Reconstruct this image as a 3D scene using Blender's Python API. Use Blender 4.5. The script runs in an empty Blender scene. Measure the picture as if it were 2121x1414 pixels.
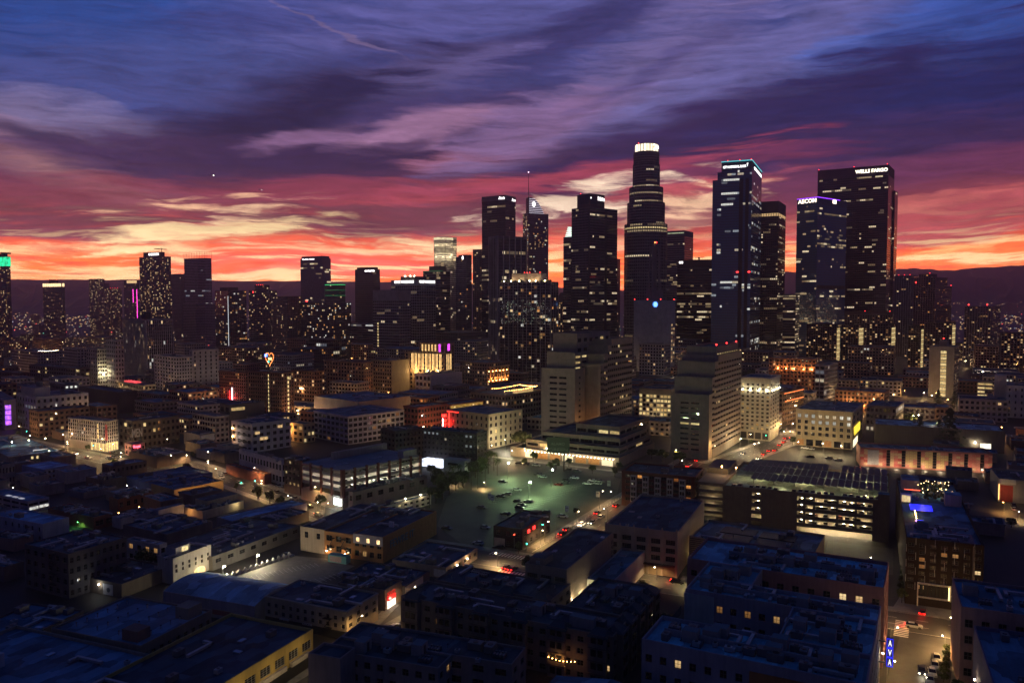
import bpy, bmesh, math, random
from mathutils import Vector, Matrix
R = math.radians
S = bpy.context.scene
COL = S.collection
rng = random.Random(7)

# ------------------------------------------------------------------ camera
H = 90.0            # the drone hovers 90 m above the street
F = 1650.0          # focal length in pixels of the 2121 px wide photograph
PITCH = math.atan((707.0 - 625.0) / F)
cam_d = bpy.data.cameras.new('camera')
cam_d.sensor_width = 36.0
cam_d.lens = 36.0 * F / 2121.0
cam_d.clip_start = 1.0
cam_d.clip_end = 60000.0
cam = bpy.data.objects.new('camera', cam_d)
COL.objects.link(cam)
cam.location = (0, 0, H)
cam.rotation_euler = (math.pi / 2 - PITCH, 0, 0)
S.camera = cam

# ------------------------------------------------------------------ render settings
S.view_settings.view_transform = 'Standard'
S.view_settings.look = 'None'
S.view_settings.exposure = 0.0
S.view_settings.gamma = 1.0
S.render.engine = 'CYCLES'
cy = S.cycles
cy.use_denoising = True
cy.max_bounces = 5
cy.diffuse_bounces = 2
cy.glossy_bounces = 3
cy.transmission_bounces = 2
cy.volume_bounces = 0
cy.sample_clamp_indirect = 3.0
cy.sample_clamp_direct = 0.0
cy.caustics_reflective = False
cy.caustics_refractive = False
cy.use_light_tree = True

# ------------------------------------------------------------------ node helper
def lin(c):
    def g(v):
        v = v / 255.0
        return v / 12.92 if v <= 0.04045 else ((v + 0.055) / 1.055) ** 2.4
    return (g(c[0]), g(c[1]), g(c[2]), 1.0)

class NT:
    def __init__(s, tree):
        s.t = tree; s.n = tree.nodes; s.l = tree.links
    def node(s, typ, **kw):
        n = s.n.new(typ)
        for k, v in kw.items(): setattr(n, k, v)
        return n
    def link(s, a, b): s.l.new(a, b)
    def put(s, sock, v):
        if hasattr(v, 'is_output'): s.l.new(v, sock)
        else: sock.default_value = v
    def math(s, op, a, b=0.0, c=0.0, clamp=False):
        n = s.node('ShaderNodeMath', operation=op, use_clamp=clamp)
        s.put(n.inputs[0], a); s.put(n.inputs[1], b); s.put(n.inputs[2], c)
        return n.outputs[0]
    def smooth(s, v, a, b, lo=0.0, hi=1.0):
        n = s.node('ShaderNodeMapRange', interpolation_type='SMOOTHSTEP')
        s.put(n.inputs[0], v)
        for i, x in enumerate((a, b, lo, hi)): n.inputs[i + 1].default_value = x
        return n.outputs[0]
    def mix(s, f, a, b, mode='MIX'):
        n = s.node('ShaderNodeMix', data_type='RGBA', blend_type=mode)
        s.put(n.inputs[0], f); s.put(n.inputs[6], a); s.put(n.inputs[7], b)
        return n.outputs[2]
    def ramp(s, f, stops, interp='LINEAR'):
        n = s.node('ShaderNodeValToRGB')
        e = n.color_ramp.elements
        n.color_ramp.interpolation = interp
        while len(e) < len(stops): e.new(0.5)
        for el, (p, c) in zip(e, stops):
            el.position = p; el.color = c
        s.put(n.inputs[0], f)
        return n.outputs[0]
    def noise(s, vec, scale, detail=4.0, rough=0.5, lac=2.0):
        n = s.node('ShaderNodeTexNoise', noise_dimensions='3D')
        s.put(n.inputs['Vector'], vec)
        n.inputs['Scale'].default_value = scale
        n.inputs['Detail'].default_value = detail
        n.inputs['Roughness'].default_value = rough
        n.inputs['Lacunarity'].default_value = lac
        return n
    def mapping(s, vec, loc=(0, 0, 0), rot=0.0, scale=(1, 1, 1), typ='POINT'):
        n = s.node('ShaderNodeMapping', vector_type=typ)
        s.put(n.inputs[0], vec)
        n.inputs[1].default_value = loc
        n.inputs[2].default_value = (0, 0, rot)
        n.inputs[3].default_value = scale
        return n.outputs[0]

# ------------------------------------------------------------------ sky: dusk, high cirrus lit from below the horizon
W = bpy.data.worlds.new('World')
S.world = W
W.use_nodes = True
wt = NT(W.node_tree)
wt.n.clear()
tc = wt.node('ShaderNodeTexCoord')
sep = wt.node('ShaderNodeSeparateXYZ')
wt.link(tc.outputs['Generated'], sep.inputs[0])
dx, dy, dz = sep.outputs
az = wt.math('ARCTAN2', dx, dy)
el = wt.math('ARCSINE', dz)
X = wt.math('MULTIPLY', az, F / 1000.0)        # units: 1.0 = 1000 px of the photograph at its centre
Y = wt.math('MULTIPLY', el, F / 1000.0)
comb = wt.node('ShaderNodeCombineXYZ')
wt.put(comb.inputs[0], X); wt.put(comb.inputs[1], Y)
P0 = comb.outputs[0]
# slow and quick warps of the cloud field
n1 = wt.noise(wt.mapping(P0, rot=R(-14), scale=(1.6, 4.5, 1)), 1.0, 3.0, 0.55)
n2 = wt.noise(wt.mapping(P0, loc=(3, 7, 0), rot=R(-10), scale=(5, 24, 1)), 1.0, 5.0, 0.6)
def warp(base, noise, ax, ay):
    v = wt.node('ShaderNodeVectorMath', operation='SUBTRACT')
    wt.put(v.inputs[0], noise.outputs['Color']); v.inputs[1].default_value = (0.5, 0.5, 0.5)
    m = wt.node('ShaderNodeVectorMath', operation='MULTIPLY')
    wt.put(m.inputs[0], v.outputs[0]); m.inputs[1].default_value = (ax, ay, 0)
    a = wt.node('ShaderNodeVectorMath', operation='ADD')
    wt.put(a.inputs[0], base); wt.put(a.inputs[1], m.outputs[0])
    return a.outputs[0]
P1 = warp(P0, n1, 0.26, 0.085)
P2 = warp(P1, n2, 0.12, 0.032)
fib = wt.noise(wt.mapping(P2, loc=(1, 2, 0), rot=R(-17), scale=(3.0, 34, 1)), 1.0, 6.0, 0.62).outputs['Fac']
flat = wt.noise(wt.mapping(P1, loc=(5, 1, 0), rot=R(-4), scale=(4.5, 62, 1)), 1.0, 6.0, 0.62).outputs['Fac']
sp = wt.node('ShaderNodeSeparateXYZ'); wt.link(P2, sp.inputs[0])
Xw, Yw = sp.outputs[0], sp.outputs[1]
SKY_STOPS = [(0, (236, 96, 60)), (45, (255, 122, 44)), (88, (252, 108, 50)), (128, (228, 90, 66)), (172, (158, 68, 82)),
    (225, (116, 56, 86)), (280, (82, 54, 96)), (340, (72, 58, 108)), (420, (70, 68, 124)), (520, (70, 78, 146)),
    (625, (54, 80, 156)), (720, (24, 62, 134)), (900, (10, 56, 116)), (1500, (4, 46, 98)), (2591, (2, 36, 84))]
base = wt.ramp(wt.math('DIVIDE', Yw, 2.591), [(p / 2591.0, lin(c)) for p, c in SKY_STOPS])
EAST = [(0, (58, 48, 64)), (150, (48, 48, 76)), (420, (20, 42, 88)), (900, (6, 38, 94)), (1500, (4, 44, 96)), (2591, (2, 36, 84))]
east = wt.ramp(wt.math('DIVIDE', Y, 2.591), [(p / 2591.0, lin(c)) for p, c in EAST])
side = wt.smooth(wt.math('ABSOLUTE', X), 0.95, 2.1)
sky = wt.mix(side, base, east)
# cloud banks: x, y in the photograph's pixels -> a direction; half sizes, tilt, colour, opacity, ragged by fibres (f) or level streaks (h)
CLOUDS = [
 (0, 30, 560, 210, 0, (24, 74, 150), .85, 'f'), (260, 190, 620, 130, 8, (74, 82, 142), .75, 'f'),
 (130, 262, 360, 66, -10, (132, 120, 160), .8, 'f'), (90, 322, 280, 56, -16, (176, 134, 156), .7, 'f'),
 (70, 290, 170, 24, -12, (66, 58, 98), .9, 'f'), (100, 368, 210, 34, -13, (222, 160, 156), .95, 'f'),
 (1120, 20, 760, 130, 6, (98, 94, 154), .75, 'f'), (1080, 104, 520, 64, 14, (62, 58, 112), .95, 'f'),
 (820, 172, 340, 60, 14, (118, 106, 162), .9, 'f'), (560, 258, 540, 96, 20, (42, 38, 82), 1.0, 'f'),
 (300, 335, 520, 72, 3, (76, 54, 96), .85, 'f'), (740, 330, 540, 66, 4, (58, 42, 86), 1.0, 'f'),
 (960, 226, 320, 38, 10, (74, 62, 114), .8, 'f'), (900, 266, 240, 46, 14, (156, 116, 152), .95, 'f'), (640, 284, 180, 30, 12, (140, 104, 144), .85, 'f'),
 (1020, 320, 240, 40, 10, (176, 108, 134), .9, 'f'), (820, 305, 140, 18, 14, (66, 48, 92), .8, 'f'),
 (1290, 175, 560, 100, 27, (116, 104, 156), .9, 'f'), (1110, 262, 260, 74, 22, (134, 104, 148), .9, 'f'),
 (1600, 105, 560, 84, 22, (108, 104, 162), .8, 'f'), (1900, 95, 460, 84, 14, (96, 112, 182), .7, 'f'),
 (1370, 130, 260, 20, 24, (88, 80, 136), .7, 'f'),
 (2130, 10, 460, 120, 12, (40, 84, 168), .9, 'f'),
 (1330, 318, 540, 84, 17, (56, 40, 90), 1.0, 'f'), (1680, 236, 540, 104, 20, (46, 40, 94), 1.0, 'f'), (2060, 200, 480, 130, 14, (30, 40, 100), 1.0, 'f'),
 (1900, 310, 560, 76, 0, (62, 44, 94), .95, 'f'), (1880, 362, 520, 44, 4, (120, 58, 96), .8, 'f'),
 (1000, 402, 720, 34, 8, (206, 72, 88), .6, 'h'), (640, 408, 460, 40, 2, (156, 60, 88), .7, 'h'), (260, 424, 520, 48, -3, (142, 68, 90), .75, 'h'),
 (1400, 366, 420, 34, 6, (150, 58, 92), .55, 'h'), (2000, 440, 620, 36, 5, (190, 84, 94), .8, 'h'),
 (820, 462, 520, 46, 3, (124, 62, 84), 1.0, 'h'), (120, 468, 460, 42, -2, (116, 60, 80), .95, 'h'), (1960, 484, 460, 34, 6, (166, 78, 86), .85, 'h'),
 (1440, 392, 300, 22, 5, (220, 96, 100), .7, 'h'),
 (490, 466, 190, 30, 16, (255, 208, 168), 1.0, 'c'), (360, 436, 210, 22, 8, (250, 196, 156), .95, 'c'), (280, 514, 640, 20, 2, (255, 206, 150), .9, 'c'),
 (430, 492, 300, 28, 8, (255, 222, 166), .95, 'c'), (1210, 418, 300, 40, 10, (255, 226, 198), 1.0, 'c'), (1450, 420, 230, 46, 12, (255, 206, 168), 1.0, 'c'), (1440, 450, 190, 18, 6, (150, 74, 88), .85, 'h'),
 (890, 512, 340, 26, 1, (255, 214, 164), 1.0, 'c'), (140, 560, 560, 24, 0, (255, 192, 134), .95, 'c'), (1240, 505, 180, 30, 3, (254, 160, 124), .95, 'c'),
 (1980, 530, 440, 22, 3, (255, 176, 110), 1.0, 'c'), (1640, 520, 120, 50, 0, (255, 186, 118), .95, 'c'), (1980, 553, 460, 18, 0, (246, 112, 58), .9, 'h'),
 (720, 548, 420, 40, 0, (252, 92, 88), .8, 'h'), (1900, 432, 520, 34, 5, (214, 112, 104), .6, 'c'), (690, 75, 190, 5, -19, (128, 108, 146), .6, 'f'),
]
cir = wt.noise(wt.mapping(P2, loc=(9, 4, 0), rot=R(-9), scale=(5.0, 40, 1)), 1.0, 5.0, 0.6).outputs['Fac']
cn = wt.math('SUBTRACT', cir, 0.5)
fn = wt.math('SUBTRACT', fib, 0.5); hn = wt.math('SUBTRACT', flat, 0.5)
for (px, py, rx, ry, rot, c, op, kind) in CLOUDS:
    a = math.atan((px - 1060.5) / F)
    e = math.atan((625.0 - py) / F * math.cos(a))
    g = wt.node('ShaderNodeTexGradient', gradient_type='SPHERICAL')
    wt.link(wt.mapping(P2, loc=(a * F / 1000, e * F / 1000, 0), rot=R(rot), scale=(rx / 1000, ry / 1000, 1), typ='TEXTURE'), g.inputs[0])
    rag = wt.math('MULTIPLY_ADD', {'f': fn, 'h': hn, 'c': cn}[kind], {'f': 1.7, 'h': 2.2, 'c': 5.0}[kind], wt.math('ADD', g.outputs['Fac'], -0.12 if kind == 'c' else 0.0))
    rag = wt.math('MINIMUM', rag, wt.math('MULTIPLY', g.outputs['Fac'], 5.0))
    m = wt.smooth(rag, 0.0, 1.0 if kind == 'c' else 0.7, 0.0, op)
    sky = wt.mix(m, sky, lin(c))
# thin fibres and streaks over everything in the west
fine = wt.noise(wt.mapping(P2, loc=(2, 8, 0), rot=R(-15), scale=(12.0, 84, 1)), 1.0, 5.0, 0.7).outputs['Fac']
mod = wt.math('MULTIPLY_ADD', fn, 1.0, wt.math('MULTIPLY_ADD', fine, 1.1, 0.56))
vv = wt.node('ShaderNodeVectorMath', operation='SCALE'); wt.put(vv.inputs[0], sky); wt.put(vv.inputs['Scale'], mod)
sky = vv.outputs[0]
low = wt.smooth(Yw, 0.19, 0.05)
westw = wt.smooth(wt.math('ABSOLUTE', X), 1.6, 0.9)
st1 = wt.math('MULTIPLY', wt.smooth(flat, 0.50, 0.62, 0.0, 0.9), wt.math('MULTIPLY', low, westw))
sky = wt.mix(st1, sky, lin((255, 220, 160)))
st2 = wt.math('MULTIPLY', wt.smooth(flat, 0.48, 0.32, 0.0, 0.8), wt.math('MULTIPLY', low, westw))
sky = wt.mix(st2, sky, lin((216, 68, 50)))
sky = wt.mix(wt.smooth(el, 0.0, -0.035), sky, lin((40, 30, 52)))      # below the horizon
hs = wt.node('ShaderNodeHueSaturation'); hs.inputs['Saturation'].default_value = 0.93; wt.put(hs.inputs['Color'], sky); gm = wt.node('ShaderNodeGamma'); gm.inputs[1].default_value = 1.16; wt.link(hs.outputs[0], gm.inputs[0]); sky = wt.mix(wt.smooth(el, 0.05, 0.12), sky, gm.outputs[0])
gain = wt.smooth(el, 0.10, 0.01, 1.0, 2.9)                          # the brightest air lies on the horizon
vg = wt.node('ShaderNodeVectorMath', operation='SCALE'); wt.put(vg.inputs[0], sky); wt.put(vg.inputs['Scale'], gain); sky = vg.outputs[0]
nis = wt.node('ShaderNodeTexSky', sky_type='NISHITA', sun_disc=False)
nis.sun_elevation = R(-3.0); nis.sun_rotation = R(-4.0)
ns = wt.node('ShaderNodeVectorMath', operation='SCALE'); wt.link(nis.outputs[0], ns.inputs[0]); ns.inputs['Scale'].default_value = 0.02
add = wt.node('ShaderNodeVectorMath', operation='ADD'); wt.put(add.inputs[0], sky); wt.link(ns.outputs[0], add.inputs[1])
bg = wt.node('ShaderNodeBackground')
wt.link(add.outputs[0], bg.inputs[0])
bg.inputs[1].default_value = 1.0
wo = wt.node('ShaderNodeOutputWorld')
wt.link(bg.outputs[0], wo.inputs[0])
# ------------------------------------------------------------------ projection helpers (photograph pixel -> place in the world)
CP, SP_ = math.cos(PITCH), math.sin(PITCH)
def ray(px, py):
    cx = (px - 1060.5) / F; cyy = (707.0 - py) / F
    return Vector((cx, CP + cyy * SP_, -SP_ + cyy * CP))
def ground(px, py, z=0.0):
    d = ray(px, py); t = (z - H) / d.z
    return Vector((d.x * t, d.y * t, z))
def at(px, py, Yd):
    d = ray(px, py); t = Yd / d.y
    return Vector((d.x * t, Yd, H + d.z * t))

# ------------------------------------------------------------------ mesh building
class MB:
    def __init__(s): s.v = []; s.f = []; s.m = []; s.mats = []
    def slot(s, m):
        if m not in s.mats: s.mats.append(m)
        return s.mats.index(m)
    def face(s, pts, m):
        i = len(s.v); s.v.extend([tuple(p) for p in pts]); s.f.append(tuple(range(i, i + len(pts)))); s.m.append(s.slot(m))
    def box(s, x0, x1, y0, y1, z0, z1, m, top=None, bottom=True):
        p = [(x0, y0, z0), (x1, y0, z0), (x1, y1, z0), (x0, y1, z0), (x0, y0, z1), (x1, y0, z1), (x1, y1, z1), (x0, y1, z1)]
        for q in ((0, 1, 5, 4), (1, 2, 6, 5), (2, 3, 7, 6), (3, 0, 4, 7)): s.face([p[k] for k in q], m)
        s.face([p[k] for k in (4, 5, 6, 7)], top or m)
        if bottom: s.face([p[k] for k in (3, 2, 1, 0)], m)
    def prism(s, poly, z0, z1, m, top=None, cap=True):
        n = len(poly)
        for i in range(n):
            a, b = poly[i], poly[(i + 1) % n]
            s.face([(a[0], a[1], z0), (b[0], b[1], z0), (b[0], b[1], z1), (a[0], a[1], z1)], m)
        if cap: s.face([(p[0], p[1], z1) for p in poly], top or m)
    def tube(s, a, b, r, m, n=6, r2=None):
        a = Vector(a); b = Vector(b); r2 = r if r2 is None else r2
        d = (b - a).normalized()
        u = d.cross(Vector((0, 0, 1)))
        if u.length < 1e-3: u = Vector((1, 0, 0))
        u.normalize(); w = d.cross(u)
        ra = [a + (u * math.cos(k * 2 * math.pi / n) + w * math.sin(k * 2 * math.pi / n)) * r for k in range(n)]
        rb = [b + (u * math.cos(k * 2 * math.pi / n) + w * math.sin(k * 2 * math.pi / n)) * r2 for k in range(n)]
        for k in range(n): s.face([ra[k], ra[(k + 1) % n], rb[(k + 1) % n], rb[k]], m)
        s.face(ra[::-1], m); s.face(rb, m)
    def ball(s, c, r, m, n=8, k=5, sz=1.0):
        for j in range(k):
            t0, t1 = math.pi * j / k, math.pi * (j + 1) / k
            for i in range(n):
                a0, a1 = 2 * math.pi * i / n, 2 * math.pi * (i + 1) / n
                g = lambda t, a: (c[0] + r * math.sin(t) * math.cos(a), c[1] + r * math.sin(t) * math.sin(a), c[2] + r * sz * math.cos(t))
                s.face([g(t1, a0), g(t1, a1), g(t0, a1), g(t0, a0)], m)
    def mesh(s, name):
        me = bpy.data.meshes.new(name)
        me.from_pydata(s.v, [], s.f)
        for m in s.mats: me.materials.append(m)
        me.polygons.foreach_set('material_index', s.m)
        me.update()
        return me
    def build(s, name, parent=None, kind=None, label=None, loc=None):
        if not s.f: return None
        return link(name, s.mesh(name), parent, kind, label, loc)

def link(name, me, parent=None, kind=None, label=None, loc=None, rotz=0.0):
    o = bpy.data.objects.new(name, me); COL.objects.link(o)
    if parent is not None: o.parent = parent
    if loc is not None: o.location = loc
    if rotz: o.rotation_euler = (0, 0, rotz)
    if kind: o['kind'] = kind
    if label: o['label'] = label
    return o
def tag(o, label, cat, group=None):
    o['label'] = label; o['category'] = cat
    if group: o['group'] = group
    return o
def thing(name, label, cat, loc=(0, 0, 0), rotz=0.0, group=None):
    o = bpy.data.objects.new(name, None); COL.objects.link(o)
    o.location = loc; o.rotation_euler = (0, 0, rotz)
    return tag(o, label, cat, group)
def dup(root, loc, rotz=0.0, label=None, group=None):
    r = root.copy(); COL.objects.link(r); r.location = loc; r.rotation_euler = (0, 0, rotz)
    if label: r['label'] = label
    if group: r['group'] = group
    for ch in list(root.children):
        c = ch.copy(); COL.objects.link(c); c.parent = r
        for g in list(ch.children):
            d = g.copy(); COL.objects.link(d); d.parent = c
    return r

# ------------------------------------------------------------------ materials
MATS = {}
def _principled(name):
    m = bpy.data.materials.new(name); m.use_nodes = True
    nt = NT(m.node_tree); b = m.node_tree.nodes['Principled BSDF']
    return m, nt, b
def wall_mat(rgb, rough=0.85, var=0.22, scale=0.12, name='wall_paint'):
    k = (tuple(rgb), rough, var, scale, name)
    if k in MATS: return MATS[k]
    m, nt, b = _principled(name)
    t = nt.node('ShaderNodeTexCoord')
    n = nt.noise(t.outputs['Object'], scale, 5.0, 0.6).outputs['Fac']
    n2 = nt.noise(nt.mapping(t.outputs['Object'], scale=(1.3, 1.3, 0.12)), 1.0, 3.0, 0.6).outputs['Fac']
    f = nt.math('ADD', nt.math('MULTIPLY', n, 0.6), nt.math('MULTIPLY', n2, 0.4))
    lo = [max(0, c * (1 - var * 1.6)) for c in rgb]; hi = [c * (1 + var) for c in rgb]
    nt.link(nt.ramp(f, [(0.3, (*lo, 1)), (0.7, (*hi, 1))]), b.inputs['Base Color'])
    b.inputs['Roughness'].default_value = rough
    b.inputs['Specular IOR Level'].default_value = 0.3
    MATS[k] = m; return m
def roof_mat(rgb, name='roof_felt'):
    rgb = (rgb[0] * .85, rgb[1] * 1.35, rgb[2] * 1.3)  # blue of the sky light put into every roof's base colour
    k = ('roof', tuple(rgb))
    if k in MATS: return MATS[k]
    m, nt, b = _principled(name)
    t = nt.node('ShaderNodeTexCoord')
    n = nt.noise(t.outputs['Object'], 0.09, 6.0, 0.65).outputs['Fac']
    n2 = nt.noise(nt.mapping(t.outputs['Object'], scale=(0.25, 1.6, 1)), 1.0, 4.0, 0.7).outputs['Fac']
    f = nt.math('ADD', nt.math('MULTIPLY', n, 0.65), nt.math('MULTIPLY', n2, 0.35))
    vo = nt.node('ShaderNodeTexVoronoi', distance='CHEBYCHEV'); nt.put(vo.inputs['Vector'], nt.mapping(t.outputs['Object'], scale=(.16, .30, 0))); vo.inputs['Scale'].default_value = 1.0
    sx_ = nt.node('ShaderNodeSeparateXYZ'); nt.link(vo.outputs['Color'], sx_.inputs[0])
    f = nt.math('ADD', nt.math('MULTIPLY', f, 0.7), nt.math('MULTIPLY_ADD', sx_.outputs[0], 0.26, 0.02))
    nt.link(nt.ramp(f, [(0.26, (*[c * 0.25 for c in rgb], 1)), (0.48, (*[c * .9 for c in rgb], 1)), (0.70, (*[min(.9, c * 1.9) for c in rgb], 1))]), b.inputs['Base Color'])
    nt.link(nt.smooth(n2, .35, .65, .6, .95), b.inputs['Roughness'])
    b.inputs['Specular IOR Level'].default_value = 0.12
    MATS[k] = m; return m
def plain(name, rgb, rough=0.6, metal=0.0, spec=0.5):
    k = (name, tuple(rgb), rough, metal)
    if k in MATS: return MATS[k]
    m, nt, b = _principled(name)
    t = nt.node('ShaderNodeTexCoord')
    n = nt.noise(t.outputs['Object'], 1.7, 3.0, 0.6).outputs['Fac']
    nt.link(nt.ramp(n, [(0.3, (*[c * 0.8 for c in rgb], 1)), (0.7, (*[min(1, c * 1.15) for c in rgb], 1))]), b.inputs['Base Color'])
    b.inputs['Roughness'].default_value = rough; b.inputs['Metallic'].default_value = metal
    b.inputs['Specular IOR Level'].default_value = spec
    MATS[k] = m; return m
def glow(name, rgb, strength, var=0.0, scale=0.8):
    k = (name, tuple(rgb), strength, var)
    if k in MATS: return MATS[k]
    m, nt, b = _principled(name)
    b.inputs['Base Color'].default_value = (*[c * 0.3 for c in rgb], 1)
    b.inputs['Roughness'].default_value = 0.3
    b.inputs['Emission Color'].default_value = (*rgb, 1)
    b.inputs['Emission Strength'].default_value = strength
    if var:
        t = nt.node('ShaderNodeTexCoord')
        n = nt.noise(t.outputs['Object'], scale, 3.0, 0.7).outputs['Fac']
        nt.link(nt.smooth(n, 0.3, 0.7, strength * (1 - var), strength * (1 + var)), b.inputs['Emission Strength'])
    MATS[k] = m; return m
def glass(name, rgb=(0.010, 0.012, 0.018), rough=0.06, spec=0.6):
    k = (name, tuple(rgb), rough)
    if k in MATS: return MATS[k]
    m, nt, b = _principled(name)
    b.inputs['Base Color'].default_value = (*rgb, 1)
    b.inputs['Specular IOR Level'].default_value = spec
    t = nt.node('ShaderNodeTexCoord')
    n = nt.noise(t.outputs['Object'], 0.35, 2.0, 0.5).outputs['Fac']
    nt.link(nt.smooth(n, 0.3, 0.7, rough * 0.6, rough * 1.8), b.inputs['Roughness'])
    MATS[k] = m; return m
GL = glass('window_glass')
GLB = glass('blue_glass', (0.055, 0.135, 0.26), 0.14, 0.8)
GLK = glass('bronze_glass', (0.014, 0.009, 0.008), 0.10, 0.6)
LITS = {
    'warm': [glow('lit_window', (1, .55, .20), .30, .6), glow('lit_window', (1, .64, .28), .6, .5), glow('lit_window', (1, .46, .14), .16, .6), glow('lit_window', (1, .72, .36), .85, .4)],
    'office': [glow('lit_window', (1, .74, .40), .36, .6), glow('lit_window', (1, .80, .50), .8, .5), glow('lit_window', (1, .68, .34), .16, .6), glow('lit_window', (1, .76, .44), .10, .5)],
    'cool': [glow('lit_window', (.95, .95, .86), .7, .5), glow('lit_window', (1, .86, .60), .45, .5), glow('lit_window', (.80, .92, 1), .28, .5), glow('lit_window', (.8, .9, 1), .10, .5)],
    'orange': [glow('lit_window', (1, .42, .10), .7, .6), glow('lit_window', (1, .52, .18), .35, .5), glow('lit_window', (1, .32, .07), .2, .5)],
    'yellow': [glow('lit_window', (1, .76, .34), .75, .45), glow('lit_window', (1, .70, .28), .45, .5)],
    'mix': [],
}
LITS['mix'] = LITS['warm'] + LITS['cool'][:2] + LITS['orange'][:1]
BULB_W = glow('lamp_bulb', (1, .84, .55), 40.0)
BULB_G = glow('lamp_bulb', (.86, 1, .80), 90.0)
BULB_O = glow('lamp_bulb', (1, .42, .10), 50.0)
RED = glow('beacon_red', (1, .03, .03), 8.0)
TAIL = glow('tail_lamp', (1, .02, .015), 10.0)
HEADL = glow('head_lamp', (1, .86, .62), 22.0)
SIGNW = glow('sign_white', (1, .95, .9), 4.0)
METAL = plain('grey_metal', (.16, .165, .17), .45, .6)
DARK = plain('dark_metal', (.03, .03, .033), .5, .4)
FRAME = plain('window_frame_paint', (.10, .095, .09), .6)
FRAMEL = plain('pale_frame_paint', (.42, .40, .37), .6)

# ------------------------------------------------------------------ facade: windows set into (near) or onto (far) a wall edge p -> q; the outside lies to the right of p -> q
def lit_picker(frac, style, rows, cols, rnd):
    mats = LITS.get(style, LITS['warm'])
    grid = [[None] * cols for _ in range(rows)]
    if style == 'office' or style == 'cool':
        for r in range(rows):
            a = rnd.random()
            pr = frac * 0.22
            if a < 0.12: pr = min(.85, .35 + frac * 3)
            elif a < 0.32: pr = frac * 1.7
            c = 0
            while c < cols:
                run = rnd.randint(1, 4)
                if rnd.random() < pr:
                    m = rnd.choice(mats)
                    for k in range(c, min(cols, c + run)): grid[r][k] = m
                c += run
    else:
        for r in range(rows):
            for c in range(cols):
                if rnd.random() < frac: grid[r][c] = rnd.choice(mats)
    return grid
class Facade:
    def __init__(s, p, q):
        s.p = Vector((p[0], p[1])); d = Vector((q[0] - p[0], q[1] - p[1])); s.W = d.length
        s.d = d / max(s.W, 1e-6); s.n = Vector((s.d.y, -s.d.x))
    def pt(s, u, z, o=0.0):
        a = s.p + s.d * u + s.n * o
        return (a.x, a.y, z)
    def quad(s, mb, u0, u1, z0, z1, m, o=0.0):
        mb.face([s.pt(u0, z0, o), s.pt(u1, z0, o), s.pt(u1, z1, o), s.pt(u0, z1, o)], m)
    def slab(s, mb, u0, u1, z0, z1, m, o0, o1, top=None):
        s.quad(mb, u0, u1, z0, z1, m, o1)
        mb.face([s.pt(u0, z1, o1), s.pt(u1, z1, o1), s.pt(u1, z1, o0), s.pt(u0, z1, o0)], top or m)
        mb.face([s.pt(u0, z0, o0), s.pt(u1, z0, o0), s.pt(u1, z0, o1), s.pt(u0, z0, o1)], m)
        mb.face([s.pt(u0, z0, o0), s.pt(u0, z0, o1), s.pt(u0, z1, o1), s.pt(u0, z1, o0)], m)
        mb.face([s.pt(u1, z0, o1), s.pt(u1, z0, o0), s.pt(u1, z1, o0), s.pt(u1, z1, o1)], m)
    def angle(s):
        return math.atan2(s.d.y, s.d.x)

WIN_CACHE = {}
def window_mesh(w, h, mat, frame, nx=2, ny=2):
    k = (round(w, 2), round(h, 2), mat.name, frame.name, nx, ny)
    if k in WIN_CACHE: return WIN_CACHE[k]
    mb = MB(); t = 0.09
    mb.face([(-w / 2, 0, 0), (w / 2, 0, 0), (w / 2, 0, h), (-w / 2, 0, h)], mat)
    for x0, x1, z0, z1 in ((-w / 2, w / 2, 0, t), (-w / 2, w / 2, h - t, h), (-w / 2, -w / 2 + t, t, h - t), (w / 2 - t, w / 2, t, h - t)):
        mb.box(x0, x1, -.08, 0.0, z0, z1, frame, bottom=False)
    for i in range(1, nx):
        x = -w / 2 + w * i / nx; mb.box(x - .035, x + .035, -.06, 0, t, h - t, frame, bottom=False)
    for i in range(1, ny):
        z = h * i / ny; mb.box(-w / 2 + t, w / 2 - t, -.05, 0, z - .03, z + .03, frame, bottom=False)
    me = mb.mesh('window'); WIN_CACHE[k] = me; return me

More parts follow.
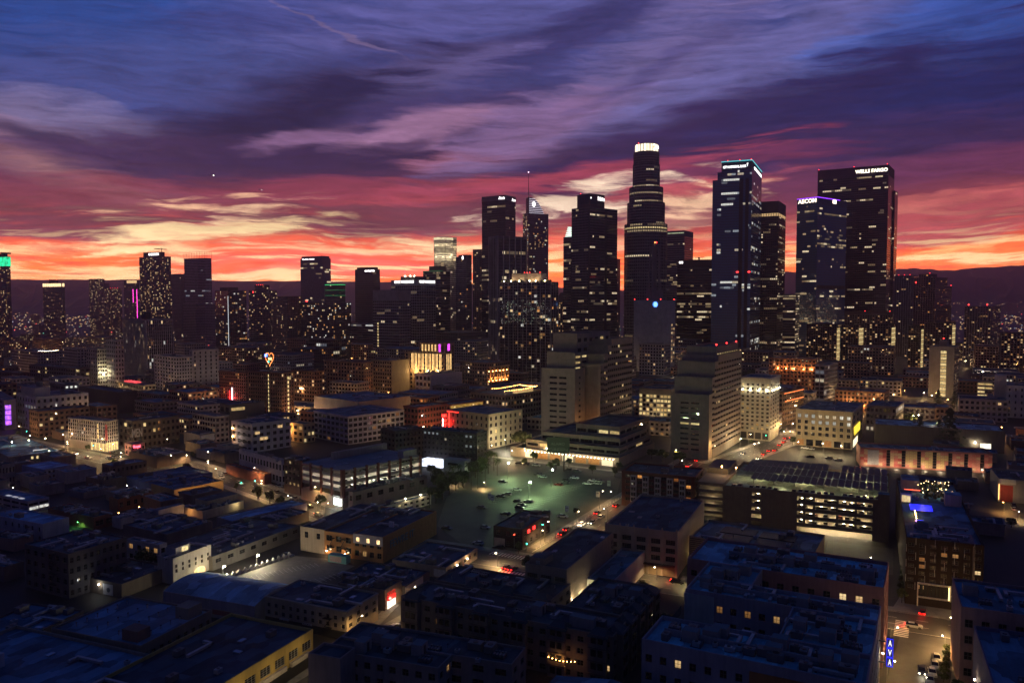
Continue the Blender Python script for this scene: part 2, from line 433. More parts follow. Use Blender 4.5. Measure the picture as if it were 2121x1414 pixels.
def do_facade(b, p, q, z0, z1, rows, cols, pier=.4, sp=.45, lit=.1, style='warm', near=False, wall=None, wins=None, wallmb=None,
              gl=None, frame=None, sink=.25, edge=0.0, nx=2, ny=2, fins=0.0, finmat=None, bands=0.0, bandmat=None, grid=None, objs=True, rnd=None):
    """one face of a building: recessed windows when near, panes standing a little proud when far"""
    fa = Facade(p, q); W = fa.W
    rnd = rnd or rng
    rows = max(1, rows); cols = max(1, cols)
    fh = (z1 - z0) / rows; bw = (W - 2 * edge) / cols
    gr = grid or lit_picker(lit, style, rows, cols, rnd)
    gl = gl or GL
    ww = bw * (1 - pier); wh = fh * (1 - sp)
    for r in range(rows):
        za = z0 + fh * r + fh * sp * .45; zb = za + wh
        if near:
            fa.quad(wallmb, 0, W, z0 + fh * r, za, wall); fa.quad(wallmb, 0, W, zb, z0 + fh * (r + 1), wall)
        last = 0.0
        for c in range(cols):
            ua = edge + bw * c + (bw - ww) / 2; ub = ua + ww
            m = gr[r][c] or gl
            if near:
                fa.quad(wallmb, last, ua, za, zb, wall); last = ub
                for q4 in (((ua, za, 0), (ub, za, 0), (ub, za, -sink), (ua, za, -sink)), ((ua, zb, -sink), (ub, zb, -sink), (ub, zb, 0), (ua, zb, 0)),
                           ((ua, za, -sink), (ua, zb, -sink), (ua, zb, 0), (ua, za, 0)), ((ub, za, 0), (ub, zb, 0), (ub, zb, -sink), (ub, za, -sink))):
                    wallmb.face([fa.pt(u, z, o) for (u, z, o) in q4], wall)
                if objs:
                    me = window_mesh(ww, wh, m, frame or FRAME, nx, ny)
                    c2 = fa.pt((ua + ub) / 2, za, -sink)
                    link('window', me, b.root, loc=c2, rotz=fa.angle())
                else:
                    fa.quad(wins, ua, ub, za, zb, m, -sink + .01)
            else:
                fa.quad(wins, ua, ub, za, zb, m, .06)
        if near: fa.quad(wallmb, last, W, za, zb, wall)
        if bands: fa.slab(wallmb, 0, W, z0 + fh * r - bands / 2, z0 + fh * r + bands / 2, bandmat or wall, 0, .28)
    if fins:
        for c in range(cols + 1):
            u = min(max(edge + bw * c, fins / 2), W - fins / 2)
            fa.slab(wallmb, u - fins / 2, u + fins / 2, z0, z1, finmat or wall, 0, .45)

class Building: pass
BLD = []
def facing(b, p, q):
    """does the edge p -> q of building b look towards the camera?"""
    c, s = math.cos(b.th), math.sin(b.th)
    mx, my = (p[0] + q[0]) / 2, (p[1] + q[1]) / 2
    wx, wy = b.C.x + mx * c - my * s, b.C.y + mx * s + my * c
    fa = Facade(p, q); nx, ny = fa.n.x * c - fa.n.y * s, fa.n.x * s + fa.n.y * c
    return nx * -wx + ny * -wy > 0

def place(name, label, xl, xc, xr, yt, Yd, th=62.0, cat='building', group=None, wl=None, wr=None, h=None):
    """a building whose near corner top stands at pixel (xc, yt) at depth Yd, its right and left walls running to pixels xr and xl"""
    b = Building(); b.th = R(th); b.Y = Yd
    top = at(xc, yt, Yd)
    b.C = Vector((top.x, Yd, 0)); b.h = top.z if h is None else h
    zz = top.z - H
    c, s = math.cos(b.th), math.sin(b.th)
    def solve(dxx, dyy, px):
        k = (px - 1060.5) / F
        den = dxx - k * dyy * CP
        return (k * (Yd * CP - zz * SP_) - top.x) / den
    b.wr = wr if wr is not None else solve(c, s, xr)
    b.wl = wl if wl is not None else solve(-s, c, xl)
    if not (0.5 < b.wl < 260 and b.h > 1): print('PLACE?', name, label, round(b.wr, 1), round(b.wl, 1), round(b.h, 1))
    b.wl = min(max(b.wl, 3), 260)
    if wr is None and not 0.5 < b.wr < 3.4 * max(b.wl, 26): b.wr = max(10, min(30, b.wl * .8))      # side turned away from us
    b.wr = max(b.wr, 3)
    b.root = thing(name, label, cat, b.C, b.th, group)
    BLD.append(b)
    return b
AC_MESH = {}
def ac_meshes():
    if AC_MESH: return AC_MESH
    pale = plain('duct_metal', (.34, .35, .36), .5, .3); dk = plain('unit_grey', (.12, .125, .13), .6, .2)
    def ac(w, d, hh, m):
        mb = MB(); mb.box(-w / 2, w / 2, -d / 2, d / 2, .15, hh, m); mb.box(-w / 2 + .1, w / 2 - .1, -d / 2 + .1, d / 2 - .1, 0, .15, DARK)
        mb.tube((0, 0, hh), (0, 0, hh + .12), min(w, d) * .32, DARK, 8); return mb.mesh('air_conditioner')
    AC_MESH['air_conditioner'] = [ac(1.6, 1.2, 1.1, pale), ac(2.4, 1.5, 1.5, dk), ac(1.0, 1.0, .9, pale), ac(3.2, 2.0, 1.7, dk)]
    mb = MB(); mb.tube((0, 0, 0), (0, 0, .9), .16, pale, 6); mb.tube((0, 0, .9), (0, 0, 1.1), .28, DARK, 6, .1); AC_MESH['roof_vent'] = [mb.mesh('roof_vent')]
    mb = MB(); mb.box(-1, 1, -.6, .6, 0, .25, pale, top=plain('skylight_glass', (.25, .3, .36), .15)); AC_MESH['skylight'] = [mb.mesh('skylight')]
    mb = MB(); mb.box(-1.6, 1.6, -1.3, 1.3, 0, 2.5, wall_mat((.28, .27, .27)), top=roof_mat((.10, .11, .13))); mb.box(-.45, .45, -1.34, -1.3, 0, 2.0, DARK); AC_MESH['stair_penthouse'] = [mb.mesh('stair_penthouse')]
    mb = MB(); mb.box(-4, 4, -.35, .35, .3, .9, pale); mb.box(3.3, 4.0, -.35, 2.5, .3, .9, pale); mb.box(-3.4, -3.0, -.3, .3, 0, .3, DARK); mb.box(2.6, 3, -.3, .3, 0, .3, DARK); AC_MESH['air_duct'] = [mb.mesh('air_duct')]
    mb = MB(); mb.box(-1.4, 1.4, -1.1, 1.1, 0, .12, DARK)
    for k in range(4): mb.tube((-1.1 + .73 * k, -.9, .12), (-1.1 + .73 * k, -.9, .9), .3, dk, 8); mb.box(-1.3 + .73 * k, -.8 + .73 * k, -.3, .9, .12, .8, dk)
    AC_MESH['condenser_bank'] = [mb.mesh('condenser_bank')]
    return AC_MESH
def clutter(b, n, x0, x1, y0, y1, z, kinds=('air_conditioner', 'roof_vent', 'air_conditioner', 'skylight', 'air_duct'), rnd=None, parent=None):
    rnd = rnd or rng; A = ac_meshes(); used = []
    for _ in range(n):
        for _t in range(12):
            x = rnd.uniform(x0 + 2, max(x0 + 2.1, x1 - 2)); y = rnd.uniform(y0 + 2, max(y0 + 2.1, y1 - 2))
            if all((x - u) ** 2 + (y - v) ** 2 > 9 for u, v in used): break
        used.append((x, y)); k = rnd.choice(kinds)
        link(k, rnd.choice(A[k]), parent or b.root, loc=(x, y, z), rotz=rnd.choice((0, math.pi / 2)))

def build(b, wall=(.3, .28, .26), roof=(.10, .11, .13), nL=None, nR=None, nf=None, fh=3.6, bay=3.4, pier=.4, sp=.45, lit=.08, style='warm', near=False,
          gf=0.0, parapet=.8, gl=None, frame=None, edge=0.0, fins=0.0, finmat=None, bands=0.0, bandmat=None, x0=0.0, x1=None, y0=0.0, y1=None, z0=0.0, z1=None,
          wallm=None, sink=.25, nx=2, ny=2, objs=True, units=0, cornice=0.0, gridL=None, gridR=None, blankL=False, blankR=False, topblank=0.0, roofname='roof', litL=None, finish=True, mbs=None, kinds=None):
    """walls with windows on the two sides seen, blank walls behind, a sunk roof inside a parapet"""
    x1 = b.wr if x1 is None else x1; y1 = b.wl if y1 is None else y1; z1 = b.h if z1 is None else z1
    wm = wallm or wall_mat(wall)
    wmb, win = mbs or (MB(), MB())
    zt = z1 - parapet
    W, L = x1 - x0, y1 - y0
    nf = nf if nf is not None else max(1, round((zt - topblank - z0 - gf) / fh))
    nR = nR if nR is not None else max(1, round(W / bay)); nL = nL if nL is not None else max(1, round(L / bay))
    za = z0 + gf; zb = zt - topblank
    for (p, q, n, blank, grid, lf) in (((x0, y0), (x1, y0), nR, blankR, gridR, lit), ((x0, y1), (x0, y0), nL, blankL, gridL, lit if litL is None else litL)):
        fa = Facade(p, q)
        if near and not blank and n > 0:
            if gf > 0: fa.quad(wmb, 0, fa.W, z0, za, wm)
            fa.quad(wmb, 0, fa.W, zb, z1, wm)
        else: fa.quad(wmb, 0, fa.W, z0, z1, wm)
        if not blank and n > 0:
            do_facade(b, p, q, za, zb, nf, n, pier, sp, lf, style, near, wm, win, wmb, gl, frame, sink, edge, nx, ny, fins, finmat, bands, bandmat, grid, objs)
        if cornice: fa.slab(wmb, -.0, fa.W, z1 - cornice, z1 - .05, wm, 0, cornice * .6)
    for p, q in (((x1, y0), (x1, y1)), ((x1, y1), (x0, y1))): Facade(p, q).quad(wmb, 0, Facade(p, q).W, z0, z1, wm)
    t = .3
    # parapet: top and inner faces
    for (a0, a1, c0, c1) in ((x0, x1, y0, y0 + t), (x0, x1, y1 - t, y1), (x0, x0 + t, y0 + t, y1 - t), (x1 - t, x1, y0 + t, y1 - t)):
        wmb.face([(a0, c0, z1), (a1, c0, z1), (a1, c1, z1), (a0, c1, z1)], wm)
    for (pp, qq) in (((x0 + t, y0 + t), (x0 + t, y1 - t)), ((x0 + t, y1 - t), (x1 - t, y1 - t)), ((x1 - t, y1 - t), (x1 - t, y0 + t)), ((x1 - t, y0 + t), (x0 + t, y0 + t))):
        wmb.face([(pp[0], pp[1], zt), (qq[0], qq[1], zt), (qq[0], qq[1], z1), (pp[0], pp[1], z1)], wm)
    rm = MB(); rm.face([(x0 + t, y0 + t, zt), (x1 - t, y0 + t, zt), (x1 - t, y1 - t, zt), (x0 + t, y1 - t, zt)], roof_mat(roof))
    ro = rm.build(roofname, b.root)
    if units: clutter(b, units, x0, x1, y0, y1, zt, *( (kinds,) if kinds else ()), parent=None)
    if finish and mbs is None:
        wmb.build('wall', b.root)
        win.build('window', b.root, kind='stuff')
    return wmb, win
def finish(b, wmb, win, wname='window'):
    wmb.build('wall', b.root); win.build(wname, b.root, kind='stuff')

# ------------------------------------------------------------------ lettering
def lettering(parent, text, fa, u0, u1, z0, z1, mat, off=.35, name='sign_lettering', depth=.25, label=None, keep=False):
    cu = bpy.data.curves.new('t', 'FONT'); cu.body = text; cu.extrude = .04; cu.offset = .012; cu.resolution_u = 2
    o = bpy.data.objects.new('t', cu); COL.objects.link(o)
    bpy.context.view_layer.update()
    me = bpy.data.meshes.new_from_object(o.evaluated_get(bpy.context.evaluated_depsgraph_get()))
    bpy.data.objects.remove(o); bpy.data.curves.remove(cu)
    xs = [v.co.x for v in me.vertices]; ys = [v.co.y for v in me.vertices]
    ax, bx, ay, by = min(xs), max(xs), min(ys), max(ys)
    kx = (u1 - u0) / (bx - ax); kz = (z1 - z0) / (by - ay)
    if keep: kx = kz = min(kx, kz)
    for v in me.vertices:
        u = u0 + (v.co.x - ax) * kx; z = z0 + (v.co.y - ay) * kz
        v.co = fa.pt(u, z, off + (v.co.z / .04) * depth / 2)
    me.name = name; me.materials.clear(); me.materials.append(mat)
    return link(name, me, parent, label=label)
def board(parent, fa, u0, u1, z0, z1, mat, o0=.02, o1=.2, name='sign_board', label=None):
    mb = MB(); fa.slab(mb, u0, u1, z0, z1, mat, o0, o1); return mb.build(name, parent, label=label)

# ------------------------------------------------------------------ lamps
def point(name, loc, rgb, watts, parent=None, radius=.35):
    d = bpy.data.lights.new(name, 'POINT'); d.color = rgb; d.energy = watts; d.shadow_soft_size = radius
    o = bpy.data.objects.new(name, d); COL.objects.link(o); o.location = loc
    if parent is not None: o.parent = parent
    return o
WARM = (1, .64, .27); GREEN = (.86, 1, .72); ORANGE = (1, .46, .12)
LAMP_GROUP = 'street lamps along the roads'
LAMP_CACHE = {}
def street_lamp(loc, h=9.0, rgb=WARM, watts=2500, label='street lamp with a warm bulb on a plain grey pole', bulb=None, arm=1.6, rot=0.0, group=LAMP_GROUP, r=.28):
    if rgb != (.60, 1, .42): watts *= 2.0
    t = thing('street_lamp', label, 'street lamp', loc, rot, group)
    k = (h, arm, (bulb or BULB_W).name, r, tuple(rgb))
    if k not in LAMP_CACHE:
        mb = MB(); mb.tube((0, 0, 0), (0, 0, h), .11, METAL, 6, .07)
        m2 = MB(); m2.tube((0, 0, h - .1), (arm, 0, h + .25), .05, METAL, 5)
        m3 = MB(); m3.ball((arm, 0, h + .12), r, bulb or BULB_W, 8, 4, .6)
        LAMP_CACHE[k] = (mb.mesh('pole'), m2.mesh('arm'), m3.mesh('lamp_bulb'))
    a, b_, c = LAMP_CACHE[k]
    link('pole', a, t); link('arm', b_, t); link('lamp_bulb', c, t)
    d = bpy.data.lights.new('lamp_light', 'SPOT' if loc[1] < 440 and watts < 11000 else 'POINT'); d.color = rgb; d.energy = watts * (1.35 if d.type == 'SPOT' else .62 if loc[1] < 440 else 1.05); d.shadow_soft_size = .25
    if d.type == 'SPOT': d.spot_size = R(160); d.spot_blend = .6
    o = bpy.data.objects.new('lamp_light', d); COL.objects.link(o); o.location = (arm, 0, h - .15); o.parent = t
    return t
# ================================================================== ground, hills, far city, haze
def asphalt(name, rgb, sc=.25):
    m, nt, b = _principled(name)
    t = nt.node('ShaderNodeTexCoord')
    n = nt.noise(t.outputs['Object'], sc, 6.0, 0.65).outputs['Fac']; n2 = nt.noise(t.outputs['Object'], .02, 3.0, .5).outputs['Fac']
    f = nt.math('ADD', nt.math('MULTIPLY', n, .6), nt.math('MULTIPLY', n2, .4))
    nt.link(nt.ramp(f, [(.3, (*[c * .55 for c in rgb], 1)), (.7, (*[c * 1.5 for c in rgb], 1))]), b.inputs['Base Color'])
    b.inputs['Roughness'].default_value = .7; b.inputs['Specular IOR Level'].default_value = .35
    return m
GROUND = asphalt('city_ground', (.022, .021, .021), .06)
ROAD = asphalt('asphalt', (.055, .053, .052))
LOT = asphalt('worn_asphalt', (.07, .068, .055), .10)
PAVE = asphalt('concrete_paving', (.20, .19, .175), .5)
PAINT = plain('road_paint', (.62, .60, .55), .7)
YPAINT = plain('yellow_road_paint', (.55, .36, .05), .7)
mb = MB(); G = 8900
mb.face([(-G, -850, 0), (G, -850, 0), (G, 7500, 0), (-G, 7500, 0)], GROUND); mb.build('ground', kind='structure')
def ridge(name, pts, depth, seed, base_h):
    rr = random.Random(seed); mb = MB(); m = wall_mat((.055, .05, .045), .95, .3, .002, 'hill_scrub')
    n = 110; rows = 6; xs = [pts[0][0] + (pts[-1][0] - pts[0][0]) * i / n for i in range(n + 1)]
    off = [sum(math.sin(i * f + rr.uniform(0, 6)) * a for f, a in ((.23, .35), (.61, .25), (1.37, .18), (2.6, .12))) for i in range(n + 1)]
    crest = []
    for i, px in enumerate(xs):
        for (xa, ya), (xb, yb) in zip(pts, pts[1:]):
            if xa <= px <= xb: py = ya + (yb - ya) * (px - xa) / (xb - xa)
        z = H + (625 - py + off[i] * base_h) * depth / F
        crest.append(((px - 1060.5) / F * depth, z))
    g = []
    for j in range(rows + 1):
        f = j / rows; g.append([Vector((x * (1 - .10 * (1 - f)), depth * (1 - .16 * (1 - f)) + (rr.uniform(-1, 1) * 120 if 0 < j < rows else 0), z * (f ** 1.4) + (rr.uniform(-1, 1) * .06 * z if 0 < j < rows else 0) - (.5 if j == 0 else 0))) for x, z in crest])
    back = [Vector((x * 1.1, depth * 1.12, -.5)) for x, z in crest]
    g.append(back)
    for j in range(len(g) - 1):
        for i in range(n): mb.face([g[j][i], g[j][i + 1], g[j + 1][i + 1], g[j + 1][i]], m)
    return mb.build(name, kind='structure')
ridge('hills', [(-900, 590), (-300, 584), (0, 579), (300, 580), (520, 582), (760, 583), (1000, 588), (1300, 602), (1500, 600)], 6200, 3, 1.6)
ridge('hills', [(1180, 600), (1300, 604), (1480, 585), (1640, 562), (1760, 566), (1860, 556), (1960, 560), (2040, 555), (2121, 549), (2500, 552), (3000, 575)], 5600, 9, 4.0)
# the far plain: countless street and house lights
mb = MB(); cols = [glow('far_light', c, s) for c, s in (((1, .62, .28), 1.0), ((1, .8, .55), .9), ((1, .5, .2), .8), ((.8, .9, 1), .7), ((1, .1, .08), 3.0), ((.2, 1, .6), 1.2))]
wts = [6, 4, 4, 1.5, .8, .3]
for i in range(2200):
    Yd = 1500 * (4700 / 1500) ** (rng.random() ** .8); px = rng.uniform(-150, 2270) if rng.random() < .62 else rng.choice((rng.uniform(-100, 480), rng.uniform(1850, 2260)))
    if 1540 < Yd < 1800 and rng.random() < .6: continue
    x = (px - 1060.5) / F * Yd; z = rng.uniform(4, 16) if rng.random() < .85 else rng.uniform(16, 34); s = Yd * rng.uniform(.00025, .0006)
    if px > 1850 and rng.random() < .3: Yd = rng.uniform(4750, 5100); z = rng.uniform(10, 90); s = rng.uniform(.8, 2.2); x = (px - 1060.5) / F * Yd
    m = rng.choices(cols, wts)[0]
    mb.box(x - s, x + s, Yd - s, Yd + s, z, z + s * 1.6, m, bottom=False)
mb.build('city_lights', kind='stuff')
# air
HAZE = True
if HAZE:
    m = bpy.data.materials.new('air'); m.use_nodes = True; nt = NT(m.node_tree); nt.n.clear()
    v = nt.node('ShaderNodeVolumePrincipled'); v.inputs['Density'].default_value = 0.00011; v.inputs['Color'].default_value = (.95, .80, .93, 1); v.inputs['Anisotropy'].default_value = 0.78
    o = nt.node('ShaderNodeOutputMaterial'); nt.link(v.outputs[0], o.inputs['Volume'])
    mb = MB(); mb.box(-9000, 9000, -900, 7600, -1, 372, m); hz = mb.build('haze', kind='stuff')
# ================================================================== the skyline towers
def fL(b, wl=None, x=0.0): return Facade((x, wl or b.wl), (x, 0))
def fR(b, wr=None, y=0.0): return Facade((0, y), (wr or b.wr, y))
def zpx(b, py):      # height above the street seen at pixel row py at the building's near corner
    return at(b.C.x / b.Y * F + 1060.5, py, b.Y).z
def uL(b, px, z=None):   # distance along the left wall (from its far end) whose pixel column is px
    c, s = math.cos(b.th), math.sin(b.th); k = (px - 1060.5) / F
    zz = (z if z is not None else b.h) - H
    w = (k * (b.Y * CP - zz * SP_) - b.C.x) / (-s - k * c * CP)
    return b.wl - w
def uR(b, px, z=None):
    c, s = math.cos(b.th), math.sin(b.th); k = (px - 1060.5) / F
    zz = (z if z is not None else b.h) - H
    return (k * (b.Y * CP - zz * SP_) - b.C.x) / (c - k * s * CP)
def signL(b, text, xa, xb, ya, yb, mat, **kw):
    ya, yb = min(ya, yb), max(ya, yb)
    return lettering(b.root, text, fL(b), uL(b, xa), uL(b, xb), zpx(b, yb), zpx(b, ya), mat, **kw)
def signR(b, text, xa, xb, ya, yb, mat, **kw):
    ya, yb = min(ya, yb), max(ya, yb)
    return lettering(b.root, text, fR(b), uR(b, xa), uR(b, xb), zpx(b, yb), zpx(b, ya), mat, **kw)
def beacon(b, x, y, z, r=1.0):
    r *= .6
    mb = MB(); mb.tube((x, y, z), (x, y, z + r * 2.2), r * .25, DARK, 5); mb.ball((x, y, z + r * 2.2), r, RED, 6, 4); mb.build('beacon_lamp', b.root)
CURTAIN = dict(pier=.10, sp=.26, bay=2.6, fh=3.9, style='office', parapet=1.5)
RESI = dict(pier=.30, sp=.42, bay=3.6, fh=3.3, style='warm', parapet=1.2)
def T(name, label, xl, xc, xr, yt, Yd, th=62.0, pl=None, **kw):
    b = place(name, label, xl, xc, xr, yt, Yd, th, 'tower', **(pl or {}))
    build(b, **kw); return b
DKW = (.035, .036, .045)

# --- far left
b = place('apartment_tower', 'dark tower with a glowing green crown at the left edge of the skyline', -26, 14, 21, 531, 1500, 66, 'tower')
build(b, wall=(0.12, 0.12, 0.14), lit=0.161, **RESI)
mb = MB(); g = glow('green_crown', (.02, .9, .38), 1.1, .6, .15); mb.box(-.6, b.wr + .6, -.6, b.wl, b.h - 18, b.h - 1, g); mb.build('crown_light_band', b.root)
mb = MB(); mb.box(2, b.wr - 2, 4, b.wl - 4, b.h - 1, b.h + 5, DARK); mb.tube((b.wr * .5, 8, b.h + 5), (b.wr * .5, 8, b.h + 7.5), 9, DARK, 12); mb.build('helipad', b.root)
b = place('hotel_tower', 'slim tower with a cream lit crown and red lamps on its roof', 88, 128, 134, 586, 1800, 66, 'tower')
build(b, wall=(0.16, 0.14, 0.16), lit=0.062, **RESI)
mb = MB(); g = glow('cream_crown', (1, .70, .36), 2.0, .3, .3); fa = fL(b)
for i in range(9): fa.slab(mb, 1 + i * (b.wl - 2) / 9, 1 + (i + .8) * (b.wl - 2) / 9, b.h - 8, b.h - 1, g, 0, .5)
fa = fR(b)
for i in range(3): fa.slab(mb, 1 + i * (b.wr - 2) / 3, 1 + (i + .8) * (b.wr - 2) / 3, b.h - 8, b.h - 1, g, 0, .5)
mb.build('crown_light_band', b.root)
mb = MB(); mb.tube((b.wr / 2, b.wl / 2, b.h - 1), (b.wr / 2, b.wl / 2, b.h + 8), 9, wall_mat((.08, .07, .08)), 12); mb.build('penthouse', b.root)
for i in range(5): beacon(b, b.wr * .25, b.wl * (.3 + .1 * i), b.h + 7, .9)
b = place('apartment_tower', 'stepped apartment tower with lit flats left of the magenta neon lines', 184, 216, 226, 577, 2200, 60, 'tower')
w, n = build(b, wall=(0.14, 0.13, 0.15), lit=0.124, y0=b.wl * .3, finish=False, **RESI); w, n = build(b, wall=(0.14, 0.13, 0.15), lit=0.124, y1=b.wl * .3, z1=b.h - 12, mbs=(w, n), **RESI); finish(b, w, n)
b = T('apartment_block', 'lower block with red roof lamps beside the stepped apartment tower', 222, 247, 252, 597, 2260, 62, wall=(0.14, 0.12, 0.14), lit=0.155, **RESI)
for i in range(4): beacon(b, 2, b.wl * (.2 + .2 * i), b.h, .9)
b = T('apartment_tower', 'tower with a cream roof band and magenta neon lines on its edge', 256, 283, 288, 580, 2100, 64, wall=(0.15, 0.13, 0.17), lit=0.0806, **RESI)
mb = MB(); g = glow('magenta_neon', (1, .05, .55), 5.0); mb.box(-.7, -.1, -.5, .2, b.h * .25, b.h - 24, g); mb.box(-.7, -.1, b.wl * .28, b.wl * .28 + .6, b.h * .6, b.h - 24, g); mb.build('neon_line', b.root)
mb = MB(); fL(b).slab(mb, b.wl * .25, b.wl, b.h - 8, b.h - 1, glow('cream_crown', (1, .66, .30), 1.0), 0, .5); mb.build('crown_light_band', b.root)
b = place('apartment_tower', 'tall lit apartment tower with white roof sign and a tower crane on top', 288, 346, 354, 531, 1650, 64, 'tower')
w, n = build(b, wall=(0.09, 0.09, 0.11), lit=0.211, finish=False, **RESI)
w, n = build(b, wall=(0.09, 0.09, 0.11), lit=0.031, x0=b.wr * .1, x1=b.wr * .9, y0=b.wl * .2, y1=b.wl * .86, z0=b.h - 1, z1=zpx(b, 521), mbs=(w, n), **RESI); finish(b, w, n)
lettering(b.root, 'ONNI.COM', Facade((b.wr * .1, b.wl), (b.wr * .1, 0)), uL(b, 307), uL(b, 328), zpx(b, 528), zpx(b, 523), SIGNW)
mb = MB(); cz = zpx(b, 521); mb.tube((b.wr * .5, b.wl * .25, cz), (b.wr * .5, b.wl * .25, cz + 8), .8, DARK, 4)
mb.tube((b.wr * .5, b.wl * .25 - 14, cz + 5), (b.wr * .5, b.wl * .25 + 22, cz + 7), .7, DARK, 4); mb.tube((b.wr * .5, b.wl * .25, cz + 8), (b.wr * .5, b.wl * .25 + 20, cz + 7), .2, DARK, 4); mb.build('crane', b.root)
b = T('office_tower', 'plain purple grey tower half hidden beside the unfinished tower', 352, 374, 382, 567, 1900, 58, wall=(0.14, 0.119, 0.14), lit=0.0124, **RESI)
b = place('unfinished_tower', 'unlit unfinished tower with open framing at its top', 381, 424, 438, 534, 1700, 60, 'tower')
wmx = wall_mat((.42, .34, .42))
w, n = build(b, wallm=wmx, lit=0.00496, finish=False, pier=.22, sp=.30, bay=3.4, fh=3.4, style='cool', parapet=.4)
build(b, wallm=wmx, lit=0, x0=-4, y0=-4, x1=b.wr + 6, y1=b.wl + 1, z1=zpx(b, 628), mbs=(w, n), pier=.2, sp=.3, bay=3.4, fh=3.4); finish(b, w, n)
mb = MB(); zt = zpx(b, 520)
for i in range(9):
    u = b.wl * i / 8; mb.box(-.2, .2, u - .25, u + .25, b.h - 1, zt if i < 4 else zt - 2, DARK)
for i in range(4):
    u = b.wr * i / 3; mb.box(u - .25, u + .25, -.2, .2, b.h - 1, zt, DARK)
for k in range(1, 4): mb.box(-.25, .25, 0, b.wl, b.h + (zt - b.h) * k / 3.2 - .3, b.h + (zt - b.h) * k / 3.2, DARK); mb.box(0, b.wr, -.25, .25, b.h + (zt - b.h) * k / 3.2 - .3, b.h + (zt - b.h) * k / 3.2, DARK)
mb.build('open_framing', b.root)
b = T('apartment_tower', 'dark glass apartment tower with a thin white light line down its corner', 445, 472, 510, 601, 1350, 40, wall=(0.08, 0.08, 0.1), lit=0.0992, style='mix', pier=.2, sp=.34, bay=3.2, fh=3.2, parapet=1)
mb = MB(); mb.box(-.5, .1, -.5, .1, 6, b.h - 10, glow('white_line', (.9, .95, 1), .9)); mb.build('light_line', b.root)
mb = MB(); mb.box(2, b.wr * .6, 3, b.wl * .7, b.h - 1, b.h + 5, wall_mat((.05, .05, .06))); mb.build('penthouse', b.root)
b = place('apartment_tower', 'apartment tower with one big red lamp on its left shoulder', 515, 558, 573, 601, 1450, 62, 'tower')
w, n = build(b, wall=(0.12, 0.11, 0.13), lit=0.0868, finish=False, **RESI); build(b, wall=(0.12, 0.11, 0.13), lit=0.062, x0=2, x1=b.wr - 2, y0=b.wl * .3, y1=b.wl * .75, z0=b.h - 1, z1=b.h + 10, mbs=(w, n), **RESI); finish(b, w, n)
beacon(b, 0, b.wl * .78, b.h - 6, 2.2)
for i in range(4): beacon(b, 2, b.wl * (.35 + .1 * i), b.h + 9, .8)
b = T('apartment_block', 'brownish slab block with scattered lit windows left of the flared tower', 562, 594, 626, 613, 1180, 45, wall=(0.182, 0.14, 0.126), lit=0.0744, pier=.45, sp=.45, bay=3, fh=3.2)
b = place('office_tower', 'flared purple glass tower with a white sign at its top left', 622, 668, 685, 534, 1500, 58, 'tower')
w, n = build(b, wall=(0.14, 0.119, 0.168), gl=glass('violet_glass', (.12, .09, .16), .2), lit=0.0186, finish=False, pier=.06, sp=.30, bay=2.6, fh=3.8, style='office', parapet=1)
build(b, wall=(0.14, 0.119, 0.168), lit=0, x0=1.5, x1=b.wr - 1, y0=2, y1=b.wl - 2, z0=b.h - 1, z1=b.h + 4, mbs=(w, n), nL=0, nR=0); finish(b, w, n)
signL(b, 'The Bloc Choice', 626, 651, 537, 534.5, SIGNW)
b = T('apartment_tower', 'short tower outlined in green light in front of the flared tower', 673, 702, 715, 588, 1330, 55, wall=(0.08, 0.1, 0.1), lit=0.0496, style='mix', pier=.25, sp=.35, bay=3, fh=3.2)
mb = MB(); g = glow('green_line', (.05, .8, .22), 1.2)
for k in range(3): mb.box(-.5, b.wr + .3, -.5, b.wl, b.h - 1.5 - k * 9, b.h - .8 - k * 9, g if k == 0 else glow('green_line', (.05, .8, .25), .25))
mb.build('green_light_line', b.root)
b = T('apartment_block', 'wide dark apartment block full of lit windows below the green outlined tower', 622, 690, 727, 626, 1150, 55, wall=(0.07, 0.08, 0.09), lit=0.136, style='mix', pier=.28, sp=.4, bay=3, fh=3.1)
beacon(b, 0, b.wl * .8, b.h - 1, 2.0)
b = place('office_tower', 'dark octagonal office tower with a white lettered sign near its top', 735, 772, 787, 557, 1400, 55, 'tower')
w, n = build(b, wall=(0.1, 0.08, 0.1), lit=0.0186, finish=False, pier=.3, sp=.3, bay=2.4, fh=3.8, style='office', parapet=1)
mb = w; pl_ = [(4, 3), (b.wr - 3, 3), (b.wr - 3, b.wl - 4), (4, b.wl - 4)]; mb.prism([(0, 6), (6, 0), (b.wr - 5, 0), (b.wr, 5), (b.wr, b.wl - 6), (b.wr - 5, b.wl), (5, b.wl), (0, b.wl - 5)], b.h - 1, b.h + 3.5, wall_mat((.05, .04, .05))); finish(b, w, n)
signL(b, 'BANC OF CALIFORNIA', 756, 776, 562.5, 559, SIGNW)
b = T('office_block', 'grey gridded office block with one column of lit windows', 772, 826, 851, 600, 1060, 55, wall=(0.28, 0.266, 0.266), lit=0.031, pier=.22, sp=.38, bay=3.6, fh=3.8, style='office', topblank=13, parapet=1)
mb = MB()
for k in range(13): fL(b).slab(mb, 8.2, 10.6, 14 + k * 3.8, 16.2 + k * 3.8, LITS['yellow'][k % 2], 0, .12)
mb.build('stair_window', b.root, kind='stuff')
b = place('office_block', 'white gridded block carrying two bright white lettered roof signs', 810, 863, 902, 579, 1120, 50, 'tower')
build(b, wall=(0.4, 0.4, 0.392), lit=0.0558, pier=.13, sp=.20, bay=4.4, fh=3.9, style='office', topblank=7, parapet=1)
signL(b, 'ONE WILSHIRE', 817, 857, 585.5, 580.5, SIGNW); signR(b, 'ONE WILSHIRE', 868.5, 900.5, 585.5, 580.5, SIGNW)
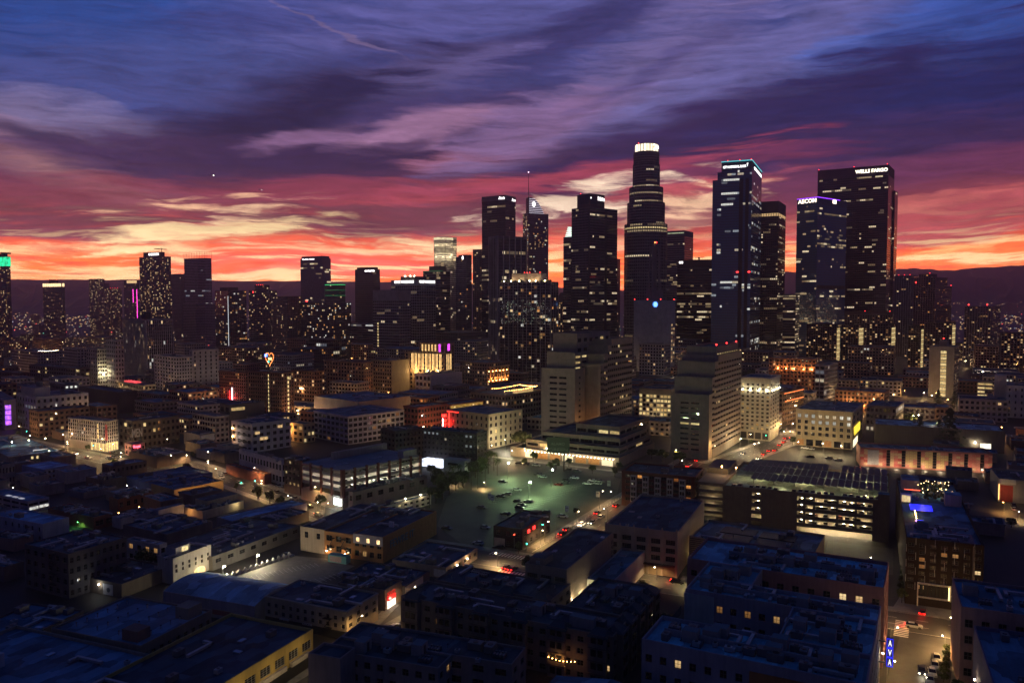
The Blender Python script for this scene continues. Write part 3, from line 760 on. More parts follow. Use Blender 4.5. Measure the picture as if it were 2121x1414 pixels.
mb = MB(); mb.box(4, b.wr * .7, 8, b.wl * .7, b.h - 1, b.h + 5, wall_mat((.12, .12, .12))); mb.build('penthouse', b.root)
mb = MB()
for s in ((8, b.wl * .62), (9.5, b.wl * .62), (8, b.wl * .65), (9.5, b.wl * .65)): mb.tube((s[0], s[1], b.h + 5), (8.8, b.wl * .635, b.h + 15), .2, RED, 4)
mb.build('antenna_mast', b.root)
mb = MB()
for u in (.15, .3, .5): mb.ball((3, b.wl * u, b.h + 5.4), .7, BULB_W, 6, 4)
mb.build('roof_flood_lamp', b.root)
b = T('office_tower', 'dark glass tower with a stepped top behind the double sign block', 876, 912, 932, 560, 1220, 55, wall=(0.08, 0.1, 0.1), lit=0.0434, **CURTAIN)
mb = MB(); mb.box(3, b.wr - 4, 5, b.wl * .72, b.h - 1, b.h + 7, wall_mat((.05, .055, .055))); mb.build('penthouse', b.root)
mb = MB(); mb.box(-.4, b.wr * .2, -.4, b.wl, b.h - 1.2, b.h - .3, glow('green_line', (.1, .9, .3), .12)); mb.build('roof_light_line', b.root)

# cream tower with a bright curved crown
b = place('office_tower', 'tower with a curved floodlit cream crown left of the dark skyscrapers', 897, 926, 946, 490, 1420, 50, 'tower')
wmx = wall_mat((.34, .30, .26)); w, n = MB(), MB(); cxm, cym, rad = b.wr * .42, b.wl * .55, min(b.wr, b.wl) * .72
arc = [(cxm + rad * math.cos(R(a)), cym + rad * math.sin(R(a))) for a in range(150, 301, 15)]
poly = arc + [(b.wr, 0), (b.wr, b.wl), (cxm - rad * .5, b.wl)]
w.prism(poly, 0, b.h, wmx, roof_mat((.1, .1, .12)))
zc = zpx(b, 503); zl = zpx(b, 524)
for i in range(len(arc) - 1):
    fa = Facade(arc[i], arc[i + 1]); g = glow('cream_glow', (1, .84, .52), .8, .4, .2)
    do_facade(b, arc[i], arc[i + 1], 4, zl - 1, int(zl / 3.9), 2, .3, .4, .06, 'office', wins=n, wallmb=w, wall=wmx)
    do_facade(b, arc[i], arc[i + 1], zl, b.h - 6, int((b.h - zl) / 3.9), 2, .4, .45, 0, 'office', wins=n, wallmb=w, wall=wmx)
    fa.slab(n, 0, fa.W, b.h - 5, b.h - 1, g, 0, .4)  # crown band glows itself, floodlight put into its material
do_facade(b, (arc[-1]), (b.wr, 0), 4, b.h - 4, int(b.h / 3.9), 4, .3, .4, .03, 'office', wins=n, wallmb=w, wall=wmx)
do_facade(b, (b.wr, 0), (b.wr, b.wl), 4, b.h - 4, int(b.h / 3.9), 8, .3, .4, .03, 'office', wins=n, wallmb=w, wall=wmx)
finish(b, w, n)
for i in range(0, len(arc) - 1, 2):
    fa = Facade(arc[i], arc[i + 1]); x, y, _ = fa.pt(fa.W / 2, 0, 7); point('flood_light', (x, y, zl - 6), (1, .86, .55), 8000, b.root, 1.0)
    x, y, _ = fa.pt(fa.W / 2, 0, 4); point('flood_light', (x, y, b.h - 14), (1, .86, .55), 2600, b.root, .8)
b = T('office_tower', 'dark tower with a round white emblem beside the cream crowned tower', 944, 966, 977, 531, 1300, 50, wall=(0.12, 0.12, 0.15), lit=0.0372, style='mix', pier=.25, sp=.35, bay=3, fh=3.4)
mb = MB(); mb.prism([(0, 5), (5, 0), (b.wr, 0), (b.wr, b.wl * .6), (b.wr * .5, b.wl)], b.h - 1, b.h + 3, wall_mat((.06, .06, .075))); mb.build('crown', b.root)
mb = MB(); fa = fL(b); cu, cz = uL(b, 958.5), zpx(b, 533.5); mb.face([fa.pt(cu + 2.2 * math.cos(k * .785) * .8, cz + 3.2 * math.sin(k * .785), .3) for k in range(8)], SIGNW); mb.build('round_emblem', b.root)
b = T('office_tower', 'reddish brown tower partly hidden by the tallest slab on its right', 979, 994, 1003, 516, 1380, 55, wall=(0.14, 0.098, 0.084), lit=0.0744, **RESI)

# --- the central group
b = place('office_tower', 'black slab tower with a pale top band and a small white script sign', 998, 1047, 1068, 404, 1330, 58, 'tower')
build(b, wall=(0.044, 0.044, 0.056), lit=0.031, pier=.20, sp=.30, bay=2.8, fh=3.9, style='office', topblank=11, parapet=1)
mb = MB(); pm = wall_mat((.20, .19, .20)); mb.box(-.3, b.wr + .3, -.3, b.wl + .3, b.h - 8.5, b.h - .6, pm); mb.build('top_band', b.root)
signL(b, 'Aon', 1033, 1045, 412.5, 406, SIGNW); signR(b, 'Aon', 1060, 1067, 414, 408, SIGNW)
b = place('office_tower', 'grey tower ribbed with pale vertical fins before the black slab tower', 1013, 1030, 1091, 488, 1000, 30, 'tower')
build(b, wall=(0.119, 0.119, 0.14), lit=0.0093, pier=.10, sp=.10, bay=1.9, fh=3.9, style='office', parapet=1, topblank=2)
mb = MB()
for fa in (fL(b), fR(b)):
    nn = 5 if fa.W > 20 else 2
    for k in range(nn + 1):
        u = min(max(.6, fa.W * k / nn), fa.W - .6); fa.slab(mb, u - .6, u + .6, 0, b.h, wall_mat((.30, .29, .30)), 0, 1.0)
mb.build('vertical_fin', b.root)
b = place('glass_tower', 'tower with a white striped sail shaped crown and a tall thin spire', 1083, 1094, 1136, 441, 1450, 28, 'tower')
vg = glass('violet_glass2', (.05, .045, .075), .2)
build(b, wall=(0.14, 0.126, 0.182), gl=vg, lit=0.0992, pier=.30, sp=.45, bay=2.7, fh=3.8, style='mix', parapet=1, litL=.45)
mb, ms = MB(), MB(); ub, ue = uR(b, 1097), uR(b, 1128); zt = zpx(b, 408)
prof = [(ub + (ue - ub) * t, b.h - 1 + (zt - b.h + 1) * (1 - t ** 2.4)) for t in [i / 10 for i in range(11)]]
for i in range(10):
    (u0, za), (u1, zb) = prof[i], prof[i + 1]
    mb.face([(u0, 2, b.h - 1), (u1, 2, b.h - 1), (u1, 2, zb), (u0, 2, za)], vg); mb.face([(u0, 14, b.h - 1), (u0, 14, za), (u1, 14, zb), (u1, 14, b.h - 1)], vg)
    mb.face([(u0, 2, za), (u1, 2, zb), (u1, 14, zb), (u0, 14, za)], vg)
mb.face([(ub, 2, b.h - 1), (ub, 2, zt), (ub, 14, zt), (ub, 14, b.h - 1)], vg)
for k in range(9):
    z = b.h + (zt - b.h) * k / 9; f = (z - b.h + 1) / (zt - b.h + 1); u1 = ub + (ue - ub) * (1 - f) ** (1 / 2.4)
    ms.box(ub, max(ub + 2, u1), 1.4, 1.9, z, z + .9, glow('crown_line', (.95, .85, 1), .8))
mb.build('sail_crown', b.root); ms.build('crown_light_line', b.root, kind='stuff')
mb = MB(); fa = fR(b, y=1.0); cu, cz = uR(b, 1106), zpx(b, 422)
for k in range(16):
    a0, a1 = k * math.pi / 8, (k + 1) * math.pi / 8; mb.face([fa.pt(cu + r_ * math.cos(a), cz + 1.5 * r_ * math.sin(a), .5) for r_, a in ((3.2, a0), (3.2, a1), (2.2, a1), (2.2, a0))], SIGNW)
mb.face([fa.pt(cu + x, cz + z, .5) for x, z in ((-1.2, -1), (.2, 2.6), (1.0, 2.0), (-.2, -2.2))], SIGNW); mb.build('round_emblem', b.root)
mb = MB(); zs = zpx(b, 356); mb.tube((ub - .6, 3, b.h - 30), (ub - .6, 3, zs), 1.2, DARK, 6, .35); mb.build('spire', b.root)
mb = MB(); mb.ball((ub - .6, 3, zs), 1.0, glow('spire_tip', (1, .6, .7), 6), 6, 4); mb.build('spire_lamp', b.root)

b = place('office_tower', 'stepped dark tower with a curved crown and a white sign between spire and round tower', 1184, 1222, 1279, 428, 1150, 42, 'tower')
w, n = build(b, wall=(0.11, 0.09, 0.1), lit=0.0527, finish=False, pier=.22, sp=.36, bay=2.9, fh=3.9, style='office', parapet=1)
pm = wall_mat((.055, .045, .05)); gk = glass('crown_glass', (.012, .03, .04), .08)
u0, u1 = b.wl * .62, b.wr * .55
arc = [(4 + 0 * a, 0) for a in ()]
R0 = .5 * (u0 + u1)
pts = [(1.5, u0), (-.0, u0 * .5), (1.2, 2.0), (u1 * .45, .2), (u1, 1.6), (u1, b.wl * .8), (4, b.wl * .8)]
w.prism(pts, b.h - 1, zpx(b, 400), pm); 
for i in range(4):
    fa = Facade(pts[i], pts[i + 1]); fa.slab(n, .5, fa.W - .5, zpx(b, 421), zpx(b, 403), gk, 0, .12)
finish(b, w, n)
fa = Facade(pts[3], pts[4]); lettering(b.root, 'Deloitte', fa, fa.W * .12, fa.W * .98, zpx(b, 413), zpx(b, 405), SIGNW)
lettering(b.root, 'D', Facade(pts[2], pts[3]), 2, 3.2, zpx(b, 411), zpx(b, 407), SIGNW)
beacon(b, 2, u0 * .9, zpx(b, 400), .9)
for u_ in (uL(b, 1222), ): pass
mb = MB(); fR(b).slab(mb, uR(b, 1253), uR(b, 1258), 10, b.h - 2, plain('dark_recess', (.012, .012, .014)), 0, .2); fL(b).slab(mb, b.wl - 3, b.wl - .1, 10, b.h - 2, plain('dark_recess', (.012, .012, .014)), 0, .2); mb.build('dark_strip', b.root)
b2 = T('office_tower', 'lower tower with a small curved green white crown left of the sign crown tower', 1167, 1182, 1190, 490, 1190, 45, wall=(0.1, 0.09, 0.1), lit=0.0496, **CURTAIN)
mb = MB()
for k in range(6): mb.box(-.3, b2.wr * (.3 + .1 * k) * .0 + 6 + 0 * k, -.3 + 1.6 * k * .4, b2.wl * (.75 - .07 * k), b2.h + k * 2.6, b2.h + k * 2.6 + 1.5, glow('crown_line', (.75, 1, .86), 1.4))
mb.build('curved_crown', b2.root)
b = T('office_tower', 'narrow reddish tower just visible right of the sign crown tower', 1268, 1279, 1285, 536, 1450, 60, wall=(0.126, 0.07, 0.084), lit=0.0186, **RESI)

# round stepped tower, tallest of all
YU = 1180.0; c0 = at(1343, 625, YU); t = thing('round_tower', 'tallest tower, round and stepped, with a glowing white crown', 'tower', (c0.x, YU + 28, 0))
wmx = wall_mat((.20, .185, .175)); w, n = MB(), MB(); zy = lambda py: H + (625 - py) * YU / F
def ring(r, z0, z1, nseg, rows, lit, pier=.35, style='office', rowlit=None, cap=True):
    pts = [(r * math.cos(2 * math.pi * k / nseg + .13), r * math.sin(2 * math.pi * k / nseg + .13)) for k in range(nseg)]
    w.prism(pts, z0, z1, wmx, roof_mat((.1, .1, .11)))
    fh = (z1 - z0) / rows; picks = lit_picker(lit, style, rows, nseg, rng)
    for k in range(nseg):
        p, q = pts[k], pts[(k + 1) % nseg]; fa = Facade(p, q)
        if fa.n.y > .25: continue
        for r_ in range(rows):
            m = picks[r_][k] or GL
            if rowlit and r_ in rowlit and rng.random() < .93: m = rowlit[r_]
            for h2 in (0, 1):
                fa.quad(n, fa.W * (h2 * .5 + .5 * pier / 2), fa.W * (h2 * .5 + .5 - .5 * pier / 2), z0 + fh * (r_ + .3), z0 + fh * (r_ + .82), m, .06)
        fa.slab(w, -.35, .35, z0, z1, wmx, 0, .6)
yl = LITS['yellow'][0]
ring(31.5, 0, zy(463), 28, 45, .06, .35, 'office', {43: yl, 42: LITS['office'][0]})
ring(27.5, zy(463) - 1, zy(418), 24, 8, .12); ring(24.6, zy(418) - 1, zy(386), 24, 6, .05, .35, 'office', {3: LITS['office'][0]})
ring(19.6, zy(386) - 1, zy(338), 20, 9, .10); ring(18.6, zy(338) - 1, zy(313), 20, 5, .02)
w.build('wall', t); n.build('window', t, kind='stuff')
mb = MB(); mz = MB(); r = 17.0; nn = 22
mz.prism([(r * .96 * math.cos(2 * math.pi * k / nn), r * .96 * math.sin(2 * math.pi * k / nn)) for k in range(nn)], zy(314), zy(296.5), wmx)
for k in range(nn):
    a0, a1 = 2 * math.pi * (k + .13) / nn, 2 * math.pi * (k + .87) / nn
    mb.face([(r * math.cos(a), r * math.sin(a), z) for a, z in ((a0, zy(312.5)), (a1, zy(312.5)), (a1, zy(298)), (a0, zy(298)))], glow('crown_panel', (1, .86, .60), 1.7 if k % 3 else 3.2, .25, .3))
mz.build('crown', t); mb.build('crown_light_panel', t)
lettering(t, 'us', Facade((5.2, -16.6), (14.2, -10.2)), 1, 6, zy(306.5), zy(301), glow('sign_red', (1, .05, .05), 2.5), off=.9)
lettering(t, 'bank', Facade((8.0, -16.2), (16.4, -8.2)), 3.5, 11, zy(307), zy(300.5), SIGNW, off=1.0)
mb = MB(); mb.tube((-12, 0, zy(296.5)), (-12, 0, zy(292)), .5, RED, 5); mb.build('beacon_lamp', t)
b = T('office_tower', 'banded grey tower with a pale lit top edge behind the round tower', 1382, 1418, 1436, 477, 1420, 58, wall=(0.168, 0.154, 0.154), lit=0.0372, pier=.05, sp=.45, bay=3, fh=4, style='office', topblank=9)
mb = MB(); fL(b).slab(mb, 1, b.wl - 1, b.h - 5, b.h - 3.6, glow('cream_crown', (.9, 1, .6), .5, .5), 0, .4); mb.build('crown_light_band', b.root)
b = T('office_block', 'dark wide office block with rows of amber windows and a small white sign', 1403, 1480, 1492, 537, 1230, 66, wall=(0.06, 0.044, 0.04), gl=GLK, lit=0.149, pier=.06, sp=.42, bay=2.6, fh=4.0, style='office', topblank=9, parapet=1)
signL(b, 'CBRE', 1406.5, 1415, 544.5, 540, SIGNW)
mb = MB(); mb.box(6, 8, 24, 26, b.h - 1, b.h + 4, DARK); mb.box(5.5, 8.5, 17, 31, b.h + 3.4, b.h + 4.2, DARK); mb.build('window_cleaning_crane', b.root)
b = place('telephone_exchange', 'windowless pale block with a glowing blue globe emblem', 1313, 1369, 1399, 622, 1010, 52, 'building')
build(b, wall=(0.4, 0.4, 0.4), roof=(.2, .2, .22), nL=0, nR=0, blankL=True, parapet=1)
mb = MB()
for k in range(10): fR(b).slab(mb, b.wr * .74, b.wr * .80, 12 + k * 5.2, 14.6 + k * 5.2, LITS['warm'][k % 4], 0, .1); fR(b).slab(mb, b.wr * .88, b.wr * .94, 12 + k * 5.2, 14.6 + k * 5.2, LITS['warm'][(k + 1) % 4] if k % 3 else GL, 0, .1)
mb.build('stair_window', b.root, kind='stuff')
mb = MB(); fa = fL(b); cu, cz = uL(b, 1357.5), zpx(b, 630.3); bl, bw = glow('globe_blue', (.03, .22, 1), 2.2), glow('globe_pale', (.45, .75, 1), 2.2)
mb.face([fa.pt(cu + 3.6 * math.cos(k * math.pi / 10), cz + 3.6 * math.sin(k * math.pi / 10), .3) for k in range(20)], bl)
for k in range(5):
    zz = -2.4 + k * 1.2; hw = math.sqrt(max(.1, 3.5 ** 2 - zz ** 2)) * (.85 if k != 2 else .95); mb.face([fa.pt(cu + x, cz + zz + dz_, .42) for x, dz_ in ((-hw * .7, -.28), (hw, -.28), (hw, .28), (-hw * .7, .28))], bw)
mb.build('globe_emblem', b.root)
for u in (.02, .5, .98): beacon(b, 0.5 if u < 1 else 0, b.wl * u, b.h, 1.1)
beacon(b, b.wr * .95, 1, b.h, 1.1)
t = thing('microwave_tower', 'slim ribbed concrete relay tower rising behind the globe emblem block', 'tower', at(1355, 620, 1040) * 1.0, R(20)); t.location.z = 0
mb = MB(); pm = wall_mat((.22, .19, .19)); k_ = 1040 / F; zz = lambda py: H + (625 - py) * k_
mb.box(-8, 8, -8, 8, 0, zz(600), pm)
for sx in (-5.2, 5.2):
    for sy in (-5.2, 5.2): mb.tube((sx, sy, zz(600)), (sx * .75, sy * .75, zz(512)), 1.6, pm, 6)
mb.tube((0, 0, zz(600)), (0, 0, zz(512)), 2.6, pm, 8)
for py in (585, 560, 537, 516, 512): mb.box(-5.5, 5.5, -5.5, 5.5, zz(py) - .8, zz(py) + .8, pm)
mb.tube((0, 0, zz(512)), (0, 0, zz(500)), .4, METAL, 5); mb.build('tower_frame', t)
mb = MB(); mb.ball((0, -1, zz(503)), 1.1, glow('beacon_orange', (1, .2, .05), 6), 6, 4); mb.ball((2, -1, zz(503)), 1.0, RED, 6, 4); mb.build('beacon_lamp', t)

# --- right group
b = place('glass_tower', 'tall blue glass tower with teal roof line and white bank sign', 1475, 1558, 1578, 331, 1150, 66, 'tower')
wb = wall_mat((.035, .075, .13)); w, n = MB(), MB(); ls = [b.wl - uL(b, x, 200) for x in (1493, 1485, 1475)]
tops = [b.h, zpx(b, 353), zpx(b, 369)]
kw = dict(wallm=wb, gl=GLB, pier=.05, sp=.22, bay=2.8, fh=3.9, style='cool', parapet=1, mbs=(w, n))
build(b, y1=ls[0], lit=0.0558, topblank=12, **kw); build(b, y0=ls[0], y1=ls[1], x0=0, z1=tops[1], lit=0.031, **kw); build(b, y0=ls[1], y1=ls[2], z1=tops[2], lit=0.0372, **kw); finish(b, w, n)
f1 = Facade((0, ls[0]), (0, 0))
mb = MB(); dk = plain('dark_recess', (.010, .011, .014)); uu = lambda px: ls[0] - (b.wl - uL(b, px))
f1.slab(mb, uu(1532), uu(1540), 6, zpx(b, 369), dk, 0, .25); f1.slab(mb, uu(1545), uu(1552), 6, zpx(b, 369), dk, 0, .25); mb.build('dark_strip', b.root)
mb = MB(); mb.box(-.5, b.wr + .4, -.5, ls[0] + .4, b.h - .9, b.h + .3, glow('teal_line', (.10, .62, .66), 1.1)); mb.build('roof_light_line', b.root)
lettering(b.root, 'CITY NATIONAL BANK', f1, uu(1498), uu(1546), zpx(b, 345.5), zpx(b, 340.5), SIGNW); lettering(b.root, 'Y', f1, uu(1547), uu(1550), zpx(b, 344), zpx(b, 337), SIGNW)
lettering(b.root, 'CITY NATIONAL', fR(b), uR(b, 1562), uR(b, 1577), zpx(b, 346), zpx(b, 340), SIGNW)
for y in (.03, .4, .8): beacon(b, 1, ls[0] * y, b.h, .9)
mb = MB()
for px in (1527, 1551): mb.ball((-1, b.wl - uL(b, px, 110), zpx(b, 563)), 2.0, RED, 8, 4, .4)
mb.build('red_light', b.root)
b = place('office_tower', 'brown tower with amber windows between the blue tower and its right neighbour', 1562, 1613, 1628, 416, 1260, 62, 'tower')
build(b, wall=(0.1, 0.056, 0.044), gl=GLK, lit=0.124, pier=.25, sp=.42, bay=3.0, fh=3.9, style='office', topblank=22, parapet=1)
mb = MB()
for i in range(9): fL(b).slab(mb, b.wl * (.12 + .1 * i), b.wl * (.12 + .1 * i + .075), zpx(b, 447), zpx(b, 441), LITS['warm'][1], 0, .3)
for i in range(4): fR(b).slab(mb, b.wr * (.06 + .23 * i), b.wr * (.06 + .23 * i + .17), zpx(b, 447), zpx(b, 441), LITS['warm'][1], 0, .3)
mb.build('lit_top_window', b.root, kind='stuff')
b = place('glass_tower', 'blue black tower with a glowing white sign and a violet roof edge', 1651, 1694, 1754, 408, 1240, 38, 'tower')
build(b, wall=(0.042, 0.084, 0.154), gl=GLB, lit=0.0806, pier=.08, sp=.30, bay=2.7, fh=3.9, style='office', topblank=10, parapet=1)
signL(b, 'AECOM', 1653.5, 1691, 418.5, 410, glow('sign_warm_white', (1, .82, .62), 3.5))
mb = MB(); fR(b).slab(mb, uR(b, 1725), uR(b, 1732), zpx(b, 417), zpx(b, 409.5), glow('sign_warm_white', (1, .82, .62), 3.5), 0, .5); mb.build('sign_panel', b.root)
mb = MB(); mb.box(-.5, b.wr * .75, -.5, b.wl, b.h - .8, b.h + .4, glow('violet_line', (.32, .05, 1), 1.8)); mb.build('roof_light_line', b.root)
mb = MB(); fR(b).slab(mb, 2, b.wr - 2, zpx(b, 598), zpx(b, 591), plain('dark_recess', (.006, .006, .008)), 0, .3); mb.build('dark_strip', b.root)
mb = MB()
for fa, W_ in ((fL(b), b.wl), (fR(b), b.wr * .75)):
    for i in range(620 if W_ > 40 else 420):
        z = zpx(b, 668) + (zpx(b, 604) - zpx(b, 668)) * rng.random() ** 1.6; u = rng.uniform(.5, W_ - 1.2); s_ = rng.uniform(.2, .55)
        fa.quad(mb, u, u + s_, z, z + s_ * rng.choice((1, 1, 1.6)), rng.choice(LITS['mix'] + [glow('glint_pale_green', (.7, 1, .6), .8)]), .12)
mb.build('painted_light_glint', b.root, kind='stuff')  # city lights mirrored in the glass, put in as small glowing quads
b = place('office_tower', 'wide black brown tower, its white serif sign at the top right', 1694, 1841, 1853, 341, 1390, 57, 'tower')
build(b, wall=(0.044, 0.028, 0.028), gl=GLK, lit=0.0868, pier=.15, sp=.34, bay=3.0, fh=3.9, style='office', topblank=16, parapet=1)
signL(b, 'WELLS FARGO', 1772, 1839, 354.5, 347, glow('sign_warm_white', (1, .90, .70), 4.0))
for px in (1696, 1769, 1838): beacon(b, .5, b.wl - uL(b, px), b.h, 1.0)
mb = MB(); mb.tube((6, b.wl * .72, b.h - 1), (6, b.wl * .72, b.h + 5), .3, DARK, 5); mb.build('antenna_mast', b.root)
b = T('office_tower', 'narrow dark slab edge right behind the wide black brown tower', 1846, 1854, 1860, 395, 1440, 56, wall=(0.06, 0.036, 0.04), gl=GLK, lit=0.031, **CURTAIN)
b = T('office_block', 'short block with rows of amber windows between two dark towers', 1622, 1648, 1656, 609, 1150, 64, wall=(0.08, 0.06, 0.06), lit=.5, pier=.05, sp=.5, bay=3, fh=3.7, style='office')
b = T('apartment_tower', 'grey gridded tower right beside the wide black brown tower', 1853, 1892, 1902, 570, 1300, 52, wall=(0.14, 0.14, 0.168), lit=0.0372, **RESI)
for i in range(3): beacon(b, 3, b.wl * (.2 + .3 * i), b.h, .8)
b = place('apartment_tower', 'stepped reddish brown apartment tower with red lamps right of the skyline', 1893, 1938, 1972, 574, 1120, 42, 'tower')
wmx = dict(wall=(0.21, 0.119, 0.105), lit=0.0558, style='orange', pier=.45, sp=.45, bay=3.2, fh=3.1)
w, n = build(b, x1=b.wr * .72, finish=False, **wmx); build(b, x0=b.wr * .72, z1=b.h - 12, mbs=(w, n), **wmx); build(b, x0=2, x1=b.wr * .4, y0=b.wl * .25, y1=b.wl * .8, z0=b.h - 1, z1=b.h + 5, mbs=(w, n), **wmx); finish(b, w, n)
beacon(b, 0, b.wl * .9, b.h - 9, 1.6); beacon(b, b.wr, 1, b.h - 12, 1.0); beacon(b, 2, b.wl * .3, b.h + 5, .8)
# ================================================================== the middle distance
def Yb(py): return ground(1060.5, py).y
def M(label, xl, xc, xr, yt, yb, th=60.0, name='city_block', cat='building', group=None, place_only=False, wl=None, wr=None, **kw):
    b = place(name, label, xl, xc, xr, yt, Yb(yb), th, cat, group, wl, wr)
    if not place_only: build(b, **kw)
    return b
OLD = dict(pier=.45, sp=.48, bay=3.2, fh=3.6, cornice=1.0)
# --- right hand side, far to near
b = M('brown ten storey hotel block with rows of amber windows behind the dark slabs', 1740, 1845, 1892, 646, 735, 45, 'hotel_block', wall=(.15, .10, .08), lit=.22, style='warm', pier=.5, sp=.5, bay=4.2, fh=3.2, topblank=5)
for y in (.02, .5, .98): beacon(b, 1, b.wl * y, b.h, 1.0)
for i, (xl, xc, xr, yt, yb, lab) in enumerate(((1671, 1733, 1741, 671, 758, 'first dark residential slab from the left, its bright stair on the right end'),
        (1742, 1778, 1790, 672, 760, 'second dark residential slab from the left, stair column facing the garden'),
        (1796, 1846, 1856, 670, 768, 'third dark residential slab, beside the tall beige stair tower'),
        (1882, 1908, 1914, 674, 766, 'fourth residential slab, behind the beige stair tower'),
        (1916, 1972, 1980, 668, 768, 'fifth dark residential slab, right of the beige stair tower'))):
    b = M(lab, xl, xc, xr, yt, yb, 52, 'residential_slab', group='dark residential slabs with lit stair columns', wall=(.05, .04, .035), lit=.15, style='warm', pier=.35, sp=.45, bay=3.3, fh=3.0)
    mb = MB(); n_ = int(b.h / 3.0)
    for k in range(1, n_ - 1): fR(b).slab(mb, b.wr * .12, b.wr * .88, k * 3.0, k * 3.0 + 2.3, LITS['yellow'][(k + i) % 2], 0, .15)
    mb.build('stair_window', b.root, kind='stuff')
b = M('grey apartment tower with red roof lamps at the right of the slabs', 1998, 2053, 2073, 634, 752, 48, 'apartment_tower', wall=(.20, .18, .17), lit=.12, style='warm', pier=.4, sp=.45, bay=3.3, fh=3.1)
for y in (.15, .85): beacon(b, .5, b.wl * y, b.h, 1.5)
b = M('dark apartment block with many amber windows at the right edge', 2074, 2140, 2170, 690, 778, 62, 'apartment_block', wall=(.06, .05, .05), lit=.24, style='warm', pier=.4, sp=.45, bay=3.4, fh=3.0)
b = M('pale colonnaded low block below the blue glass tower', 1472, 1548, 1562, 697, 738, 62, 'low_office_block', wall=(.30, .28, .25), lit=.45, style='yellow', pier=.45, sp=.5, bay=3.6, fh=4)
b = M('beige tower with one bright glazed stair down the middle of its side', 1925, 1977, 1987, 718, 824, 54, 'stair_tower', wall=(.36, .32, .26), nL=0, blankL=True, lit=.05, pier=.3, sp=.4, bay=3.2, fh=3.2)
mb = MB(); n_ = int(b.h / 2.9); c0_ = uL(b, 1949); c1_ = uL(b, 1961)
for k in range(n_ - 1): fL(b).slab(mb, c0_, c1_, 1 + k * 2.9, 1 + k * 2.9 + 2.2, LITS['yellow'][k % 2], 0, .15)
mb.build('stair_window', b.root, kind='stuff'); beacon(b, b.wr * .3, b.wl * .5, b.h + 6, .9)
mb = MB(); mb.box(b.wr * .2, b.wr * .7, b.wl * .35, b.wl * .65, b.h - 1, b.h + 5, wall_mat((.25, .22, .19))); mb.build('penthouse', b.root)
b = M('brick block with orange uplights under its cornice', 1593, 1690, 1697, 743, 832, 62, 'brick_block', wall=(.23, .10, .06), lit=.07, style='warm', units=4, **OLD)
for u in (.2, .38, .55, .75, .93):
    x, y, _ = fL(b).pt(b.wl * u, 0, 1.6); point('facade_light', (x, y, b.h - 9), ORANGE, 1500, b.root, .3)
    mb = MB(); mb.box(x - .25, x + .25, y - .25, y + .25, b.h - 10.0, b.h - 9.5, BULB_O); mb.build('facade_lamp', b.root)
for u in (.45, .86):
    x, y, _ = fL(b).pt(b.wl * u, 0, 1.8); point('facade_light', (x, y, 7), ORANGE, 2500, b.root, .3)
b = M('grey framed block with deep square bays beside the orange lit brick block', 1688, 1708, 1735, 756, 835, 52, 'framed_block', wall=(.33, .30, .29), lit=.07, style='cool', pier=.22, sp=.28, bay=4, fh=3.8, near=True, objs=False, sink=.6)
b = M('low orange brick block with arched shopfront lamps', 1730, 1832, 1842, 812, 856, 56, 'low_brick_block', wall=(.26, .13, .08), lit=.10, style='warm', units=4, **OLD)
for u in (.2, .6, .85):
    x, y, _ = fL(b).pt(b.wl * u, 0, 2); point('facade_light', (x, y, 5), ORANGE, 1200, b.root, .3)
b = M('brown block outlined with an orange neon roof line', 1612, 1622, 1665, 812, 882, 50, 'brown_block', wall=(.20, .12, .07), lit=.02, **OLD)
mb = MB(); g = glow('orange_neon', (1, .22, .06), 3.0); fR(b).slab(mb, 2, b.wr - .5, b.h - 1.4, b.h - 1.0, g, 0, .4); fR(b).slab(mb, 4, b.wr - .5, b.h - 7.2, b.h - 7.0, g, 0, .4); mb.build('neon_line', b.root)
b = M('tall white block floodlit under its cornice at the busy crossing', 1534, 1596, 1615, 783, 914, 60, 'white_block', wall=(.52, .48, .38), near=True, objs=True, nL=6, nR=4, nf=12, pier=.5, sp=.5, gf=6.5, topblank=2.5, lit=.14, style='yellow', cornice=1.6, units=4)
mb = MB()
for k in range(4): fL(b).slab(mb, b.wl * (.04 + .24 * k), b.wl * (.04 + .24 * k + .19), 1, 5.2, DARK, 0, .1)
mb.build('shopfront', b.root, kind='stuff')
for fa, us in ((fL(b), (.08, .33, .62, .9)), (fR(b), (.1, .35, .62, .9))):
    for u in us:
        x, y, _ = fa.pt(fa.W * u, 0, .9); mb = MB(); mb.ball((x, y, b.h - 8.2), .3, BULB_W, 6, 4); mb.build('facade_lamp', b.root); point('facade_light', (x, y, b.h - 7.6), (1, .92, .62), 420, b.root, .2)
b = M('cream corner block washed by yellow street light, flag sign on its side', 1649, 1766, 1788, 853, 931, 60, 'corner_block', wall=(.42, .34, .22), near=True, nL=8, nR=3, nf=4, gf=6.0, pier=.52, sp=.42, lit=.10, style='cool', cornice=1.4, units=7, topblank=1.5)
mb = MB(); g = glow('yellow_sign', (1, .72, .06), 1.3, .3); fR(b).slab(mb, b.wr * .12, b.wr * .62, 8, 13, g, .3, .7); mb.build('yellow_sign_panel', b.root)
mb = MB()
for k in range(6): fL(b).slab(mb, b.wl * (.03 + .165 * k), b.wl * (.03 + .165 * k + .12), .4, 4.2, GL if k % 3 else LITS['warm'][2], 0, .08)
fR(b).slab(mb, b.wr * .1, b.wr * .5, .5, 5, glow('shop_glow', (1, .86, .55), 1.6), 0, .1); mb.build('shopfront', b.root, kind='stuff')
b = M('grey brick apartment block with a rusty side wall right of the cream corner block', 1794, 1856, 1872, 842, 897, 56, 'apartment_block', wall=(.24, .21, .19), lit=.10, style='cool', nL=7, nf=4, units=4, **{k: v for k, v in OLD.items() if k != 'bay'})
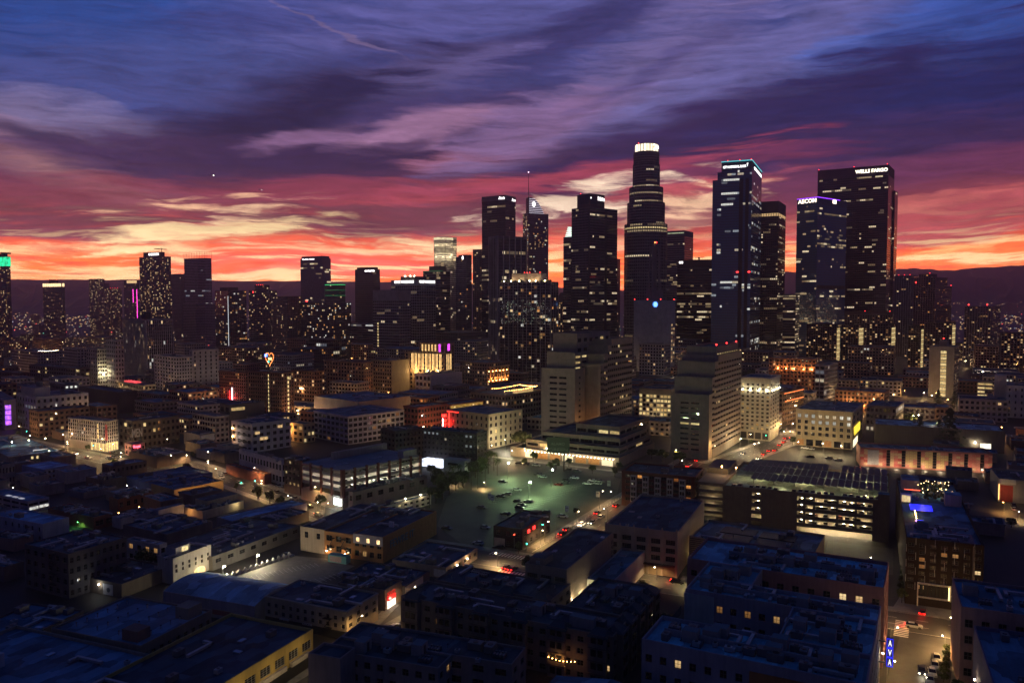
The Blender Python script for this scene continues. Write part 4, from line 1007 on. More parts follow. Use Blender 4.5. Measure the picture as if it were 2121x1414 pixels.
b = M('wide flat grey roofed hall behind the conifers', 1900, 2082, 2200, 893, 940, 66, 'flat_hall', wall=(.13, .11, .10), roof=(.30, .30, .32), nL=0, nR=0, blankL=True, blankR=True, units=6, wl=70)
mb = MB(); g = glow('lit_doorway', (1, .9, .66), 1.6, .4); fL(b).slab(mb, b.wl * .82, b.wl * .90, 1, 5.5, g, 0, .15); mb.build('lit_doorway', b.root)
x, y, _ = fL(b).pt(b.wl * .78, 0, 1.2); point('facade_light', (x, y, 5.5), (1, .86, .55), 1400, b.root, .2); mb = MB(); mb.ball((x, y, 6), .35, BULB_W, 6, 4); mb.build('wall_lamp', b.root)
mb = MB(); mb.face([(8, 22, b.h - .75), (13, 22, b.h - .75), (13, 48, b.h - .75), (8, 48, b.h - .75)], plain('skylight_glass', (.4, .42, .45), .2)); mb.build('skylight', b.root); x, y = 10.5, 35; point('roof_light', (x, y, b.h + 2), (1, .86, .6), 900, b.root, .3)
b = M('white stucco building with a stepped tower at the right edge', 2060, 2150, 2180, 800, 868, 60, 'stucco_block', wall=(.58, .53, .48), near=True, objs=True, nL=7, nR=2, nf=5, pier=.72, sp=.55, lit=.12, style='warm', units=2)
mb = MB(); mb.box(0, 7, b.wl - 8, b.wl, 0, b.h + 7.5, wall_mat((.58, .53, .48))); mb.build('corner_tower', b.root)
x, y, _ = fL(b).pt(b.wl * .25, 0, 8); point('facade_light', (x, y, 9), (1, .85, .6), 3500, b.root, .3)
b = M('small parking structure with lit decks left of the white stucco building', 2025, 2056, 2064, 790, 832, 60, 'parking_structure', wall=(.30, .26, .22), lit=.9, style='yellow', pier=.08, sp=.55, bay=6, fh=3.2)

# --- government office towers: stepped beige slabs
GOV = (.31, .25, .205)
gm = wall_mat(GOV, .85, .16, .3, 'beige_precast_panels')
b = place('government_tower', 'largest beige stepped office tower, left of its smaller twin', 1121, 1191, 1230, 764, Yb(914), 60, 'building', wr=15)
w, n = MB(), MB(); stepA = b.h; zA2, zA3, zB = zpx(b, 731), zpx(b, 692), zpx(b, 706)
kw = dict(wallm=gm, mbs=(w, n), near=True, style='yellow', fh=4.0, parapet=1.2, objs=True, nx=2, ny=1, sink=.45, roof=(.07, .075, .085), frame=FRAME)
build(b, nL=2, nf=10, edge=b.wl * .22, gf=6, topblank=3, pier=.22, sp=.62, lit=.0, nR=1, **{**kw})
build(b, x0=4, x1=24, y0=2, y1=b.wl - 2, z0=stepA - 2, z1=zA2, nL=0, nR=2, blankL=True, nf=3, pier=.25, sp=.6, lit=.45, **kw)
build(b, x0=11, x1=66, y0=4, y1=b.wl - 3, z0=zA2 - 2, z1=zA3, nL=0, nR=6, blankL=True, nf=2, pier=.35, sp=.6, lit=.35, **kw)
for xs, zz_ in ((18, zpx(b, 757)), (24, zpx(b, 736)), (30, zpx(b, 719)), (36, zB)):
    first = xs == 18
    if first: build(b, x0=18, x1=24.2, y0=-10, y1=16, z1=zz_, nL=0, blankL=True, nR=2, nf=10, gf=6, pier=.06, sp=.55, lit=.06, topblank=2, **{k: v for k, v in kw.items() if k not in ('fh', 'nx')}, nx=3)
    else:
        x1 = {24: 30.2, 30: 36.2, 36: 74}[xs]; nn = {24: 2, 30: 2, 36: 10}[xs]
        build(b, x0=xs, x1=x1, y0=-10, y1=16, z1=zz_, nL=0, blankL=True, nR=nn, nf=round((zz_ - 6) / 4.1), gf=6, pier=.06, sp=.55, lit=.07, topblank=2, **{k: v for k, v in kw.items() if k not in ('fh', 'nx')}, nx=3)
finish(b, w, n)
w, n = MB(), MB()
mbp = dict(wallm=gm, near=True, style='yellow', parapet=1.0, nx=3, ny=1, sink=.5, mbs=(w, n), roof=(.07, .075, .085), roofname='podium_roof')
build(b, x0=-36, x1=12, y0=-46, y1=-18, z1=18, nL=4, nR=5, nf=2, gf=7, pier=.14, sp=.6, lit=.05, **mbp)
build(b, x0=-46, x1=-2, y0=-50, y1=0, z1=13, nL=6, nR=4, nf=1, gf=8, pier=.12, sp=.5, lit=.0, **mbp)
build(b, x0=-54, x1=-4, y0=-53, y1=6, z1=9.2, nL=7, nR=4, nf=1, gf=5, pier=.12, sp=.5, lit=.1, **mbp)
build(b, x0=-62, x1=-6, y0=-56, y1=12, z1=5.4, nL=0, nR=0, blankL=True, blankR=True, **mbp)
w.build('podium_wall', b.root); n.build('podium_window', b.root, kind='stuff')
fa = Facade((-62, 12), (-62, -56)); GOVF = fa; mb = MB()
for k in range(7):
    fa.slab(mb, 10 + k * 8, 16.5 + k * 8, .4, 3.4, LITS['warm'][2] if k % 3 else glow('shop_glow', (1, .86, .55), .9), 0, .1)
mb.build('shopfront', b.root, kind='stuff')
mbl = MB(); mbl.ball((0, 0, 0), .2, BULB_W, 6, 4); ml = mbl.mesh('canopy_lamp')
for k in range(26):
    x, y, _ = fa.pt(10 + k * 2.2, 0, .5); link('canopy_lamp', ml, b.root, loc=(x, y, 4.2))
for k in range(9):
    x, y, _ = fa.pt(11 + k * 6.6, 0, 2.4); point('canopy_light', (x, y, 4.0), (1, .80, .46), 420, b.root, .4)
GOVB = b
b = place('government_tower', 'smaller beige stepped office tower with bright windows on its top floor', 1390, 1469, 1535, 818, Yb(953), 60, 'building')
w, n = MB(), MB(); kw['mbs'] = (w, n); W_ = b.wr
build(b, x1=6.2, nL=2, nf=10, edge=b.wl * .22, gf=4, topblank=2.5, pier=.2, sp=.60, lit=.07, nR=1, **kw)
for xs, x1, zz_, nn in ((6, 11.2, zpx(b, 784), 1), (11, 18.2, zpx(b, 752), 2), (18, W_, zpx(b, 740), max(6, int((W_ - 18) / 5.4)))):
    build(b, x0=xs, x1=x1, z1=zz_, nL=0, blankL=True, nR=nn, nf=round((zz_ - 4) / 3.5), gf=4, pier=.07, sp=.55, lit=.03, topblank=2, **{k: v for k, v in kw.items() if k not in ('fh', 'nx')}, nx=3)
build(b, x0=22, x1=W_ - 1, y0=2, y1=b.wl - 2, z0=zpx(b, 741), z1=zpx(b, 722), nL=0, blankL=True, nR=9, nf=1, gf=0, topblank=2.5, pier=.2, sp=.5, lit=.75, **kw)
finish(b, w, n)
for k in range(3): beacon(b, 24 + k * (W_ - 26) / 2, 3, zpx(b, 722), .8)
b = M('short block with glowing yellow windows between the two beige towers', 1324, 1390, 1405, 806, 890, 62, 'lit_block', wall=(.34, .28, .20), nL=9, nf=5, gf=9, lit=.78, style='yellow', pier=.3, sp=.42, units=3, topblank=3)
x, y, _ = fL(b).pt(b.wl * .5, 0, 6); point('facade_light', (x, y, 7), (1, .8, .5), 2500, b.root, .4)
b = M('ornate grey block with one lit window column behind the beige towers', 1324, 1376, 1388, 712, 790, 62, 'ornate_block', wall=(.30, .26, .25), lit=.09, style='warm', **OLD)
b = place('residential_tower', 'gridded glass residential tower with a planted lit roof terrace', 1035, 1141, 1156, 583, 880, 64, 'tower')
build(b, wall=(.15, .14, .14), lit=.07, style='mix', pier=.12, sp=.20, bay=3.4, fh=3.3, parapet=1.2)
mb = MB(); mb.box(5, b.wr - 1, b.wl * .22, b.wl * .80, b.h - 1, b.h + 9.5, wall_mat((.34, .30, .28))); mb.build('penthouse', b.root)
mb = MB(); fm = wall_mat((.28, .26, .26))
for k in range(12): fL(b).slab(mb, b.wl * k / 11.0 * .985, b.wl * k / 11.0 * .985 + .5, 0, b.h, fm, 0, .6)
for k in range(4): fR(b).slab(mb, b.wr * k / 3.0 * .97, b.wr * k / 3.0 * .97 + .5, 0, b.h, fm, 0, .6)
mb.build('vertical_fin', b.root, kind='stuff')
mb = MB(); lf = plain('terrace_plants', (.05, .07, .03), .9)
for k in range(40): mb.ball((rng.uniform(.8, 4), rng.uniform(1, b.wl - 1), b.h + rng.uniform(0, 1.4)), rng.uniform(.6, 1.4), lf, 5, 4)
mb.build('terrace_plant', b.root, kind='stuff')
for u in (.12, .3, .42, .62, .78, .92):
    mbl = MB(); mbl.ball((1.2, b.wl * u, b.h + 1.0), .5, BULB_W, 6, 4); mbl.build('terrace_lamp', b.root); point('terrace_light', (1.2, b.wl * u, b.h + 2.2), WARM, 1400, b.root, .3)
for u in (.25, .45, .5, .55): beacon(b, 6, b.wl * u, b.h + 9.5, .8)
mb = MB()
for i in range(240): u = rng.uniform(1, b.wl - 2); z = zpx(b, 672) + rng.random() * (zpx(b, 622) - zpx(b, 672)); fL(b).quad(mb, u, u + .5, z, z + .5, rng.choice(LITS['cool'] + [glow('glint_pale_green', (.7, 1, .6), .8)]), .12)
mb.build('painted_light_glint', b.root, kind='stuff')  # glowing quads painted on as reflected city lights, not real windows
b = M('gabled old block with lit windows between the residential tower and the sign crown tower', 1150, 1172, 1184, 624, 745, 60, 'gabled_block', wall=(.14, .10, .09), lit=.28, **{**OLD, 'cornice': 0})
mb = MB(); W_ = b.wl; rm = roof_mat((.12, .08, .07)); mb.face([(0, 0, b.h), (0, W_, b.h), (0, W_ * .5, b.h + W_ * .75)], wall_mat((.14, .10, .09))); mb.face([(b.wr, 0, b.h), (b.wr, W_, b.h), (b.wr, W_ * .5, b.h + W_ * .75)], wall_mat((.14, .10, .09)))
mb.face([(0, 0, b.h), (b.wr, 0, b.h), (b.wr, W_ / 2, b.h + W_ * .75), (0, W_ / 2, b.h + W_ * .75)], rm); mb.face([(0, W_, b.h), (b.wr, W_, b.h), (b.wr, W_ / 2, b.h + W_ * .75), (0, W_ / 2, b.h + W_ * .75)], rm); mb.build('gable_roof', b.root)

# --- centre
b = M('blue grey office block with ribbons of white lit windows before the double sign block', 713, 800, 872, 671, 738, 58, 'office_block', wall=(.10, .10, .12), roof=(.13, .14, .17), lit=.13, style='cool', pier=.05, sp=.5, bay=3, fh=4, units=5)
b = M('long low tan block with paired lit windows right of the ribbon windowed block', 850, 948, 1006, 689, 752, 60, 'long_block', wall=(.17, .14, .12), lit=.14, style='office', pier=.4, sp=.45, bay=3.2, fh=3.8, units=4)
b = M('wide brown block left of the ribbon windowed block', 605, 668, 712, 676, 742, 58, 'long_block', wall=(.16, .12, .11), lit=.09, units=5, **OLD)
b = M('low block with four lit panels on a dark striped wall', 634, 690, 716, 702, 765, 58, 'striped_block', wall=(.10, .10, .09), lit=.14, style='cool', pier=.2, sp=.3, bay=4, fh=5, units=3)
b = M('dark brick block with six small red lit windows', 604, 650, 690, 722, 775, 58, 'brick_block', wall=(.12, .08, .07), lit=.05, style='orange', units=3, **OLD)
b = M('brick block on the left of the heart sign hotel pair, neon strip on its front', 453, 508, 514, 771, 850, 62, 'brick_hotel', wall=(.17, .07, .055), lit=.05, style='orange', nL=13, nf=12, near=True, objs=False, pier=.5, sp=.4, cornice=1.2, units=4)
mb = MB(); fL(b).slab(mb, b.wl * .51, b.wl * .53, b.h * .10, b.h * .58, glow('neon_white', (1, .75, .8), 5), .5, 1.0); mb.build('neon_strip', b.root); mb = MB(); fL(b).slab(mb, b.wl * .40, b.wl * .42, b.h * .15, b.h * .5, glow('neon_red', (1, .03, .03), 4), .2, .4); mb.build('neon_strip', b.root)
x, y, _ = fL(b).pt(b.wl * .5, 0, 2.5); point('neon_light', (x, y, b.h * .3), (1, .04, .05), 3500, b.root, .8)
b = M('dark brick hotel carrying a heart shaped neon sign on its roof', 514, 583, 608, 771, 868, 62, 'brick_hotel', wall=(.15, .075, .05), lit=.045, style='warm', nL=15, nR=5, nf=12, near=True, objs=False, pier=.45, sp=.38, cornice=1.2, units=4)
mb = MB()
for k in range(11): fL(b).slab(mb, b.wl * .60, b.wl * .625, 2 + k * b.h / 12, 3.9 + k * b.h / 12, LITS['yellow'][0], 0, .1)
for k in range(9): fR(b).slab(mb, b.wr * .48, b.wr * .60, 4 + k * b.h / 11, 6 + k * b.h / 11, LITS['yellow'][0], 0, .1)
mb.build('stair_window', b.root, kind='stuff')
# heart sign: frame of steel with neon outline and lettering
s = thing('heart_sign', 'heart shaped neon roof sign on the dark brick hotel', 'sign', tuple(Vector((b.C.x, b.C.y, b.h)) + Vector((-math.sin(b.th), math.cos(b.th), 0)) * (b.wl * .52) + Vector((math.cos(b.th), math.sin(b.th), 0)) * 6), b.th - R(90))
kx = b.Y / F; cz = zpx(b, 745) - b.h; mbh = MB(); pts = []
for k in range(41):
    tt = 2 * math.pi * k / 40; pts.append((12.0 * math.sin(tt) ** 3 * .30 * kx * 3.2, 0, cz + (13 * math.cos(tt) - 5 * math.cos(2 * tt) - 2 * math.cos(3 * tt) - math.cos(4 * tt)) * .29 * kx * 3.4))
for k in range(40): mbh.tube(pts[k], pts[k + 1], .22, glow('neon_orange', (1, .25, .06), 4.0) if (k // 4) % 5 else glow('neon_dim', (.3, .1, .03), .4), 4)
mbh.build('heart_outline', s, kind='stuff')
mb = MB(); mb.tube((-2.5, .5, 0), (-2.5, .5, cz + 3), .2, DARK, 5); mb.tube((2.5, .5, 0), (2.5, .5, cz + 3), .2, DARK, 5); mb.tube((-4, .5, cz - 1), (4, .5, cz - 1), .15, DARK, 5); mb.tube((-4, .5, cz + 2), (4, .5, cz + 2), .15, DARK, 5); mb.build('sign_frame', s)
fs = Facade((-6, 0), (6, 0)); lettering(s, 'ROS', fs, 5.2, 8.6, cz - 1.0, cz + .8, glow('neon_yellow', (1, .7, .25), 4), off=.3); lettering(s, 'MI', fs, 1.2, 4.0, cz + 1.4, cz + 3.4, glow('neon_blue', (.08, .2, 1), 6), off=.3); lettering(s, 'HO', fs, 4.4, 6.2, cz - 3.2, cz - 1.8, glow('neon_teal', (.1, .9, .7), 2.5), off=.3)
b = M('plain brick block with a lit wall lamp right of the heart sign hotel', 604, 656, 672, 768, 833, 60, 'brick_block', wall=(.19, .10, .065), lit=.09, style='warm', units=3, **OLD)
x, y, _ = fL(b).pt(b.wl * .4, 0, 1.5); point('facade_light', (x, y, b.h * .4), WARM, 2500, b.root, .3); mb = MB(); mb.ball((x, y, b.h * .42), .45, BULB_W, 6, 4); mb.build('wall_lamp', b.root)
b = M('brick warehouse with orange and pink lit windows', 671, 754, 772, 750, 822, 60, 'brick_block', wall=(.25, .14, .085), lit=.06, style='orange', nL=14, nf=9, near=True, objs=False, pier=.5, sp=.42, units=4, cornice=1.0)
b = M('tan block with a windowless side wall right of the brick warehouse', 768, 811, 848, 746, 818, 55, 'tan_block', wall=(.24, .185, .12), lit=.07, nR=0, blankR=True, pier=.5, sp=.5, bay=3.2, fh=3.6, units=3)
b = M('art deco block with golden floodlit pilasters and two magenta lit windows', 838, 921, 941, 731, 816, 62, 'art_deco_block', wall=(.30, .20, .11), lit=.12, style='warm', nL=9, nR=3, pier=.6, sp=.4, bay=4, fh=4, finish=False, place_only=True)
w, n = build(b, wall=(.30, .20, .11), lit=.10, style='warm', nL=9, nR=3, pier=.6, sp=.4, fh=4, finish=False); w, n = build(b, wall=(.30, .20, .11), lit=0, nL=7, nR=3, y1=b.wl * .62, z0=b.h - 1, z1=b.h + 9.5, x0=0, pier=.6, sp=.3, fh=9, mbs=(w, n)); finish(b, w, n)
mb = MB(); g = glow('gold_glow', (1, .62, .24), 1.6, .35, .25)  # floodlight put into the pilasters as their own glow
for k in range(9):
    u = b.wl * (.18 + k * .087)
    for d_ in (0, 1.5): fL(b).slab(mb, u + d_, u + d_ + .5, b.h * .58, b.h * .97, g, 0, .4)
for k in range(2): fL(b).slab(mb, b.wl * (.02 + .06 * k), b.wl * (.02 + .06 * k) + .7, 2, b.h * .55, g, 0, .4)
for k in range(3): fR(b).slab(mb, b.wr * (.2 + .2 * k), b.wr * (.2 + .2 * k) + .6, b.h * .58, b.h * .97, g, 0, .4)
for k in range(5): fL(b).slab(mb, b.wl * (.44 + k * .08), b.wl * (.44 + k * .08) + 1.5, b.h + 1.5, b.h + 8, glow('gold_glow', (1, .62, .24), 1.0, .4, .3), 0, .4)
mb.build('glowing_pilaster', b.root, kind='stuff'); mb = MB(); mg = glow('magenta_flood', (.85, .08, 1), 1.6, .3); fL(b).slab(mb, b.wl * .86, b.wl * .90, b.h + 1, b.h + 8.5, mg, 0, .4); mb.build('magenta_window', b.root); mb = MB(); fR(b).slab(mb, b.wr * .3, b.wr * .5, b.h + 2, b.h + 8.5, mg, 0, .4); mb.build('magenta_window', b.root)
for u in (.3, .55, .8):
    x, y, _ = fL(b).pt(b.wl * u, 0, 3); point('facade_light', (x, y, b.h * .55), (1, .66, .28), 6000, b.root, .5)
mb = MB(); mb.tube((4, b.wl * .3, b.h + 9), (4, b.wl * .3, b.h + 24), .3, METAL, 5, .1); mb.build('flag_pole', b.root)
b = M('white narrow block with a blank side wall before the art deco block', 860, 892, 957, 776, 828, 50, 'white_block', wall=(.44, .41, .42), nL=4, nf=4, nR=0, blankR=True, lit=.0, near=True, objs=False, pier=.45, sp=.45, units=3)
b = M('brown hotel with an orange lit columned arcade near its top', 953, 1009, 1056, 751, 822, 52, 'arcaded_hotel', wall=(.20, .125, .095), lit=.10, style='warm', units=4, **OLD)
mb = MB(); oc = wall_mat((.4, .24, .12))
for k in range(6): x, y, _ = fR(b).pt(b.wr * (.12 + .155 * k), 0, .9); mb.tube((x, y, b.h * .42), (x, y, b.h * .84), .55, oc, 8)
fR(b).slab(mb, b.wr * .08, b.wr * .95, b.h * .84, b.h * .88, oc, 0, 1.6); fR(b).slab(mb, b.wr * .08, b.wr * .95, b.h * .40, b.h * .42, oc, 0, 1.6); mb.build('arcade', b.root)
for k in range(6):
    x, y, _ = fR(b).pt(b.wr * (.05 + .155 * k), 0, 1.0); mbl = MB(); mbl.ball((x, y, b.h * .46), .35, BULB_O, 6, 4); mbl.ball((x, y, b.h * .74), .35, BULB_O, 6, 4); mbl.build('arcade_lamp', b.root, kind='stuff'); point('arcade_light', (x, y, b.h * .52), ORANGE, 900, b.root, .25)
b = M('old brown block with a glazed lit rooftop room and string lights', 975, 1046, 1126, 818, 884, 50, 'old_block', wall=(.17, .13, .11), lit=.08, units=4, **OLD)
mb = MB(); fm_ = b.wl * .25; mb.box(b.wr * .4, b.wr * .8, 3, 8, b.h - .8, b.h + 2.4, LITS['yellow'][1], top=roof_mat((.1, .1, .12))); mb.build('rooftop_room', b.root)
SBULB = glow('string_bulb', (1, .66, .3), 9.0)
def string_lights(parent, pts, n, col=SBULB, r=.12, name='string_light'):
    mb = MB()
    for (a, c) in zip(pts, pts[1:]):
        a, c = Vector(a), Vector(c)
        for k in range(n): p = a.lerp(c, k / n); p.z -= .9 * math.sin(math.pi * k / n) * .6; mb.ball(tuple(p), r, col, 5, 3)
    return mb.build(name, parent, kind='stuff')
string_lights(b.root, [(2, 2, b.h + 2.5), (b.wr * .9, 3, b.h + 3), (b.wr * .9, b.wl * .6, b.h + 3), (3, b.wl * .5, b.h + 3)], 14, BULB_O, .2)
b = M('beige block with four small lit windows behind the white five storey block', 650, 742, 850, 832, 884, 48, 'beige_block', wall=(.33, .29, .25), roof=(.14, .15, .18), nL=0, blankL=True, nR=0, blankR=True, units=12)
b = M('white five storey office block with regular dark windows', 650, 721, 837, 862, 921, 46, 'white_block', wall=(.46, .42, .43), roof=(.11, .12, .15), nL=8, nR=12, nf=5, near=True, pier=.26, sp=.42, lit=.06, litL=.05, style='warm', units=8, ny=2, nx=3, cornice=.7)
b = M('long red brick row with a pale cornice behind the dark apartment block', 836, 866, 926, 843, 905, 50, 'red_brick_row', wall=(.20, .055, .045), lit=.05, nR=10, nf=5, units=6, **{k: v for k, v in OLD.items() if k != 'bay'})
b = M('red brick block with glowing yellow parapet lines behind the neon hotel', 900, 925, 1002, 838, 893, 48, 'red_brick_row', wall=(.20, .06, .045), lit=.09, **OLD)
mb = MB()
for k in range(3): fR(b).slab(mb, b.wr * .1, b.wr * .97, b.h - 1.2 - k * .9, b.h - .95 - k * .9, glow('amber_line', (1, .6, .12), .8), 0, .3)
mb.build('light_line', b.root)
b = M('old hotel with a red vertical neon sign and a beige lamp lit side wall', 924, 1012, 1082, 858, 930, 50, 'neon_hotel', wall=(.36, .29, .19), roof=(.10, .11, .14), nL=9, nR=7, nf=5, near=True, pier=.62, sp=.45, lit=.04, litL=.05, style='warm', units=3, ny=2, nx=1)
fa = fL(b); mb = MB(); sx, sy, _ = fa.pt(.6, 0, 1.6)
mb = MB(); mb.box(sx - 1.6, sx + 1.2, sy - .2, sy + .2, b.h * .12, b.h * .92, plain('sign_case', (.12, .01, .01))); mb.build('sign_case', b.root)
gl_ = glow('neon_red', (1, .03, .02), 7)
fs = Facade((sx - 1.6, sy - .25), (sx + 1.2, sy - .25))
fs2 = Facade((sx - 1.65, sy + 1.0), (sx - 1.65, sy - 1.0))
for k, ch in enumerate('HOTEL'):
    z = b.h * (.78 - .145 * k); lettering(b.root, ch, fs, .5, 2.3, z, z + 2.0, gl_, off=.05); lettering(b.root, ch, fs2, .1, 1.9, z, z + 2.0, gl_, off=.05)
mb = MB(); mb.box(sx - 2.2, sx - 1.9, sy - .15, sy + .15, b.h * .02, b.h * .75, glow('neon_white', (1, .85, .9), 6)); mb.build('neon_strip', b.root); mb = MB(); fL(b).slab(mb, 2.6, 2.9, .5, b.h - 1.5, gl_, 0, .25); fL(b).slab(mb, 1, b.wl * .3, b.h - 1.2, b.h - 1.0, gl_, 0, .25); mb.build('neon_strip', b.root, kind='stuff')
point('neon_light', (sx - .5, sy - 1.5, b.h * .5), (1, .02, .015), 500, b.root, .8); x, y, _ = fa.pt(4, 0, 2); point('neon_light', (x, y, b.h * .65), (1, .02, .015), 700, b.root, .6)
b = M('dark apartment block, front wing with rows of small lit windows', 876, 988, 1009, 897, 977, 62, 'apartment_block', wall=(.055, .05, .055), roof=(.06, .065, .08), nL=13, nR=3, nf=6, near=True, pier=.5, sp=.5, lit=.15, style='cool', gf=4, units=6)
mb = MB(); mb.box(-6, -.02, 4, b.wl * .5, 0, 6.5, wall_mat((.5, .48, .46))); mb.build('white_lobby', b.root); mb = MB(); mb.box(-6.15, -6.02, 8, b.wl * .42, 3.4, 4.8, GL); mb.build('lobby_window', b.root)
mb = MB(); mb.box(-5, -.02, b.wl * .55, b.wl * .92, 1.0, 5.0, glow('screen_white', (.8, .85, 1), 1.5, .5, .4)); mb.build('lit_screen', b.root)
b = M('dark apartment block, side wing behind the lit parking garage', 788, 818, 880, 893, 962, 40, 'apartment_block', wall=(.055, .05, .055), roof=(.06, .065, .08), nL=4, nR=8, nf=6, near=True, objs=False, pier=.5, sp=.5, lit=.10, style='cool', units=5)

# --- left
b = M('tall pale pinstriped tower with dark slit windows', 254, 303, 358, 661, 800, 45, 'pinstriped_tower', wall=(.34, .31, .31), roof=(.1, .1, .12), lit=.05, style='mix', pier=.34, sp=.14, bay=2.1, fh=3.6, fins=.7, finmat=wall_mat((.42, .39, .39)), units=4, parapet=1.5)
mb = MB(); mb.box(b.wr * .1, b.wr * .25, b.wl * .1, b.wl * .3, b.h - 1, b.h + 7, wall_mat((.05, .05, .06))); mb.build('penthouse', b.root)
b = M('beige block under the foot of the pinstriped tower, red roof sign above', 243, 300, 322, 797, 826, 50, 'low_block', wall=(.40, .35, .28), lit=.06, **OLD)
mb = MB(); mb.box(4, 10, b.wl * .5, b.wl * .9, b.h - .5, b.h + .6, glow('sign_red_glow', (1, .08, .1), 1.2, .4)); mb.build('red_sign', b.root)
b = M('white many windowed block with a blank side bay right of the pinstriped tower', 319, 365, 398, 739, 828, 46, 'white_block', wall=(.50, .46, .42), lit=.03, nL=8, nR=6, nf=12, near=True, objs=False, pier=.5, sp=.48, units=6, cornice=.9)
b = M('tall white block with five columns of narrow dark windows', 392, 398, 453, 725, 818, 46, 'white_block', wall=(.46, .41, .36), lit=.04, nL=1, nR=5, nf=11, near=True, objs=False, pier=.74, sp=.5, units=2)
b = M('grey block whose lower walls are lit pale yellow by a floodlight', 178, 201, 221, 722, 812, 48, 'grey_block', wall=(.36, .33, .30), lit=.03, nL=5, nR=4, nf=11, near=True, objs=False, pier=.48, sp=.48)
x, y, _ = fR(b).pt(b.wr * .4, 0, 5); point('flood_light', (x, y, b.h * .45), (1, .9, .5), 6000, b.root, .5); mb = MB(); mb.ball((x, y - 1, b.h * .42), .6, BULB_W, 6, 4); mb.build('flood_lamp', b.root)
b = M('taller grey block touching the pinstriped tower on its left', 219, 238, 256, 704, 815, 46, 'grey_block', wall=(.38, .34, .33), lit=.03, nL=5, nR=3, nf=12, near=True, objs=False, pier=.55, sp=.48)
b = M('long pale block with a lit roof line, in the left distance', 24, 78, 128, 728, 778, 52, 'long_block', wall=(.33, .30, .29), lit=.04, units=5, **OLD)
string_lights(b.root, [(2, 2, b.h + .6), (b.wr * .9, 2, b.h + .6)], 20, BULB_W, .22, 'roof_light')
b = M('pale block with a lit roof terrace left of the grey floodlit block', 128, 160, 180, 722, 785, 50, 'long_block', wall=(.32, .29, .28), lit=.04, units=3, **OLD)
b = M('dark block with a row of bright yellow and violet windows', 60, 156, 186, 762, 812, 58, 'dark_block', wall=(.12, .10, .10), lit=.10, style='yellow', pier=.4, sp=.5, bay=4.4, fh=4, units=5)
mb = MB(); vi = glow('violet_window', (.22, .06, 1), 1.4)
for k in range(4): fL(b).slab(mb, b.wl * (.38 + .035 * k), b.wl * (.38 + .035 * k) + 2, 7, 9.4, vi, 0, .1)
mb.build('violet_window', b.root, kind='stuff')
b = M('brown gabled brick block at the left edge with orange lit windows', -30, 40, 62, 772, 812, 58, 'brick_block', wall=(.17, .09, .06), lit=.12, style='orange', units=3, **OLD)
b = M('white industrial block with a water tank, lit windows in one column', 34, 74, 183, 822, 893, 50, 'white_block', wall=(.40, .38, .40), roof=(.09, .10, .13), nL=7, nR=9, nf=5, near=True, pier=.55, sp=.5, lit=.03, style='cool', units=6)
mb = MB(); mb.box(2, 12, b.wl * .2, b.wl * .9, b.h - .6, b.h + 5.5, wall_mat((.36, .34, .36)), top=roof_mat((.1, .1, .13))); mb.tube((9, b.wl * .5, b.h + 5), (9, b.wl * .5, b.h + 9), 2.2, wall_mat((.1, .12, .16)), 10); mb.build('penthouse', b.root)
mb = MB()
for k in range(4): fR(b).slab(mb, b.wr * .36, b.wr * .39, 3.5 + k * 4.2, 5.6 + k * 4.2, LITS['cool'][0], 0, .1)
fR(b).slab(mb, b.wr * .52, b.wr * .55, 6, 8.3, LITS['cool'][0], 0, .1); mb.build('stair_window', b.root, kind='stuff')
b = M('pale block at the left edge with a column of violet lit screens', -40, 8, 33, 828, 890, 40, 'pale_block', wall=(.30, .27, .34), nL=3, nR=0, blankR=True, lit=.02, **{k: v for k, v in OLD.items() if k != 'bay'})
for k in range(4):
    mb = MB(); fR(b).slab(mb, b.wr * .08, b.wr * .55, 3.4 + k * 3.6, 6.4 + k * 3.6, glow('violet_screen', (.42, .10, 1), 1.7, .5, .5), 0, .2); mb.build('violet_screen', b.root)
b = M('dark flat roofed warehouse between white block and parked trees', 163, 246, 284, 812, 856, 52, 'warehouse', wall=(.11, .08, .08), roof=(.07, .075, .09), nL=0, nR=0, blankL=True, blankR=True, units=4)
b = M('pilastered corner block with a brightly lit shop corner and red vertical sign', 141, 217, 244, 872, 936, 62, 'corner_block', wall=(.32, .28, .27), roof=(.09, .11, .15), nL=17, nR=6, nf=6, near=True, objs=False, pier=.42, sp=.2, lit=.03, style='warm', gf=5, units=6, cornice=.6)
mb = MB()
for k in range(9): fL(b).slab(mb, b.wl * .62 + k * 1.8, b.wl * .62 + k * 1.8 + 1.3, .4, 5, LITS['yellow'][k % 2], 0, .1)
for k in range(5): fR(b).slab(mb, .5 + k * b.wr * .19, .5 + k * b.wr * .19 + b.wr * .14, .4, 5.4, LITS['yellow'][0], 0, .1)
mb.build('shopfront', b.root, kind='stuff'); mb = MB(); fR(b).slab(mb, 0, .5, 7, b.h - 2, plain('red_sign', (.3, .03, .04)), 0, 1.5); mb.build('vertical_sign', b.root)
mb = MB()
for k in range(3): fL(b).slab(mb, b.wl * .80, b.wl * .825, b.h * (.42 + .17 * k), b.h * (.42 + .17 * k) + 2.4, LITS['yellow'][0], 0, .1)
mb.build('stair_window', b.root, kind='stuff')
x, y, _ = fL(b).pt(b.wl * .85, 0, 7); point('shop_light', (x, y, 5), (1, .8, .42), 2600, b.root, .4); x, y, _ = fR(b).pt(b.wr * .4, 0, 6); point('shop_light', (x, y, 6), (1, .8, .42), 2800, b.root, .4)
b = M('dark block with white wall lettering right of the pilastered corner block', 246, 274, 372, 872, 930, 50, 'dark_block', wall=(.10, .085, .08), roof=(.06, .07, .085), nL=3, nR=10, nf=4, pier=.5, sp=.5, lit=.06, style='yellow', units=4)
